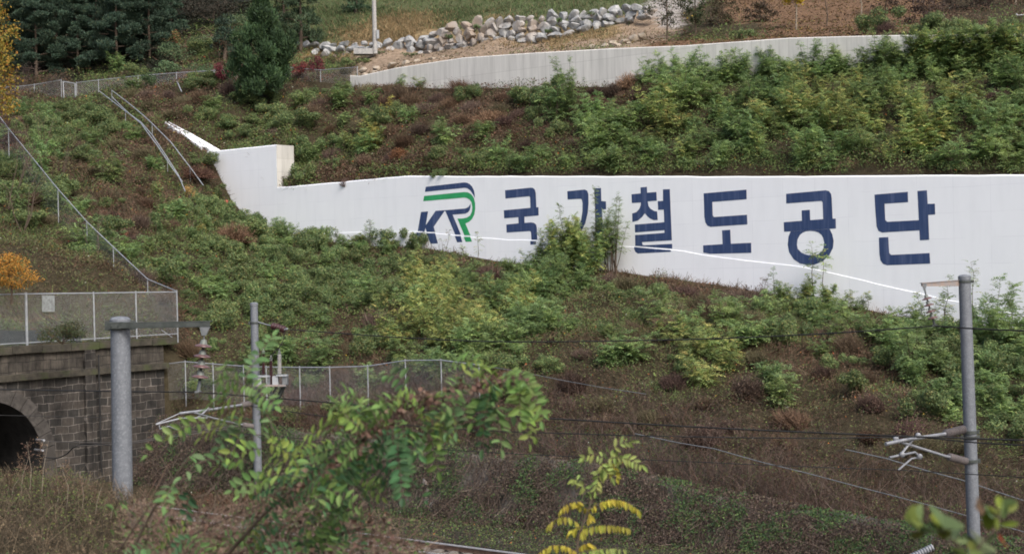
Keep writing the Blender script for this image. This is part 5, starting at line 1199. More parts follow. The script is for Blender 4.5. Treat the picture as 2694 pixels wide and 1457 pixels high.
# --- saplings that stand out in front of the white wall and elsewhere
def stand(px, py_base, py_top, v=-1.0, **kw):
    P = hit_v(px, py_base, v); d = float((P-CAM)@F_); return P, (py_base-py_top)/FPX*d
def sap(px, yb, yt, label, nst=1, spread=.35, v=-1.0, nleaf=None, L=.42, cols=(LG, LG2, YG), w_=(1, .7, .4), bare=.25, group=None, cat='sapling', d=None, k=6, name='locust_sapling'):
    if d is None: P, h = stand(px, yb, yt, v)
    else: P = at(px, yb, d); h = (yb-yt)/FPX*d
    st, q, c = sapling_mesh('s', h, nst, spread, nleaf or int(12*h), L, list(cols), list(w_), bare=bare, k=k, elev=.35)
    return plant(name, label, cat, group, P-EZ*.1, st, q, c)
sap(1497, 705, 533, 'dark feathery sapling just left of the half hidden syllable', 2, .5, nleaf=75, cols=[LG2, LG], w_=[1, 1])
sap(1453, 700, 572, 'short bushy sapling right of the first navy syllable', 4, .8, nleaf=60)
sap(1430, 690, 610, 'small thin sapling beside the tail of the first navy syllable', 2, .4, nleaf=30)
sap(1573, 715, 487, 'tallest sapling rising over the hidden syllable to its top', 2, .35, nleaf=85, cols=[LG, (.18, .27, .09)], w_=[1, 1])
sap(1540, 715, 570, 'yellowish bushy sapling low in the cluster before the hidden syllable', 6, 1.0, nleaf=75, cols=[YG, LG, (.2, .17, .03)], w_=[1, 1, .35])
sap(1500, 715, 590, 'dense low sapling at the left foot of the cluster', 6, 1.1, nleaf=80, cols=[LG, YG], w_=[1, .5])
sap(1588, 715, 545, 'green sapling behind the tallest one', 4, .8, nleaf=70)
sap(1618, 722, 505, 'airy sapling with bare dark stems right of the hidden syllable', 7, 1.0, nleaf=55, bare=.38, cols=[LG, (.18, .27, .09)], w_=[1, .7])
sap(1606, 715, 560, 'leafy right hand sapling overlapping the bare stemmed one', 4, .8, nleaf=60, bare=.35)
sap(1555, 745, 600, 'round green bush spilling downhill below the sapling cluster', 7, 1.4, v=-2.2, nleaf=80, cat='shrub', name='locust_shrub')
sap(1480, 745, 620, 'wide green bush at the lower left of the sapling cluster', 7, 1.4, v=-2.2, nleaf=80, cat='shrub', name='locust_shrub')
sap(1420, 740, 650, 'low green bush under the tail of the first navy syllable', 6, 1.1, v=-2, nleaf=60, cat='shrub', name='locust_shrub')
sap(1475, 715, 560, 'bright yellow green bushy sapling covering the foot of the hidden syllable', 7, 1.2, nleaf=80, L=.5, cols=[YG, LG, (.18, .27, .09)], w_=[1, 1, .6])
sap(1525, 720, 575, 'broad feathery sapling in the heart of the cluster before the hidden syllable', 8, 1.3, nleaf=85, L=.5, cols=[LG, YG], w_=[1, .6])
sap(1410, 705, 640, 'spreading low sapling at the far left of the cluster', 5, 1.0, nleaf=50)
sap(1259, 690, 605, 'lone little sapling right of the green and navy emblem', 1, .2, nleaf=26, L=.36)
sap(1170, 685, 600, 'pale wispy dry sapling in front of the emblem', 2, .4, nleaf=12, cols=[(.16, .13, .07), LG], w_=[1, .6])
sap(1220, 690, 640, 'thin low sprig left of the lone little sapling', 2, .4, nleaf=14, cols=[(.12, .12, .06), LG], w_=[1, 1])
sap(972, 645, 577, 'pointed wispy sapling before the plain left part of the wall', 2, .5, nleaf=32, cols=[(.10, .13, .07), LG], w_=[1, 1])
sap(1012, 645, 600, 'low sprig right of the pointed wispy sapling', 3, .5, nleaf=20)
sap(897, 640, 598, 'leftmost short sprig before the plain white wall', 3, .6, nleaf=26, cols=[LG, (.1, .13, .07)], w_=[1, .6])
sap(930, 645, 608, 'second short sprig before the plain white wall', 3, .6, nleaf=24)
sap(860, 635, 610, 'tiny sprig at the far left foot of the ledge', 3, .4, nleaf=14)
sap(2140, 790, 632, 'tall sapling with big leaves covering the round ring letter', 1, .2, nleaf=30, L=.55, cols=[LG2, YG, LG], w_=[1, .4, 1], bare=.35)
sap(2165, 790, 640, 'twin stem leaning right of the tall ring letter sapling', 1, .3, nleaf=26, L=.5, cols=[LG2, YG, LG], w_=[1, .4, 1], bare=.35)
sap(2036, 780, 700, 'slim dark sapling left of the ring letter, under its ledge', 1, .25, nleaf=22, L=.42, cols=[LG2], w_=[1])
sap(2008, 770, 715, 'thin reddish dry sprig beside the slim dark sapling', 2, .4, nleaf=10, cols=[(.15, .08, .05)], w_=[1])
for j, (x, y, t_) in enumerate([(2060, 800, 735), (2100, 808, 725), (2150, 815, 740), (2190, 820, 745), (2085, 840, 775), (2140, 860, 785), (2190, 865, 800)]):
    sap(x, y, t_, NUM[j]+' leafy bush of the clump below the ring letter, counted from the crest down', 6, 1.0, v=-1.6-(j > 3)*1.5, nleaf=60, L=.4, group='bushes clumped below the ring letter', cat='shrub', name='locust_shrub')
sap(2281, 808, 763, 'small rounded sapling alone on the brown crest below the last letter', 1, .25, nleaf=22, L=.34)
sap(2247, 800, 776, 'tiny sprig left of the rounded sapling on the crest', 1, .2, nleaf=9, L=.25)
sap(2385, 860, 795, 'drooping broad sapling left of the right pole', 3, .9, nleaf=34, L=.62)
sap(2440, 870, 760, 'sapling behind the tilted insulator string', 3, .6, nleaf=30, L=.5, v=-1.5)
sap(2480, 880, 722, 'tall airy sapling just left of the right pole top', 2, .6, nleaf=34, L=.55, v=-2)
sap(2561, 900, 683, 'tallest sapling, rising right behind the right pole top', 1, .3, nleaf=44, L=.55, v=-2)
sap(2608, 900, 728, 'dark wide sapling right of the right pole', 3, 1.1, nleaf=40, L=.62, cols=[LG2, LG], w_=[1, 1], v=-2)
sap(2660, 900, 745, 'dense tree like sapling at the right edge before the wall', 4, 1.1, nleaf=50, L=.6, cols=[LG2, LG], w_=[1, 1], v=-3)
for j, (x, y, t_, v_) in enumerate([(2400, 930, 820, -3), (2470, 950, 830, -4), (2520, 960, 840, -4), (2580, 960, 800, -4), (2640, 970, 790, -5), (2690, 960, 770, -5), (2600, 1040, 880, -8), (2670, 1060, 880, -8), (2690, 1120, 960, -10), (2500, 1040, 900, -8), (2440, 1030, 920, -8), (2400, 1090, 990, -11), (2480, 1120, 1000, -12), (2640, 1140, 1010, -12), (2580, 1160, 1040, -13)]):
    sap(x, y, t_, NUM[j]+' large leafy bush counted down from the wall foot around the right pole', 7, 1.6, v=v_, nleaf=85, L=.5, cols=[LG2, LG, (.18, .27, .09)], w_=[1, 1, .5], group='large bushes around the right pole', cat='shrub', name='locust_shrub')
# crest and slope individuals above the wall
def sapg(px, yb, yt, label, d0=60, **kw):
    d = gh(px, yb, 0, d0); return sap(px, yb, yt, label, d=d, **kw)
sapg(1500, 290, 143, 'tall dark feathery sapling rising in front of the grey concrete wall', nst=5, spread=1.1, nleaf=85, cols=[LG2, LG], w_=[1, .8], bare=.05)
sapg(1520, 300, 190, 'bushy skirt of leaves at the foot of the tall dark sapling', nst=7, spread=1.4, nleaf=60, cols=[LG2, LG], w_=[1, .8], bare=.05)
sapg(1052, 232, 185, 'pale green sprig before the left end of the grey concrete wall', nst=3, spread=.6, nleaf=30)
sapg(1106, 236, 192, 'second pale green sprig before the grey concrete wall', nst=3, spread=.6, nleaf=30)
sapg(1018, 330, 250, 'yellow topped sapling on the brown slope above the emblem', nst=2, spread=.4, nleaf=40, cols=[YL, YG], w_=[1, .4])
sapg(975, 400, 330, 'bright yellow bushy sapling on the slope above the low end of the wall', nst=6, spread=1.2, nleaf=50, cols=[YL, YG, (.42, .36, .06)], w_=[1, .6, .5])
GWS = [(1700, 150), (1735, 170), (1760, 135), (1800, 120), (1850, 125), (1880, 160), (1905, 130), (1960, 125), (2010, 115), (2060, 150), (2100, 160), (2130, 105), (2180, 115), (2230, 140), (2290, 120), (2320, 75), (2350, 100), (2400, 85), (2440, 120), (2470, 90), (2500, 70), (2545, 55), (2590, 50), (2640, 65), (2680, 80)]
for j, (x, t_) in enumerate(GWS):
    yb = np.interp(x, [q_[0] for q_ in UB], [q_[1] for q_ in UB])+rng.uniform(8, 26); P = hit_v(x, yb, 10.2); d = float((P-CAM)@F_)
    sap(x, yb, t_, NUM[j]+' feathery sapling from left rising across the right part of the grey wall', d=d, nst=6, spread=1.0, nleaf=52, L=.5, cols=[LG, LG2, (.18, .27, .09)], w_=[1, .7, .6], group='saplings in front of the grey concrete wall', bare=.05)
for j in range(14):
    x = 2412+j*22; yb = 165+rng.uniform(-6, 22); P = hit_v(x, yb, 9.9); d = float((P-CAM)@F_)
    sap(x, yb, 82+rng.uniform(-16, 14)-(x-2412)*.06, NUM[j]+' bushy sapling from left in the row hiding the right end of the grey wall', d=d, nst=8, spread=1.25, nleaf=60, L=.5, cols=[LG, LG2, YG], w_=[1, .7, .4], group='bushes hiding the right end of the grey wall', bare=.02, cat='shrub', name='locust_shrub')
for j, (x, y, t_) in enumerate([(2080, 330, 230), (2200, 330, 215), (2290, 420, 300), (2400, 330, 215), (2480, 380, 260), (2560, 300, 180), (1900, 330, 240), (1990, 420, 320), (2130, 440, 330), (2600, 420, 290), (2350, 260, 170), (1800, 430, 340)]):
    sapg(x, y, t_, ['leftmost', 'rightmost', 'second', 'third', 'fourth', 'fifth', 'sixth', 'seventh', 'eighth', 'ninth', 'tenth', 'eleventh'][[1800, 2600, 1900, 1990, 2080, 2130, 2200, 2290, 2350, 2400, 2480, 2560].index(x)]+' tall locust sapling from the left, standing out of the thicket above the wall', nst=5, spread=1.0, nleaf=60, cols=[LG, YG, (.18, .27, .09)], w_=[1, .5, .6], group='taller saplings in the thicket above the wall', bare=.05)
# brown weed clumps (rusty domes)
def weed_clump(px, py, r, h, label, cols, d0=50, n=1500):
    P = ground_at(px, py, 0, d0); d = rvec(n); d[:, 2] = np.abs(d[:, 2]); B = d*np.array([r*.35, r*.35, .1]); T = d*np.array([r, r, h])*rng.uniform(.5, 1.1, (n, 1)); wd = nrm(np.cross(T-B, rvec(n)))*.012
    q = np.stack([B-wd, B+wd, T+wd*.5, T-wd*.5], 1); T2 = T + rvec(n)*.12; q2 = np.stack([T-wd*1.5, T+wd*1.5, T2+wd, T2-wd], 1)
    c = pick(cols, [1]*len(cols), n)*rng.uniform(.7, 1.3, (n, 1))
    return plant('weed_clump', label, 'weeds', None, P, None, np.concatenate([q, q2]), np.concatenate([c, c]), 'dry')
RU = [(.27, .15, .10), (.2, .12, .08), (.32, .2, .13)]
weed_clump(617, 640, 1.3, 1.3, 'round rusty brown clump of dead weeds left of the white wall foot', RU)
weed_clump(1050, 420, .7, .7, 'small orange brown clump above the rising part of the wall', [(.26, .13, .06), (.2, .1, .05)])
weed_clump(510, 470, 1.6, .9, 'dark rusty weeds hanging over the lower end of the stairs', [(.11, .06, .045), (.15, .08, .055)])
weed_clump(1290, 330, 1.5, 1.0, 'broad rusty weed clump in the middle of the upper slope', RU, 60)
weed_clump(1560, 300, 1.4, 1.1, 'reddish weed clump right of the tall dark sapling', [(.15, .075, .055), (.11, .06, .045)], 60)
weed_clump(1960, 800, 2.0, .9, 'wide brown matted clump on the crest left of the ring letter bushes', [(.14, .10, .08), (.1, .07, .055), (.18, .13, .1)])
weed_clump(1660, 235, 1.2, 1.0, 'tawny weed clump against the foot of the grey concrete wall', RU, 60)

# --- trees
def limbs(st, base, h, n, r0, spread, z0=.35, up=.35):
    out = []
    for i in range(n):
        t = z0+(1-z0)*(i+.5)/n; a = i*2.4+rng.uniform(-.4, .4); L_ = spread*(1-.55*(t-z0)/(1-z0))*rng.uniform(.7, 1.1)
        p0 = base+EZ*h*t; p1 = p0+np.array([math.cos(a), math.sin(a), up])*L_*.6; p2 = p0+np.array([math.cos(a), math.sin(a), up*.8])*L_
        st.tube([p0, p1, p2], [r0*.35*(1.2-t), r0*.2*(1.2-t), .02], 5); out.append((p1, p2, L_))
    return out
def pine_mesh(h, spread, cols, w_, n=14, pads=3, per=70, z0=.3, needle=.30):
    st = MB(); st.tube([np.zeros(3), np.array([.1, 0, h*.5]), np.array([0, .1, h])], [.17, .12, .03], 8); Ls = limbs(st, np.zeros(3), h, n, .2, spread, z0, .15)
    Q = []; Cc = []
    Ls.append((np.array([0, 0, h*.96]), np.array([0, 0, h]), 1))
    for p1, p2, L_ in Ls:
        for k in range(pads):
            c = p1+(p2-p1)*rng.uniform(0, 1.1)+rng.normal(0, .25, 3); r = rng.uniform(.45, .9)*(.6+.4*spread/3)
            d = rvec(per); P = c + d*np.array([r, r, r*.38])*rng.uniform(.5, 1, (per, 1)); dd = nrm(d*.7+EZ*.7+rng.normal(0, .4, (per, 3))); wd = nrm(np.cross(dd, rvec(per))); ln = needle*rng.uniform(.6, 1.2, (per, 1)); w0 = ln*.17
            Q.append(np.stack([P-wd*w0*.4, P+wd*w0*.4, P+dd*ln+wd*w0, P+dd*ln-wd*w0], 1)); Cc.append(pick(cols, w_, per)*rng.uniform(.7, 1.35))
    return st, np.concatenate(Q), np.concatenate(Cc)
def tree(name, label, cat, loc, st, Q, Cc, mat='pine', bark='bark', group=None, sc=1, rot=0):
    o = thing(name, (0, 0, 0), label, cat, group); st.build('trunk', M[bark], o, smooth=True); bigmesh('crown', Q, Q.shape[1], Cc, M[mat], o); o.location = Vector(loc); o.scale = (sc,)*3; o.rotation_euler = (0, 0, rot); return o
PC = [(.035, .065, .042), (.045, .078, .052), (.06, .08, .045), (.03, .05, .036)]
pines = []
for i in range(3):
    st, Q, Cc = pine_mesh(9.0, 3.4, PC, [1, 1, .5, .8], n=22, pads=5, per=230, z0=.08, needle=.24); pines.append((st, Q, Cc))
pl_ = [(-20, 200, 133, .9), (45, 185, 132, .75), (95, 215, 129, .75), (150, 170, 136, .95), (205, 205, 130, .7), (255, 175, 134, 1.0), (310, 205, 129.5, .8), (345, 160, 137, 1.1), (395, 195, 131, .72), (60, 110, 142, 1.1), (170, 100, 145, 1.15), (270, 90, 146, 1.1), (360, 85, 145, 1.1), (110, 40, 152, 1.1), (220, 30, 155, 1.1), (320, 20, 157, 1.1), (10, 50, 150, 1.1), (420, 130, 138, .7), (0, 130, 138, 1), (390, 60, 148, .9)]
first = {}
for j, (x, y, d, s_) in enumerate(pl_):
    k = j % 3; lab = NUM[sorted(q_[0] for q_ in pl_).index(x)]+' dark pine from the left in the wood at the top left'; g_ = 'dark pines of the wood at the top left'
    P = at(x, y, d); P[2] = Hxy(P)-.2
    if k not in first: first[k] = tree('pine_tree', lab, 'pine tree', P, *pines[k], group=g_, sc=s_, rot=rng.uniform(0, 6))
    else: dup(first[k], P, rng.uniform(0, 6), (s_, s_, s_), lab, g_)
def small(px, py, d, wpx, hpx, label, cols, w_, n=900, size=.16, name='bush', cat='bush', mat='farleaf', lobn=7, stem=True, asp=.55, onground=True):
    k = d/FPX; W_ = wpx*k/2; Hh = hpx*k; lob = [(np.array([rng.uniform(-.6, .6)*W_, rng.uniform(-.5, .5)*W_, Hh*rng.uniform(.3, .78)]), (W_*rng.uniform(.35, .55), W_*.5, Hh*rng.uniform(.18, .28))) for _ in range(lobn)]
    Q, Cc = blob_leaves(lob, n, size, cols, w_, asp); st = MB()
    for l in lob[:5]: st.tube([np.zeros(3), l[0]*.55+EZ*.05, l[0]], [.03, .02, .008], 5)
    P = at(px, py, d)
    if onground: P[2] = min(P[2], Hxy(P)+.3)
    o = thing(name, (0, 0, 0), label, cat); st.build('stem', M['bark'], o, smooth=True); bigmesh('foliage', Q, 4, Cc, M[mat], o); o.location = Vector(P); return o
# the dense upright conifer in front of the upper fence
st = MB(); st.tube([np.zeros(3), np.array([0, 0, 3.0]), np.array([.1, 0, 7.0])], [.16, .1, .03], 8)
lob = []
for i in range(76):
    t = rng.uniform(.0, 1)**.9; R_c = rng.uniform(.6, 1.25)*3.15*math.sin(math.pi*min(1, .16+.9*t))**.7*(1-.25*t)*(.9 if t < .8 else .7); a = rng.uniform(0, 6.28); rr = R_c*rng.uniform(.35, .95)
    lob.append((np.array([rr*math.cos(a), rr*math.sin(a), -.1+6.7*t]), (.5, .5, .7)))
Q = []; Cc = []
for c, r in lob:
    n = 300; d = rvec(n); P = np.array(c)+d*np.array(r)*rng.uniform(.4, 1.05, (n, 1)); dd = nrm(EZ*.9+d*.6+rng.normal(0, .3, (n, 3))); wd = nrm(np.cross(dd, rvec(n))); ln = rng.uniform(.14, .3, (n, 1))
    Q.append(np.stack([P-wd*.018, P+wd*.018, P+dd*ln+wd*.045, P+dd*ln-wd*.045], 1)); Cc.append(pick([(.04, .08, .034), (.055, .098, .038), (.03, .058, .028)], [1, .8, .8], n)*rng.uniform(.65, 1.4))
P = at(692, 236, 111.5); tree('conifer_tree', 'dense dark green conifer standing before the upper chain link fence', 'conifer', P, st, np.concatenate(Q), np.concatenate(Cc))
st, Q, Cc = pine_mesh(3.2, 1.0, PC, [1, 1, 1, 1], n=9, per=50, z0=.15, needle=.25); P = at(590, 105, 126); P[2] = Hxy(P); tree('pine_tree', 'small young pine just left of the dense conifer top', 'pine tree', P, st, Q, Cc)
st, Q, Cc = pine_mesh(5.5, 1.8, [(.04, .07, .035), (.05, .075, .04)], [1, 1], n=12, per=60, z0=.2); P = at(790, 95, 128); P[2] = Hxy(P)-.3; tree('pine_tree', 'loose grey green pine right of the dense conifer', 'pine tree', P, st, Q, Cc)
st, Q, Cc = pine_mesh(2.6, 1.0, [(.03, .06, .03)], [1], n=8, per=50, z0=.1, needle=.25); P = at(935, 45, 140); P[2] = Hxy(P)-.3; tree('pine_tree', 'tiny dark pine on the green slope left of the utility pole', 'pine tree', P, st, Q, Cc)
st, Q, Cc = pine_mesh(4.2, 2.2, [(.05, .075, .035), (.035, .06, .03)], [1, 1], n=10, per=60, z0=.1); P = at(745, 60, 133); P[2] = Hxy(P)-.3; tree('pine_tree', 'broad soft pine behind the dense conifer', 'pine tree', P, st, Q, Cc)
# deciduous crowns
def broad(px, py, d, h, w_m, label, cols, wts, name='tree', n=2600, size=.2, trunk=.12, z0=.35, lobn=14, bark='bark', mat='leaf', dense=1.0, asp=.6, ground=True, skew=0):
    st = MB(); st.tube([np.zeros(3), np.array([.05, 0, h*.45]), np.array([skew*.3, .05, h*.9])], [trunk, trunk*.7, .02], 8); lob = []
    for i in range(lobn):
        t = z0+(1-z0)*(i+.3)/lobn; a = i*2.4; rr = w_m/2*rng.uniform(.25, .85)*math.sin(math.pi*min(1, .2+.75*(t-z0)/(1-z0)))
        c = np.array([rr*math.cos(a)+skew*t, rr*math.sin(a), h*t]); lob.append((c, (w_m*.2*dense, w_m*.2*dense, h*.09*dense+.1))); st.tube([np.array([skew*.2*t, 0, h*t*.75]), c*np.array([.5, .5, .95]), c], [trunk*.3, trunk*.2, .012], 5)
    Q, Cc = blob_leaves(lob, n, size, cols, wts, asp, .15); P = at(px, py, d)
    if ground: P[2] = Hxy(P)-.1
    return tree(name, label, 'tree', P, st, Q, Cc, mat, bark)
broad(-22, 330, 88, 7.4, 4.2, 'golden yellow ginkgo leaning in at the left edge', [(.34, .235, .04), (.28, .22, .04), (.19, .21, .05), (.35, .17, .035)], [1, .8, .6, .5], 'ginkgo_tree', 5200, .16, z0=.12, lobn=30, ground=False)
broad(30, 800, 66.2, 2.1, 3.0, 'orange leaved maple bush at the left edge above the tunnel fence', [(.50, .22, .05), (.38, .19, .05), (.14, .15, .05)], [1, .6, .4], 'maple_bush', 4200, .09, .05, z0=.4, lobn=16, ground=False)
o = broad(1755, 118, 101, 4.2, 2.8, 'dark small tree with bare twigs at the right end of the boulder wall', [(.05, .05, .028), (.07, .06, .03), (.03, .035, .02)], [1, .7, .8], 'small_tree', 1700, .13, .06, z0=.3)
broad(1830, 112, 102, 3.4, 2.6, 'dark leafy tree right of the twiggy one at the top edge', [(.05, .075, .03), (.08, .075, .03), (.03, .045, .022)], [1, .7, .8], 'small_tree', 1700, .13, .06, z0=.3)
broad(2095, 100, 98, 3.1, 1.9, 'slim pale trunked tree with a bright yellow crown at the top edge', [(.50, .37, .03), (.4, .33, .05)], [1, .6], 'ginkgo_tree', 1500, .15, .06, z0=.62, lobn=9, bark='palebark')
for (x, y, d, h, lab, bk) in ((2175, 92, 98, 1.9, 'thin crooked bare sapling right of the yellow tree', 'bark'), (2265, 72, 99, 3.0, 'thin pale bare trunk on the leaf littered slope', 'palebark'), (2672, 40, 100, 2.6, 'greyish bare trunk at the top right corner', 'palebark'), (2452, 38, 97, .6, 'short pale stake on the upper right slope', 'palebark'), (2486, 92, 93, 1.0, 'thin pale stick among the leaves at upper right', 'palebark')):
    st = MB(); st.tube([np.zeros(3), np.array([.08, 0, h*.5]), np.array([-.05, 0, h])], [.05, .04, .03], 6)
    if h > 1.5: st.tube([np.array([.08, 0, h*.5]), np.array([-.3, 0, h*.8])], [.02, .01], 5); st.tube([np.array([.02, 0, h*.75]), np.array([.4, 0, h*1.05])], [.02, .01], 5)
    P = at(x, y, d); P[2] = Hxy(P)-.2; o = thing('bare_sapling', P, lab, 'tree'); st.V = [tuple(np.array(v_)+P) for v_ in st.V]; st.build('trunk', M[bk], o, smooth=True)
for (x, y, d, h, w_m, lab, cols) in ((2430, 85, 95, 2.4, 3.4, 'dark purplish bare bush above the right end of the grey wall', [(.07, .05, .045), (.1, .07, .06)]), (2330, 20, 104, 3.0, 4.0, 'brown twiggy bush at the top edge right of the leaf litter', [(.08, .055, .045), (.05, .04, .03)]), (2560, 40, 99, 3.0, 4.5, 'dark brown thicket tree at the top edge near the right corner', [(.06, .045, .038), (.09, .06, .045), (.04, .045, .025)]), (2480, 20, 103, 3.0, 4.5, 'dark thicket tree left of the corner one', [(.05, .04, .035), (.07, .05, .04)]), (2640, 15, 103, 3.0, 4, 'reddish thicket tree in the top right corner', [(.09, .05, .04), (.06, .045, .035)]),
                                 (1900, 60, 104, 2.6, 3.4, 'dim brownish green tree at the top edge beside the leafy one', [(.06, .055, .03), (.08, .06, .035)]), (2000, 50, 104, 1.6, 2.6, 'low dark brown bush left of the yellow tree', [(.08, .055, .04), (.06, .05, .03)])):
    broad(x, y, d, h, w_m, lab, cols, [1]*len(cols), 'thicket_tree', 1700, .14, .05, z0=.12, mat='dry')
small(583, 190, 117, 66, 56, 'crimson maple bush left of the dense conifer', [(.19, .022, .03), (.13, .015, .022)], [1, .7], 1800, .13, 'maple_bush')
small(790, 172, 116, 56, 46, 'left crimson bush before the boulder wall', [(.19, .022, .03), (.13, .015, .022)], [1, .7], 900, .12, 'maple_bush')
small(835, 180, 115.5, 52, 54, 'right crimson bush before the boulder wall', [(.19, .022, .03), (.13, .015, .022)], [1, .7], 900, .12, 'maple_bush')
small(577, 150, 126, 40, 55, 'reddish brown thin bush above the crimson maple', [(.12, .06, .035), (.08, .06, .03)], [1, .7], 600, .13)
small(450, 118, 132, 60, 50, 'small bush with orange and yellow autumn leaves at the edge of the pines', [(.3, .1, .03), (.2, .2, .05), (.1, .14, .04)], [.6, .6, .8], 800, .14)
small(140, 110, 131, 60, 90, 'yellow green creeper covered bush among the pines', [(.10, .13, .03), (.16, .17, .035), (.06, .09, .03)], [1, .6, 1], 700, .16)
small(392, 232, 119.5, 46, 46, 'pale green vine hump over the upper chain link fence', [(.09, .15, .05), (.07, .12, .04)], [1, .7], 800, .13)
for j, (x, y, d, w_, h) in enumerate([(470, 175, 127, 120, 70), (540, 150, 130, 110, 60), (600, 120, 131, 90, 45), (440, 205, 124, 90, 50), (520, 205, 123, 100, 45), (620, 60, 137, 90, 40), (830, 120, 130, 80, 40), (760, 100, 131, 90, 50)]):
    small(x, y, d, w_, h, NUM[sorted([470, 540, 600, 440, 520, 620, 830, 760]).index(x)]+' dull green bush from the left between the pines and the terrace', [(.07, .12, .05), (.09, .145, .055), (.12, .15, .06)], [1, 1, .6], 1000, .16).__setitem__('group', 'dull bushes between the pines and the conifer')
for j, (x, y, d, w_, h) in enumerate([(560, 30, 142, 200, 60), (450, 30, 145, 160, 60), (500, 10, 148, 200, 60)]):
    small(x, y, d, w_, h, ['right', 'left', 'middle'][j]+' dark bare thicket at the top edge right of the pines', [(.035, .035, .025), (.05, .04, .03)], [1, 1], 1600, .2, mat='dry').__setitem__('group', 'dark thickets at the top edge')
for j, (x, y, d, w_, h) in enumerate([(60, 235, 125, 130, 75), (130, 240, 124, 110, 60)]):
    small(x, y, d, w_, h, ['left', 'right'][j]+' patch of greyish purple leafless brush by the upper fence', [(.09, .065, .06), (.12, .09, .08)], [1, 1], 1500, .12, mat='dry', asp=.15).__setitem__('group', 'purple brush by the upper fence')
for (x, y, w_, h, lab, cc) in ((500, 530, 34, 44, 'small orange leaved bush at the foot of the stairs', [(.42, .25, .05), (.35, .28, .06)]), (468, 545, 34, 32, 'rust orange bush left of the foot of the stairs', [(.36, .16, .06)]), (594, 540, 14, 18, 'bright red orange sprig beside the wall end', [(.55, .14, .06)]), (328, 632, 22, 24, 'round orange bush right of the climbing fence', [(.45, .17, .08)]),
                           (530, 625, 36, 40, 'yellow leaved bush left of the rusty weed clump', [(.42, .36, .06), (.2, .24, .06)]), (390, 720, 34, 26, 'yellow tinted bush near the foot of the climbing fence', [(.38, .32, .06), (.2, .24, .06)]), (410, 505, 40, 30, 'yellow and orange tinted bush left of the stair foot', [(.34, .22, .06), (.2, .2, .06)]),
                           (1092, 648, 50, 24, 'ochre tinted low bush at the foot of the emblem', [(.40, .24, .05), (.12, .18, .06)]), (545, 765, 22, 18, 'rusty brown sprig on the green slope', [(.34, .14, .07)]), (1380, 1385, 40, 36, 'small rust orange plant low on the rubble wall', [(.3, .13, .08)])):
    d_ = gh(x, y, 0, 45); small(x, y, d_, w_, h, lab, cc, [1]*len(cc), 420, .1, name='autumn_bush')
for (x, y, w_, h, lab) in ((1180, 108, 26, 18, 'small green weed tuft growing low between boulders, left one'), (1255, 78, 24, 16, 'green weed tuft among the upper boulders'), (1442, 92, 26, 18, 'dark green weed tuft between the boulders above the dirt'), (1556, 44, 36, 18, 'wide green tuft on the boulder wall near its right end'), (1470, 62, 22, 14, 'little green tuft in the upper boulder row'), (1000, 146, 60, 12, 'strip of green weeds at the foot of the utility pole'), (1080, 148, 50, 10, 'strip of green weeds below the middle boulders')):
    d_ = bl(BB, x, 2)-.9; small(x, y, d_, w_, h, lab, [(.09, .15, .05), (.12, .18, .06)], [1, 1], 300, .1, name='weed_tuft', cat='weeds', onground=False)
small(165, 905, 65.6, 165, 66, 'creeper bush with autumn tints hanging over the tunnel parapet', [(.07, .10, .03), (.13, .12, .035), (.10, .06, .03), (.05, .075, .028)], [1, .6, .4, 1], 2600, .085, 'creeper_bush', onground=False)
# bare dead shrubs on the left slope
for j, (x, y, h) in enumerate([(90, 480, 190), (140, 520, 190), (20, 560, 200), (60, 620, 180), (115, 400, 110), (250, 690, 130)]):
    d = gh(x, y, 0, 60); k = d/FPX; st = MB(); hh = h*k
    for s_ in range(4):
        a = rng.uniform(0, 6.28); b = np.array([math.cos(a), math.sin(a), 0]); pts = [np.zeros(3), b*.15*hh+EZ*hh*.3, b*.25*hh+EZ*hh*.65+rng.normal(0, .08, 3), b*.4*hh+EZ*hh*rng.uniform(.8, 1)]
        st.tube(pts, [.03, .022, .014, .006], 5)
        for m_ in range(5): t = rng.uniform(.3, .9); p = pts[1]*(1-t)+pts[3]*t; st.tube([p, p+nrm(rng.normal(size=3)+EZ)*hh*.2], [.009, .004], 4)
    P = at(x, y, d); o = thing('bare_shrub', P, NUM[[20, 60, 90, 115, 140, 250].index(x)]+' leafless dark shrub from the left by the climbing fence', 'shrub', 'leafless shrubs on the left slope'); st.V = [tuple(np.array(v_)+P) for v_ in st.V]; st.build('branches', M['bark'], o)

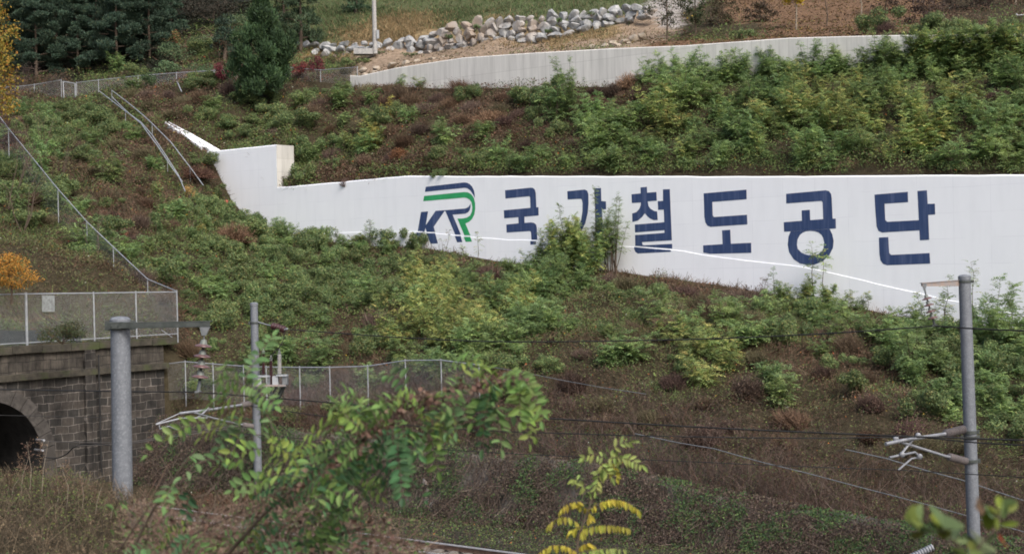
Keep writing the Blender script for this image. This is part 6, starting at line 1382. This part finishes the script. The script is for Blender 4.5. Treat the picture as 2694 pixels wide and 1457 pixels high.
# ------------------------------------------------------------------ foreground: near bank, locust branch, yellow sapling, blurred twig
def bankplants():
    n = 130000; X = rng.uniform(-9, -.5, n); Y = rng.uniform(9, 25, n); P = np.stack([X, Y, np.zeros(n)], 1); u, v = to_uv(P); P[:, 2] = H(u, v); px, py, d = project(P)
    k = (px > -150) & (px < 1100) & (py < 1560); P = P[k]; X = X[k]; Y = Y[k]; n = len(P)
    m = np.clip(fbm(X*1.1, Y*1.1, 81, 3)-.35, 0, 1); r = rng.random(n); kind = np.where(r < .55, 1, 0)
    g = fbm(X*.9+5, Y*.9, 91, 3)+rng.normal(0, .06, n) > .45
    base = P + EZ*(rng.uniform(0, 1, n)**.7*(.1+m*.6))[:, None]*np.where(kind == 0, 1, .4)[:, None]
    nn = nrm(EZ*.8-EY*.3+rng.normal(0, .6, (n, 3))); a = nrm(np.cross(nn, rvec(n))); b = np.cross(nn, a); s0 = rng.uniform(.012, .035, n)[:, None]
    lf = np.stack([base-a*s0*.6, base+b*s0*.4, base+a*s0*.6, base-b*s0*.4], 1)
    dd = nrm(EZ*rng.uniform(.1, 1, (n, 1))+rng.normal(0, .7, (n, 3))); wd = nrm(np.cross(dd, rvec(n))); ln = rng.uniform(.08, .35, (n, 1)); w0 = rng.uniform(.0015, .0035, (n, 1))
    sk = np.stack([base-wd*w0, base+wd*w0, base+dd*ln+wd*w0*.5, base+dd*ln-wd*w0*.5], 1)
    c = np.where((kind == 1)[:, None], pick([(.13, .10, .065), (.09, .072, .048), (.2, .155, .10)], [1, 1, .5], n), np.where(g[:, None], pick([(.12, .155, .05), (.17, .19, .055), (.09, .125, .045)], [1, .6, 1], n), pick([(.15, .105, .066), (.105, .08, .05), (.2, .15, .09)], [1, 1, .5], n)))*rng.uniform(.7, 1.3, (n, 1))
    tag(bigmesh('bank_weeds', np.where((kind == 1)[:, None, None], sk, lf), 4, c, M['cover']), 'dry brown weeds and small vines on the near bank at the lower left', 'weeds', kind='stuff')
bankplants()
def stalk(px, py, d, hpx, label, group):
    P = at(px, py, d); k = d/FPX; h = hpx*k; st = MB(); c_ = []; Q = []
    st.tube([P, P+EZ*h*.5+EX*.03, P+EZ*h+EX*rng.normal(0, .06)], [.006, .004, .002], 5)
    B = P+EZ*h*rng.uniform(.35, 1, 60)[:, None]; D = nrm(EZ*.5+rng.normal(0, .6, (60, 3))); wd = nrm(np.cross(D, rvec(60)))*.004; L_ = rng.uniform(.03, .1, (60, 1))
    o = thing('dry_stalk', P, label, 'weed', group); st.build('stem', M['palebark'], o)
    B2 = B+D*L_; a = rvec(60)*.009; b = nrm(np.cross(a, rvec(60)))*.007
    q = np.concatenate([np.stack([B-wd*.4, B+wd*.4, B2+wd*.3, B2-wd*.3], 1), np.stack([B2-a, B2-b, B2+a, B2+b], 1), np.stack([B2-a*.5+D*.01, B2-b, B2+a, B2+b+D*.015], 1)])
    bigmesh('seed_heads', q, 4, pick([(.16, .10, .075), (.22, .15, .10)], [1, .7], len(q)), M['dry'], o)
for j_, (x, y, h) in enumerate(((20, 1290, 40), (78, 1310, 150), (110, 1300, 140), (175, 1340, 120), (30, 1310, 60), (215, 1350, 90), (250, 1360, 80), (150, 1330, 70), (55, 1300, 100), (290, 1370, 60), (380, 1400, 110), (350, 1390, 80), (560, 1430, 130), (620, 1440, 120), (520, 1430, 100))):
    stalk(x, y, 19.5, h, ('pale', 'brown', 'reddish')[j_ % 3]*0 + NUM[sorted([20, 78, 110, 175, 30, 215, 250, 150, 55, 290, 380, 350, 560, 620, 520]).index(x)] + ' dry brown stalk from left, rising with seed heads from the near bank', 'dry stalks on the near bank')

def bramble():
    n = 4600; x = rng.uniform(330, 1120, n); y = rng.uniform(1330, 1560, n); k = y > np.interp(x, [330, 480, 650, 850, 960, 1120], [1330, 1385, 1350, 1360, 1400, 1450]) - rng.exponential(18, n)
    x, y = x[k], y[k]; n = len(x); d = rng.uniform(7.4, 10.5, n); P = CAM + d[:, None]*(F_ + ((x-CX)/FPX)[:, None]*R_ - ((y-CY)/FPX)[:, None]*U_)
    out = []; dd = nrm(np.stack([rng.normal(.25, .6, n), rng.normal(0, .5, n), rng.uniform(-.2, 1.0, n)], 1)); ln = rng.uniform(.04, .2, n)[:, None]; bend = rng.normal(0, .25, (n, 3)); wd = nrm(np.cross(dd, rvec(n)))*rng.uniform(.0008, .0022, (n, 1))
    f = lambda t: P + dd*ln*t + bend*ln*t*t
    for a, b in ((-.5, 0), (0, .5), (.5, 1)): out.append(np.stack([f(a)-wd, f(a)+wd, f(b)+wd, f(b)-wd], 1))
    c = pick([(.24, .165, .12), (.17, .12, .09), (.33, .25, .18), (.2, .12, .09)], [1, 1, .5, .6], n); C_ = [c, c, c]
    m = 6000; i = rng.integers(0, n, m); B = P[i] + rvec(m)*.05; a = rvec(m)*rng.uniform(.008, .02, (m, 1)); b = nrm(np.cross(a, rvec(m)))*rng.uniform(.005, .011, (m, 1)); out.append(np.stack([B-a, B-b, B+a, B+b], 1))
    C_.append(pick([(.2, .13, .095), (.15, .1, .075), (.13, .2, .06), (.10, .16, .055), (.27, .2, .14)], [1, .8, .8, .8, .4], m))
    tag(bigmesh('bramble', np.concatenate(out), 4, np.concatenate(C_), M['cover']), 'tangle of dead stems and small leaves below the foreground locust branch', 'bramble', kind='stuff')
bramble()

# leaf shapes close to the camera
def near_leaf(stm, Qs, Cs, p0, p1, d, npair, ll, cols, w_, bow=.15, face=None, wid=.46, d2=None, flop=None):
    """a compound leaf whose midrib runs from photograph point p0 to p1 at about distance d"""
    a = at(p0[0], p0[1], d); b = at(p1[0], p1[1], d if d2 is None else d2); L_ = np.linalg.norm(b-a); ax = (b-a)/L_; up = EZ*bow*L_
    fdir = nrm(np.array([rng.normal(0, .45), -1.0, rng.uniform(.1, 1.0)])) if face is None else nrm(np.array(face, float))
    side = np.cross(ax, fdir); side /= np.linalg.norm(side); fn = np.cross(side, ax)
    pt = lambda t: a + (b-a)*t + up*4*t*(1-t)
    stm.tube([pt(t) for t in (0, .25, .5, .75, 1)], [.0022, .002, .0016, .0012, .0007], 4)
    col = np.array(cols[rng.choice(len(cols), p=np.array(w_)/sum(w_))])
    for j in range(npair*2+1):
        t = 1.0 if j == npair*2 else (j//2+.8)/(npair+.4); s_ = 0 if j == npair*2 else (1 if j % 2 else -1)
        if s_ and rng.random() < .06: continue
        p = pt(t); tan = nrm(pt(min(1, t+.02))-pt(t-.02)); tilt = rng.normal(0, .28 if flop is None else .42, 3)
        dr = tan*(.35 if s_ else 1) + side*s_*.95 + tilt*.5
        if flop is not None: dr = dr*(1-abs(flop)) + np.array([0, 0, -1.0])*abs(flop) + side*s_*.12 + tilt*.35
        dr = nrm(dr); n_ = nrm(fn + tilt + side*s_*rng.uniform(-.3, .5)); wd = nrm(np.cross(n_, dr)); n_ = np.cross(dr, wd); l_ = ll*rng.uniform(.8, 1.12)*(1-.35*abs(t-.5)); w0 = l_*wid/2
        rows = [(0.03, .12, 0), (.22, .76, .02), (.45, 1.0, .03), (.70, .80, .02), (.90, .38, -.02), (1.0, .06, -.03)]
        c1 = col*rng.uniform(.72, 1.28)*(1+rng.uniform(-.1, .1, 3))
        for side_ in (-1, 1):           # two halves folded along the midrib
            L1 = [p + dr*l_*x - n_*l_*(-z) for x, w1, z in rows]; L2 = [p + dr*l_*x + wd*side_*w0*w1 + n_*l_*(z+.09*w1) for x, w1, z in rows]
            for i in range(5): Qs.append(np.array([L1[i], L1[i+1], L2[i+1], L2[i]])); Cs.append(c1)
GR_ = [(.17, .285, .085), (.145, .25, .085), (.21, .31, .075), (.125, .22, .09)]
YGn = [(.205, .28, .065), (.175, .25, .065)]
DG_ = [(.07, .16, .07), (.09, .19, .08)]
fb = thing('locust_branch', at(300, 1500, 6.6), 'long green locust branch arching across the foreground from the lower left', 'branch')
stm = MB(); Qs = []; Cs = []
def br(pts, d, r): stm.tube([at(x, y, d+dz) for x, y, dz in pts], [q*.7 for q in r], 6)
br([(330, 1480, .2), (400, 1345, .1), (480, 1225, 0), (560, 1130, 0), (640, 1010, 0), (660, 960, 0)], 6.6, [.009, .008, .006, .005, .003, .002])
br([(560, 1500, .3), (700, 1345, .2), (800, 1262, .1), (880, 1195, 0), (960, 1150, 0), (1060, 1070, 0), (1130, 1036, 0), (1220, 1018, 0), (1300, 1005, 0), (1370, 990, 0)], 6.7, [.013, .012, .011, .010, .009, .008, .007, .006, .005, .003])
br([(440, 1440, .1), (560, 1380, 0), (680, 1330, 0), (760, 1265, 0)], 6.9, [.007, .006, .005, .003]); br([(300, 1470, .1), (345, 1400, 0), (420, 1290, 0)], 6.5, [.006, .005, .003])
br([(620, 1480, .1), (760, 1440, 0), (900, 1400, 0), (1010, 1370, 0)], 7.0, [.008, .007, .005, .003]); br([(880, 1195, 0), (960, 1150, 0), (1070, 1138, 0)], 6.6, [.005, .004, .002])
LV = [  # p0, p1, pairs, set
 ((640, 1003), (718, 886), 11, 0), ((627, 961), (578, 1008), 6, 1), ((639, 1011), (557, 1078), 8, 1), ((639, 1011), (722, 1068), 10, 0), ((655, 1064), (710, 1124), 6, 1), ((632, 1015), (580, 1075), 7, 1), ((600, 1060), (545, 1088), 5, 0),
 ((520, 1113), (389, 1197), 7, 1), ((560, 1120), (455, 1140), 5, 1), ((655, 1115), (560, 1145), 6, 0), ((650, 1135), (575, 1175), 5, 0), ((610, 1110), (520, 1160), 5, 1), ((640, 1150), (600, 1205), 4, 0), ((660, 1105), (590, 1130), 5, 0),
 ((609, 1228), (478, 1254), 7, 0), ((660, 1220), (560, 1240), 5, 1), ((690, 1165), (776, 1208), 8, 1), ((776, 1208), (792, 1255), 5, 1), ((720, 1140), (690, 1100), 4, 0), ((660, 1164), (730, 1170), 5, 0), ((690, 1180), (620, 1215), 5, 0),
 ((940, 1115), (789, 1174), 8, 1), ((930, 1105), (850, 1120), 6, 1), ((960, 1090), (870, 1075), 6, 1), ((776, 1279), (935, 1331), 12, 0), ((800, 1259), (650, 1292), 8, 0), ((448, 1272), (443, 1356), 5, 0), ((712, 1259), (610, 1290), 6, 0),
 ((904, 1343), (853, 1420), 6, 0), ((940, 1340), (870, 1370), 5, 0), ((455, 1275), (430, 1330), 4, 0), ((500, 1290), (490, 1365), 5, 2), ((860, 1240), (790, 1300), 6, 2), ((900, 1260), (830, 1330), 6, 2),
 ((1076, 1033), (1018, 990), 5, 0), ((1060, 1030), (1100, 1075), 5, 0), ((1207, 985), (1295, 978), 7, 1), ((1232, 1013), (1181, 1081), 8, 0), ((1199, 1068), (1240, 1123), 6, 0), ((1194, 1081), (1119, 1148), 8, 0), ((1357, 998), (1350, 1091), 7, 0), ((1362, 1003), (1430, 1081), 8, 0),
 ((1365, 1023), (1392, 1165), 10, 0), ((1292, 1035), (1268, 1181), 10, 2), ((1295, 1073), (1325, 1165), 7, 0), ((1280, 1043), (1265, 1120), 6, 0), ((1131, 1156), (1153, 1240), 7, 2), ((1043, 1148), (1058, 1310), 11, 2), ((1240, 1000), (1310, 1020), 6, 0), ((1320, 990), (1375, 1010), 5, 0),
 ((1330, 1000), (1300, 1060), 5, 0), ((1150, 1040), (1120, 1100), 6, 0), ((1080, 1070), (1020, 1110), 6, 0), ((1070, 1060), (990, 1075), 6, 0), ((1030, 1075), (965, 1120), 6, 0), ((1000, 1120), (930, 1080), 6, 1), ((960, 1140), (900, 1095), 6, 1), ((1105, 1150), (1190, 1150), 5, 0),
 ((985, 1160), (960, 1240), 6, 0), ((1010, 1160), (1000, 1260), 8, 2), ((950, 1180), (880, 1240), 6, 0), ((930, 1190), (900, 1290), 7, 2), ((880, 1220), (830, 1290), 6, 0), ((1090, 1140), (1080, 1200), 5, 2), ((1060, 1140), (1100, 1190), 5, 2)]
SETS = [GR_, YGn, DG_]
LV += [((a_[0]+rng.normal(0, 16), a_[1]+rng.normal(0, 12)), (b_[0]+rng.normal(0, 20), b_[1]+rng.normal(6, 14)), n_, s_) for a_, b_, n_, s_ in LV if a_[0] > 780 and rng.random() < .7]
for p0, p1, npair, s_ in LV: near_leaf(stm, Qs, Cs, p0, p1, 6.6+rng.uniform(-.25, .25), max(3, int(npair*.85)), .060, SETS[s_]+GR_[:1], [1]*(len(SETS[s_])+1), bow=rng.uniform(.05, .2), d2=6.6+rng.uniform(-.25, .25), wid=.45)
def inmass():
    while True:
        x = rng.uniform(330, 1080); y = rng.uniform(1090, 1470)
        top = np.interp(x, [330, 450, 560, 700, 800, 880, 980, 1080], [1400, 1300, 1400, 1330, 1190, 1120, 1060, 1060]); bot = np.interp(x, [330, 500, 700, 900, 1000, 1080], [1480, 1480, 1480, 1480, 1330, 1200])
        if top < y < bot: return x, y
for i in range(115):
    x, y = inmass()
    if x < 700 and rng.random() < .62: continue
    a = rng.uniform(2.2, 4.6) if rng.random() < .6 else rng.uniform(-.6, 1.9); L_ = rng.uniform(55, 110)
    near_leaf(stm, Qs, Cs, (x, y), (x+L_*math.cos(a), y+L_*abs(math.sin(a))*.9), 6.9+rng.uniform(-.3, .6), int(L_/14), .050, GR_+DG_+YGn[:1], [1, 1, .5, 1, 1, 1, .3], bow=rng.uniform(0, .2), d2=6.9+rng.uniform(-.3, .6))
o = stm.build('stem', M['bark'], fb, smooth=True); Qs = np.array(Qs); bigmesh('foliage', Qs, 4, np.array(Cs), M['leaf'], fb)
# dried vine wound along the branch
vn = thing('dried_vine', at(900, 1190, 6.5), 'dried brown vine with curled leaves wound along the locust branch', 'vine'); stv = MB(); Q2 = []; C2 = []
path = [(760, 1290), (850, 1235), (930, 1190), (960, 1150), (1000, 1120), (1060, 1075), (1110, 1045), (1140, 1050), (1200, 1020), (1290, 1005), (1400, 985)]
px_ = np.interp(np.linspace(0, 10, 60), range(11), [p[0] for p in path]); py_ = np.interp(np.linspace(0, 10, 60), range(11), [p[1] for p in path])
stv.tube([at(a+rng.normal(0, 5), b+rng.normal(0, 5), 6.55+rng.normal(0, .02)) for a, b in zip(px_, py_)], .0025, 4)
for k_ in range(16):
    x0 = rng.uniform(330, 1000); y0 = rng.uniform(1330, 1470); P_ = [at(x0+rng.normal(0, 10)+i*rng.uniform(10, 45)*(1 if k_ % 2 else .3), y0-i*rng.uniform(8, 40)+rng.normal(0, 6), 7.0+.1*i) for i in range(5)]; stv.tube(P_, .0028, 4)
for i in range(420):
    if i < 260: j = rng.integers(0, 60); x = px_[j]+rng.normal(0, 13); y = py_[j]+rng.normal(3, 11); d = 6.5+rng.normal(0, .06)
    else: x, y = rng.uniform(330, 1040), rng.uniform(1340, 1470); d = 6.9+rng.normal(0, .2)
    p = at(x, y, d); a = rvec(1)[0]*.016; b = nrm(np.cross(a, rvec(1)[0]))*.011; c = nrm(np.cross(a, b))*.008
    Q2 += [np.array([p-a, p-b+c, p+a*.2, p+b+c]), np.array([p+a*.2, p-b+c, p+a-c, p+b+c])]; cc_ = np.array([(.16, .095, .07), (.12, .07, .055), (.22, .15, .11)][rng.integers(3)])*rng.uniform(.7, 1.2); C2 += [cc_, cc_]
stv.build('stem', M['bark'], vn, smooth=True); bigmesh('curled_leaves', np.array(Q2), 4, np.array(C2), M['dry'], vn)
# yellow sapling: s=4.536, o=(1400,1150)
def z4(x, y): return (1400+x/4.536, 1150+y/4.536)
ys = thing('locust_sapling', at(1525, 1500, 8), 'young locust sapling with bright yellow leaves in the lower middle foreground', 'sapling')
st4 = MB(); Q4 = []; C4 = []
st4.tube([at(*z4(x, y), 8.0) for x, y in [(480, 1650), (530, 1350), (560, 1150), (620, 1000), (680, 830), (740, 650), (800, 500), (850, 380), (890, 250)]], [.0075, .007, .0065, .006, .0055, .005, .004, .003, .002], 6)
YE = [(.44, .38, .06), (.50, .42, .07), (.38, .37, .07)]; YP = [(.27, .33, .10), (.31, .36, .11)]
for (p0, p1, n_, cs, fl, bw_) in [((880, 230), (1200, 50), 5, YP, 0, .15), ((880, 260), (600, 235), 5, YP, .3, .15), ((900, 250), (1320, 340), 9, YP, .45, .1), ((890, 300), (1170, 290), 6, YP, .2, .1), ((850, 300), (1010, 470), 6, YP+YE[:1], .5, .15), ((830, 330), (750, 640), 9, YP+YE[:1], .5, 0), ((860, 330), (960, 480), 5, YP, .5, .1), ((870, 280), (1080, 250), 4, YP, .1, .1), ((820, 320), (900, 440), 5, YP, .4, .1),
                               ((700, 740), (500, 500), 8, YP+YE[:1], .5, .2), ((650, 850), (340, 870), 10, YE+YP[:1], .75, .3), ((680, 860), (1280, 870), 17, YE+YP[:1], .8, .22), ((690, 880), (680, 960), 3, YE, .7, .0), ((540, 1030), (190, 1060), 9, YE, .85, .3), ((590, 1090), (1150, 1080), 15, YE, .88, .08), ((580, 1080), (460, 1130), 4, YE, .7, .2), ((570, 1090), (610, 1160), 3, YE, .8, 0),
                               ((520, 1360), (-20, 1480), 16, YE, .8, .25), ((540, 1330), (800, 1350), 8, YE, .75, .3), ((540, 1380), (1110, 1330), 14, YE+YP, .8, .05), ((500, 1500), (100, 1650), 10, YE, .8, .2), ((520, 1500), (900, 1600), 10, YE, .8, .2)]:
    near_leaf(st4, Q4, C4, z4(*p0), z4(*p1), 8.0+rng.uniform(-.05, .05), n_, .050, cs, [1]*len(cs), bow=bw_, flop=fl, wid=.38, face=(rng.normal(0, .2), -1, .25))
st4.build('stem', M['bark'], ys, smooth=True); bigmesh('foliage', np.array(Q4), 4, np.array(C4), M['leaf'], ys)
# blurred twig close to the lens, lower right
tw = thing('leafy_twig', at(2560, 1500, 3.2), 'out of focus olive leafed twig in the lower right corner', 'twig'); s5 = MB(); Q5 = []; C5 = []
def z6(x, y): return (2340+x/7.277, 1270+y/7.277)
s5.tube([at(*z6(x, y), 3.2) for x, y in [(1500, 1500), (1300, 1150), (1000, 900), (700, 750), (520, 700)]], [.003, .0025, .002, .0015, .001], 5)
s5.tube([at(*z6(x, y), 3.2) for x, y in [(1500, 1500), (1800, 1100), (2050, 850), (2150, 600), (2150, 400)]], [.003, .0025, .002, .0015, .001], 5)
for (p0, p1, col, wd_) in [((620, 720), (500, 520), (.20, .28, .11), .5), ((640, 760), (280, 660), (.13, .17, .04), .4), ((700, 740), (880, 880), (.12, .2, .09), .35), ((900, 880), (880, 620), (.12, .15, .02), .5), ((1050, 860), (1040, 600), (.18, .26, .12), .55), ((1040, 1080), (1030, 880), (.09, .09, .015), .7), ((1120, 940), (1260, 1080), (.17, .23, .11), .5), ((700, 900), (380, 1030), (.13, .13, .03), .4), ((600, 950), (900, 960), (.09, .13, .05), .3),
                       ((2200, 560), (2060, 240), (.15, .2, .03), .5), ((2180, 300), (2260, 590), (.17, .25, .09), .4), ((2280, 560), (2420, 330), (.12, .15, .04), .45), ((1800, 420), (2080, 620), (.11, .14, .02), .4), ((1880, 480), (1900, 900), (.075, .10, .01), .62), ((1830, 500), (1930, 640), (.2, .3, .15), .4), ((2050, 640), (2040, 900), (.08, .11, .015), .4), ((2100, 800), (2480, 770), (.08, .12, .015), .3), ((1640, 460), (1760, 420), (.2, .13, .08), .5), ((2080, 1040), (2230, 1200), (.35, .09, .04), .5),
                       ((1520, 880), (1700, 1100), (.17, .2, .1), .7), ((1250, 1100), (1500, 1100), (.10, .14, .06), .4), ((1550, 1100), (1600, 1330), (.11, .13, .03), .5), ((1750, 1120), (1650, 1330), (.14, .18, .08), .6), ((1200, 1250), (1280, 1400), (.12, .15, .07), .5), ((1840, 1120), (2060, 960), (.1, .13, .06), .35), ((1400, 1250), (1250, 1300), (.09, .13, .04), .5), ((1500, 1320), (1800, 1400), (.1, .14, .04), .6)]:
    a = at(*z6(*p0), 3.2+rng.normal(0, .05)); b = at(*z6(*p1), 3.2+rng.normal(0, .05)); L_ = np.linalg.norm(b-a); dr = (b-a)/L_; n_ = nrm(-EY+EZ*.4+rng.normal(0, .25, 3)); wdv = nrm(np.cross(n_, dr)); n_ = np.cross(dr, wdv)
    for sd in (-1, 1):
        rows = [(0, .05), (.2, .7), (.45, 1), (.7, .9), (.9, .5), (1, .05)]; L1 = [a+dr*L_*x for x, w1 in rows]; L2 = [a+dr*L_*x+wdv*sd*L_*wd_/2*w1+n_*L_*.08*w1 for x, w1 in rows]
        for i in range(5): Q5.append(np.array([L1[i], L1[i+1], L2[i+1], L2[i]])); C5.append(np.array(col)*1.45)
s5.build('stem', M['bark'], tw, smooth=True); bigmesh('foliage', np.array(Q5), 4, np.array(C5), M['leaf'], tw)
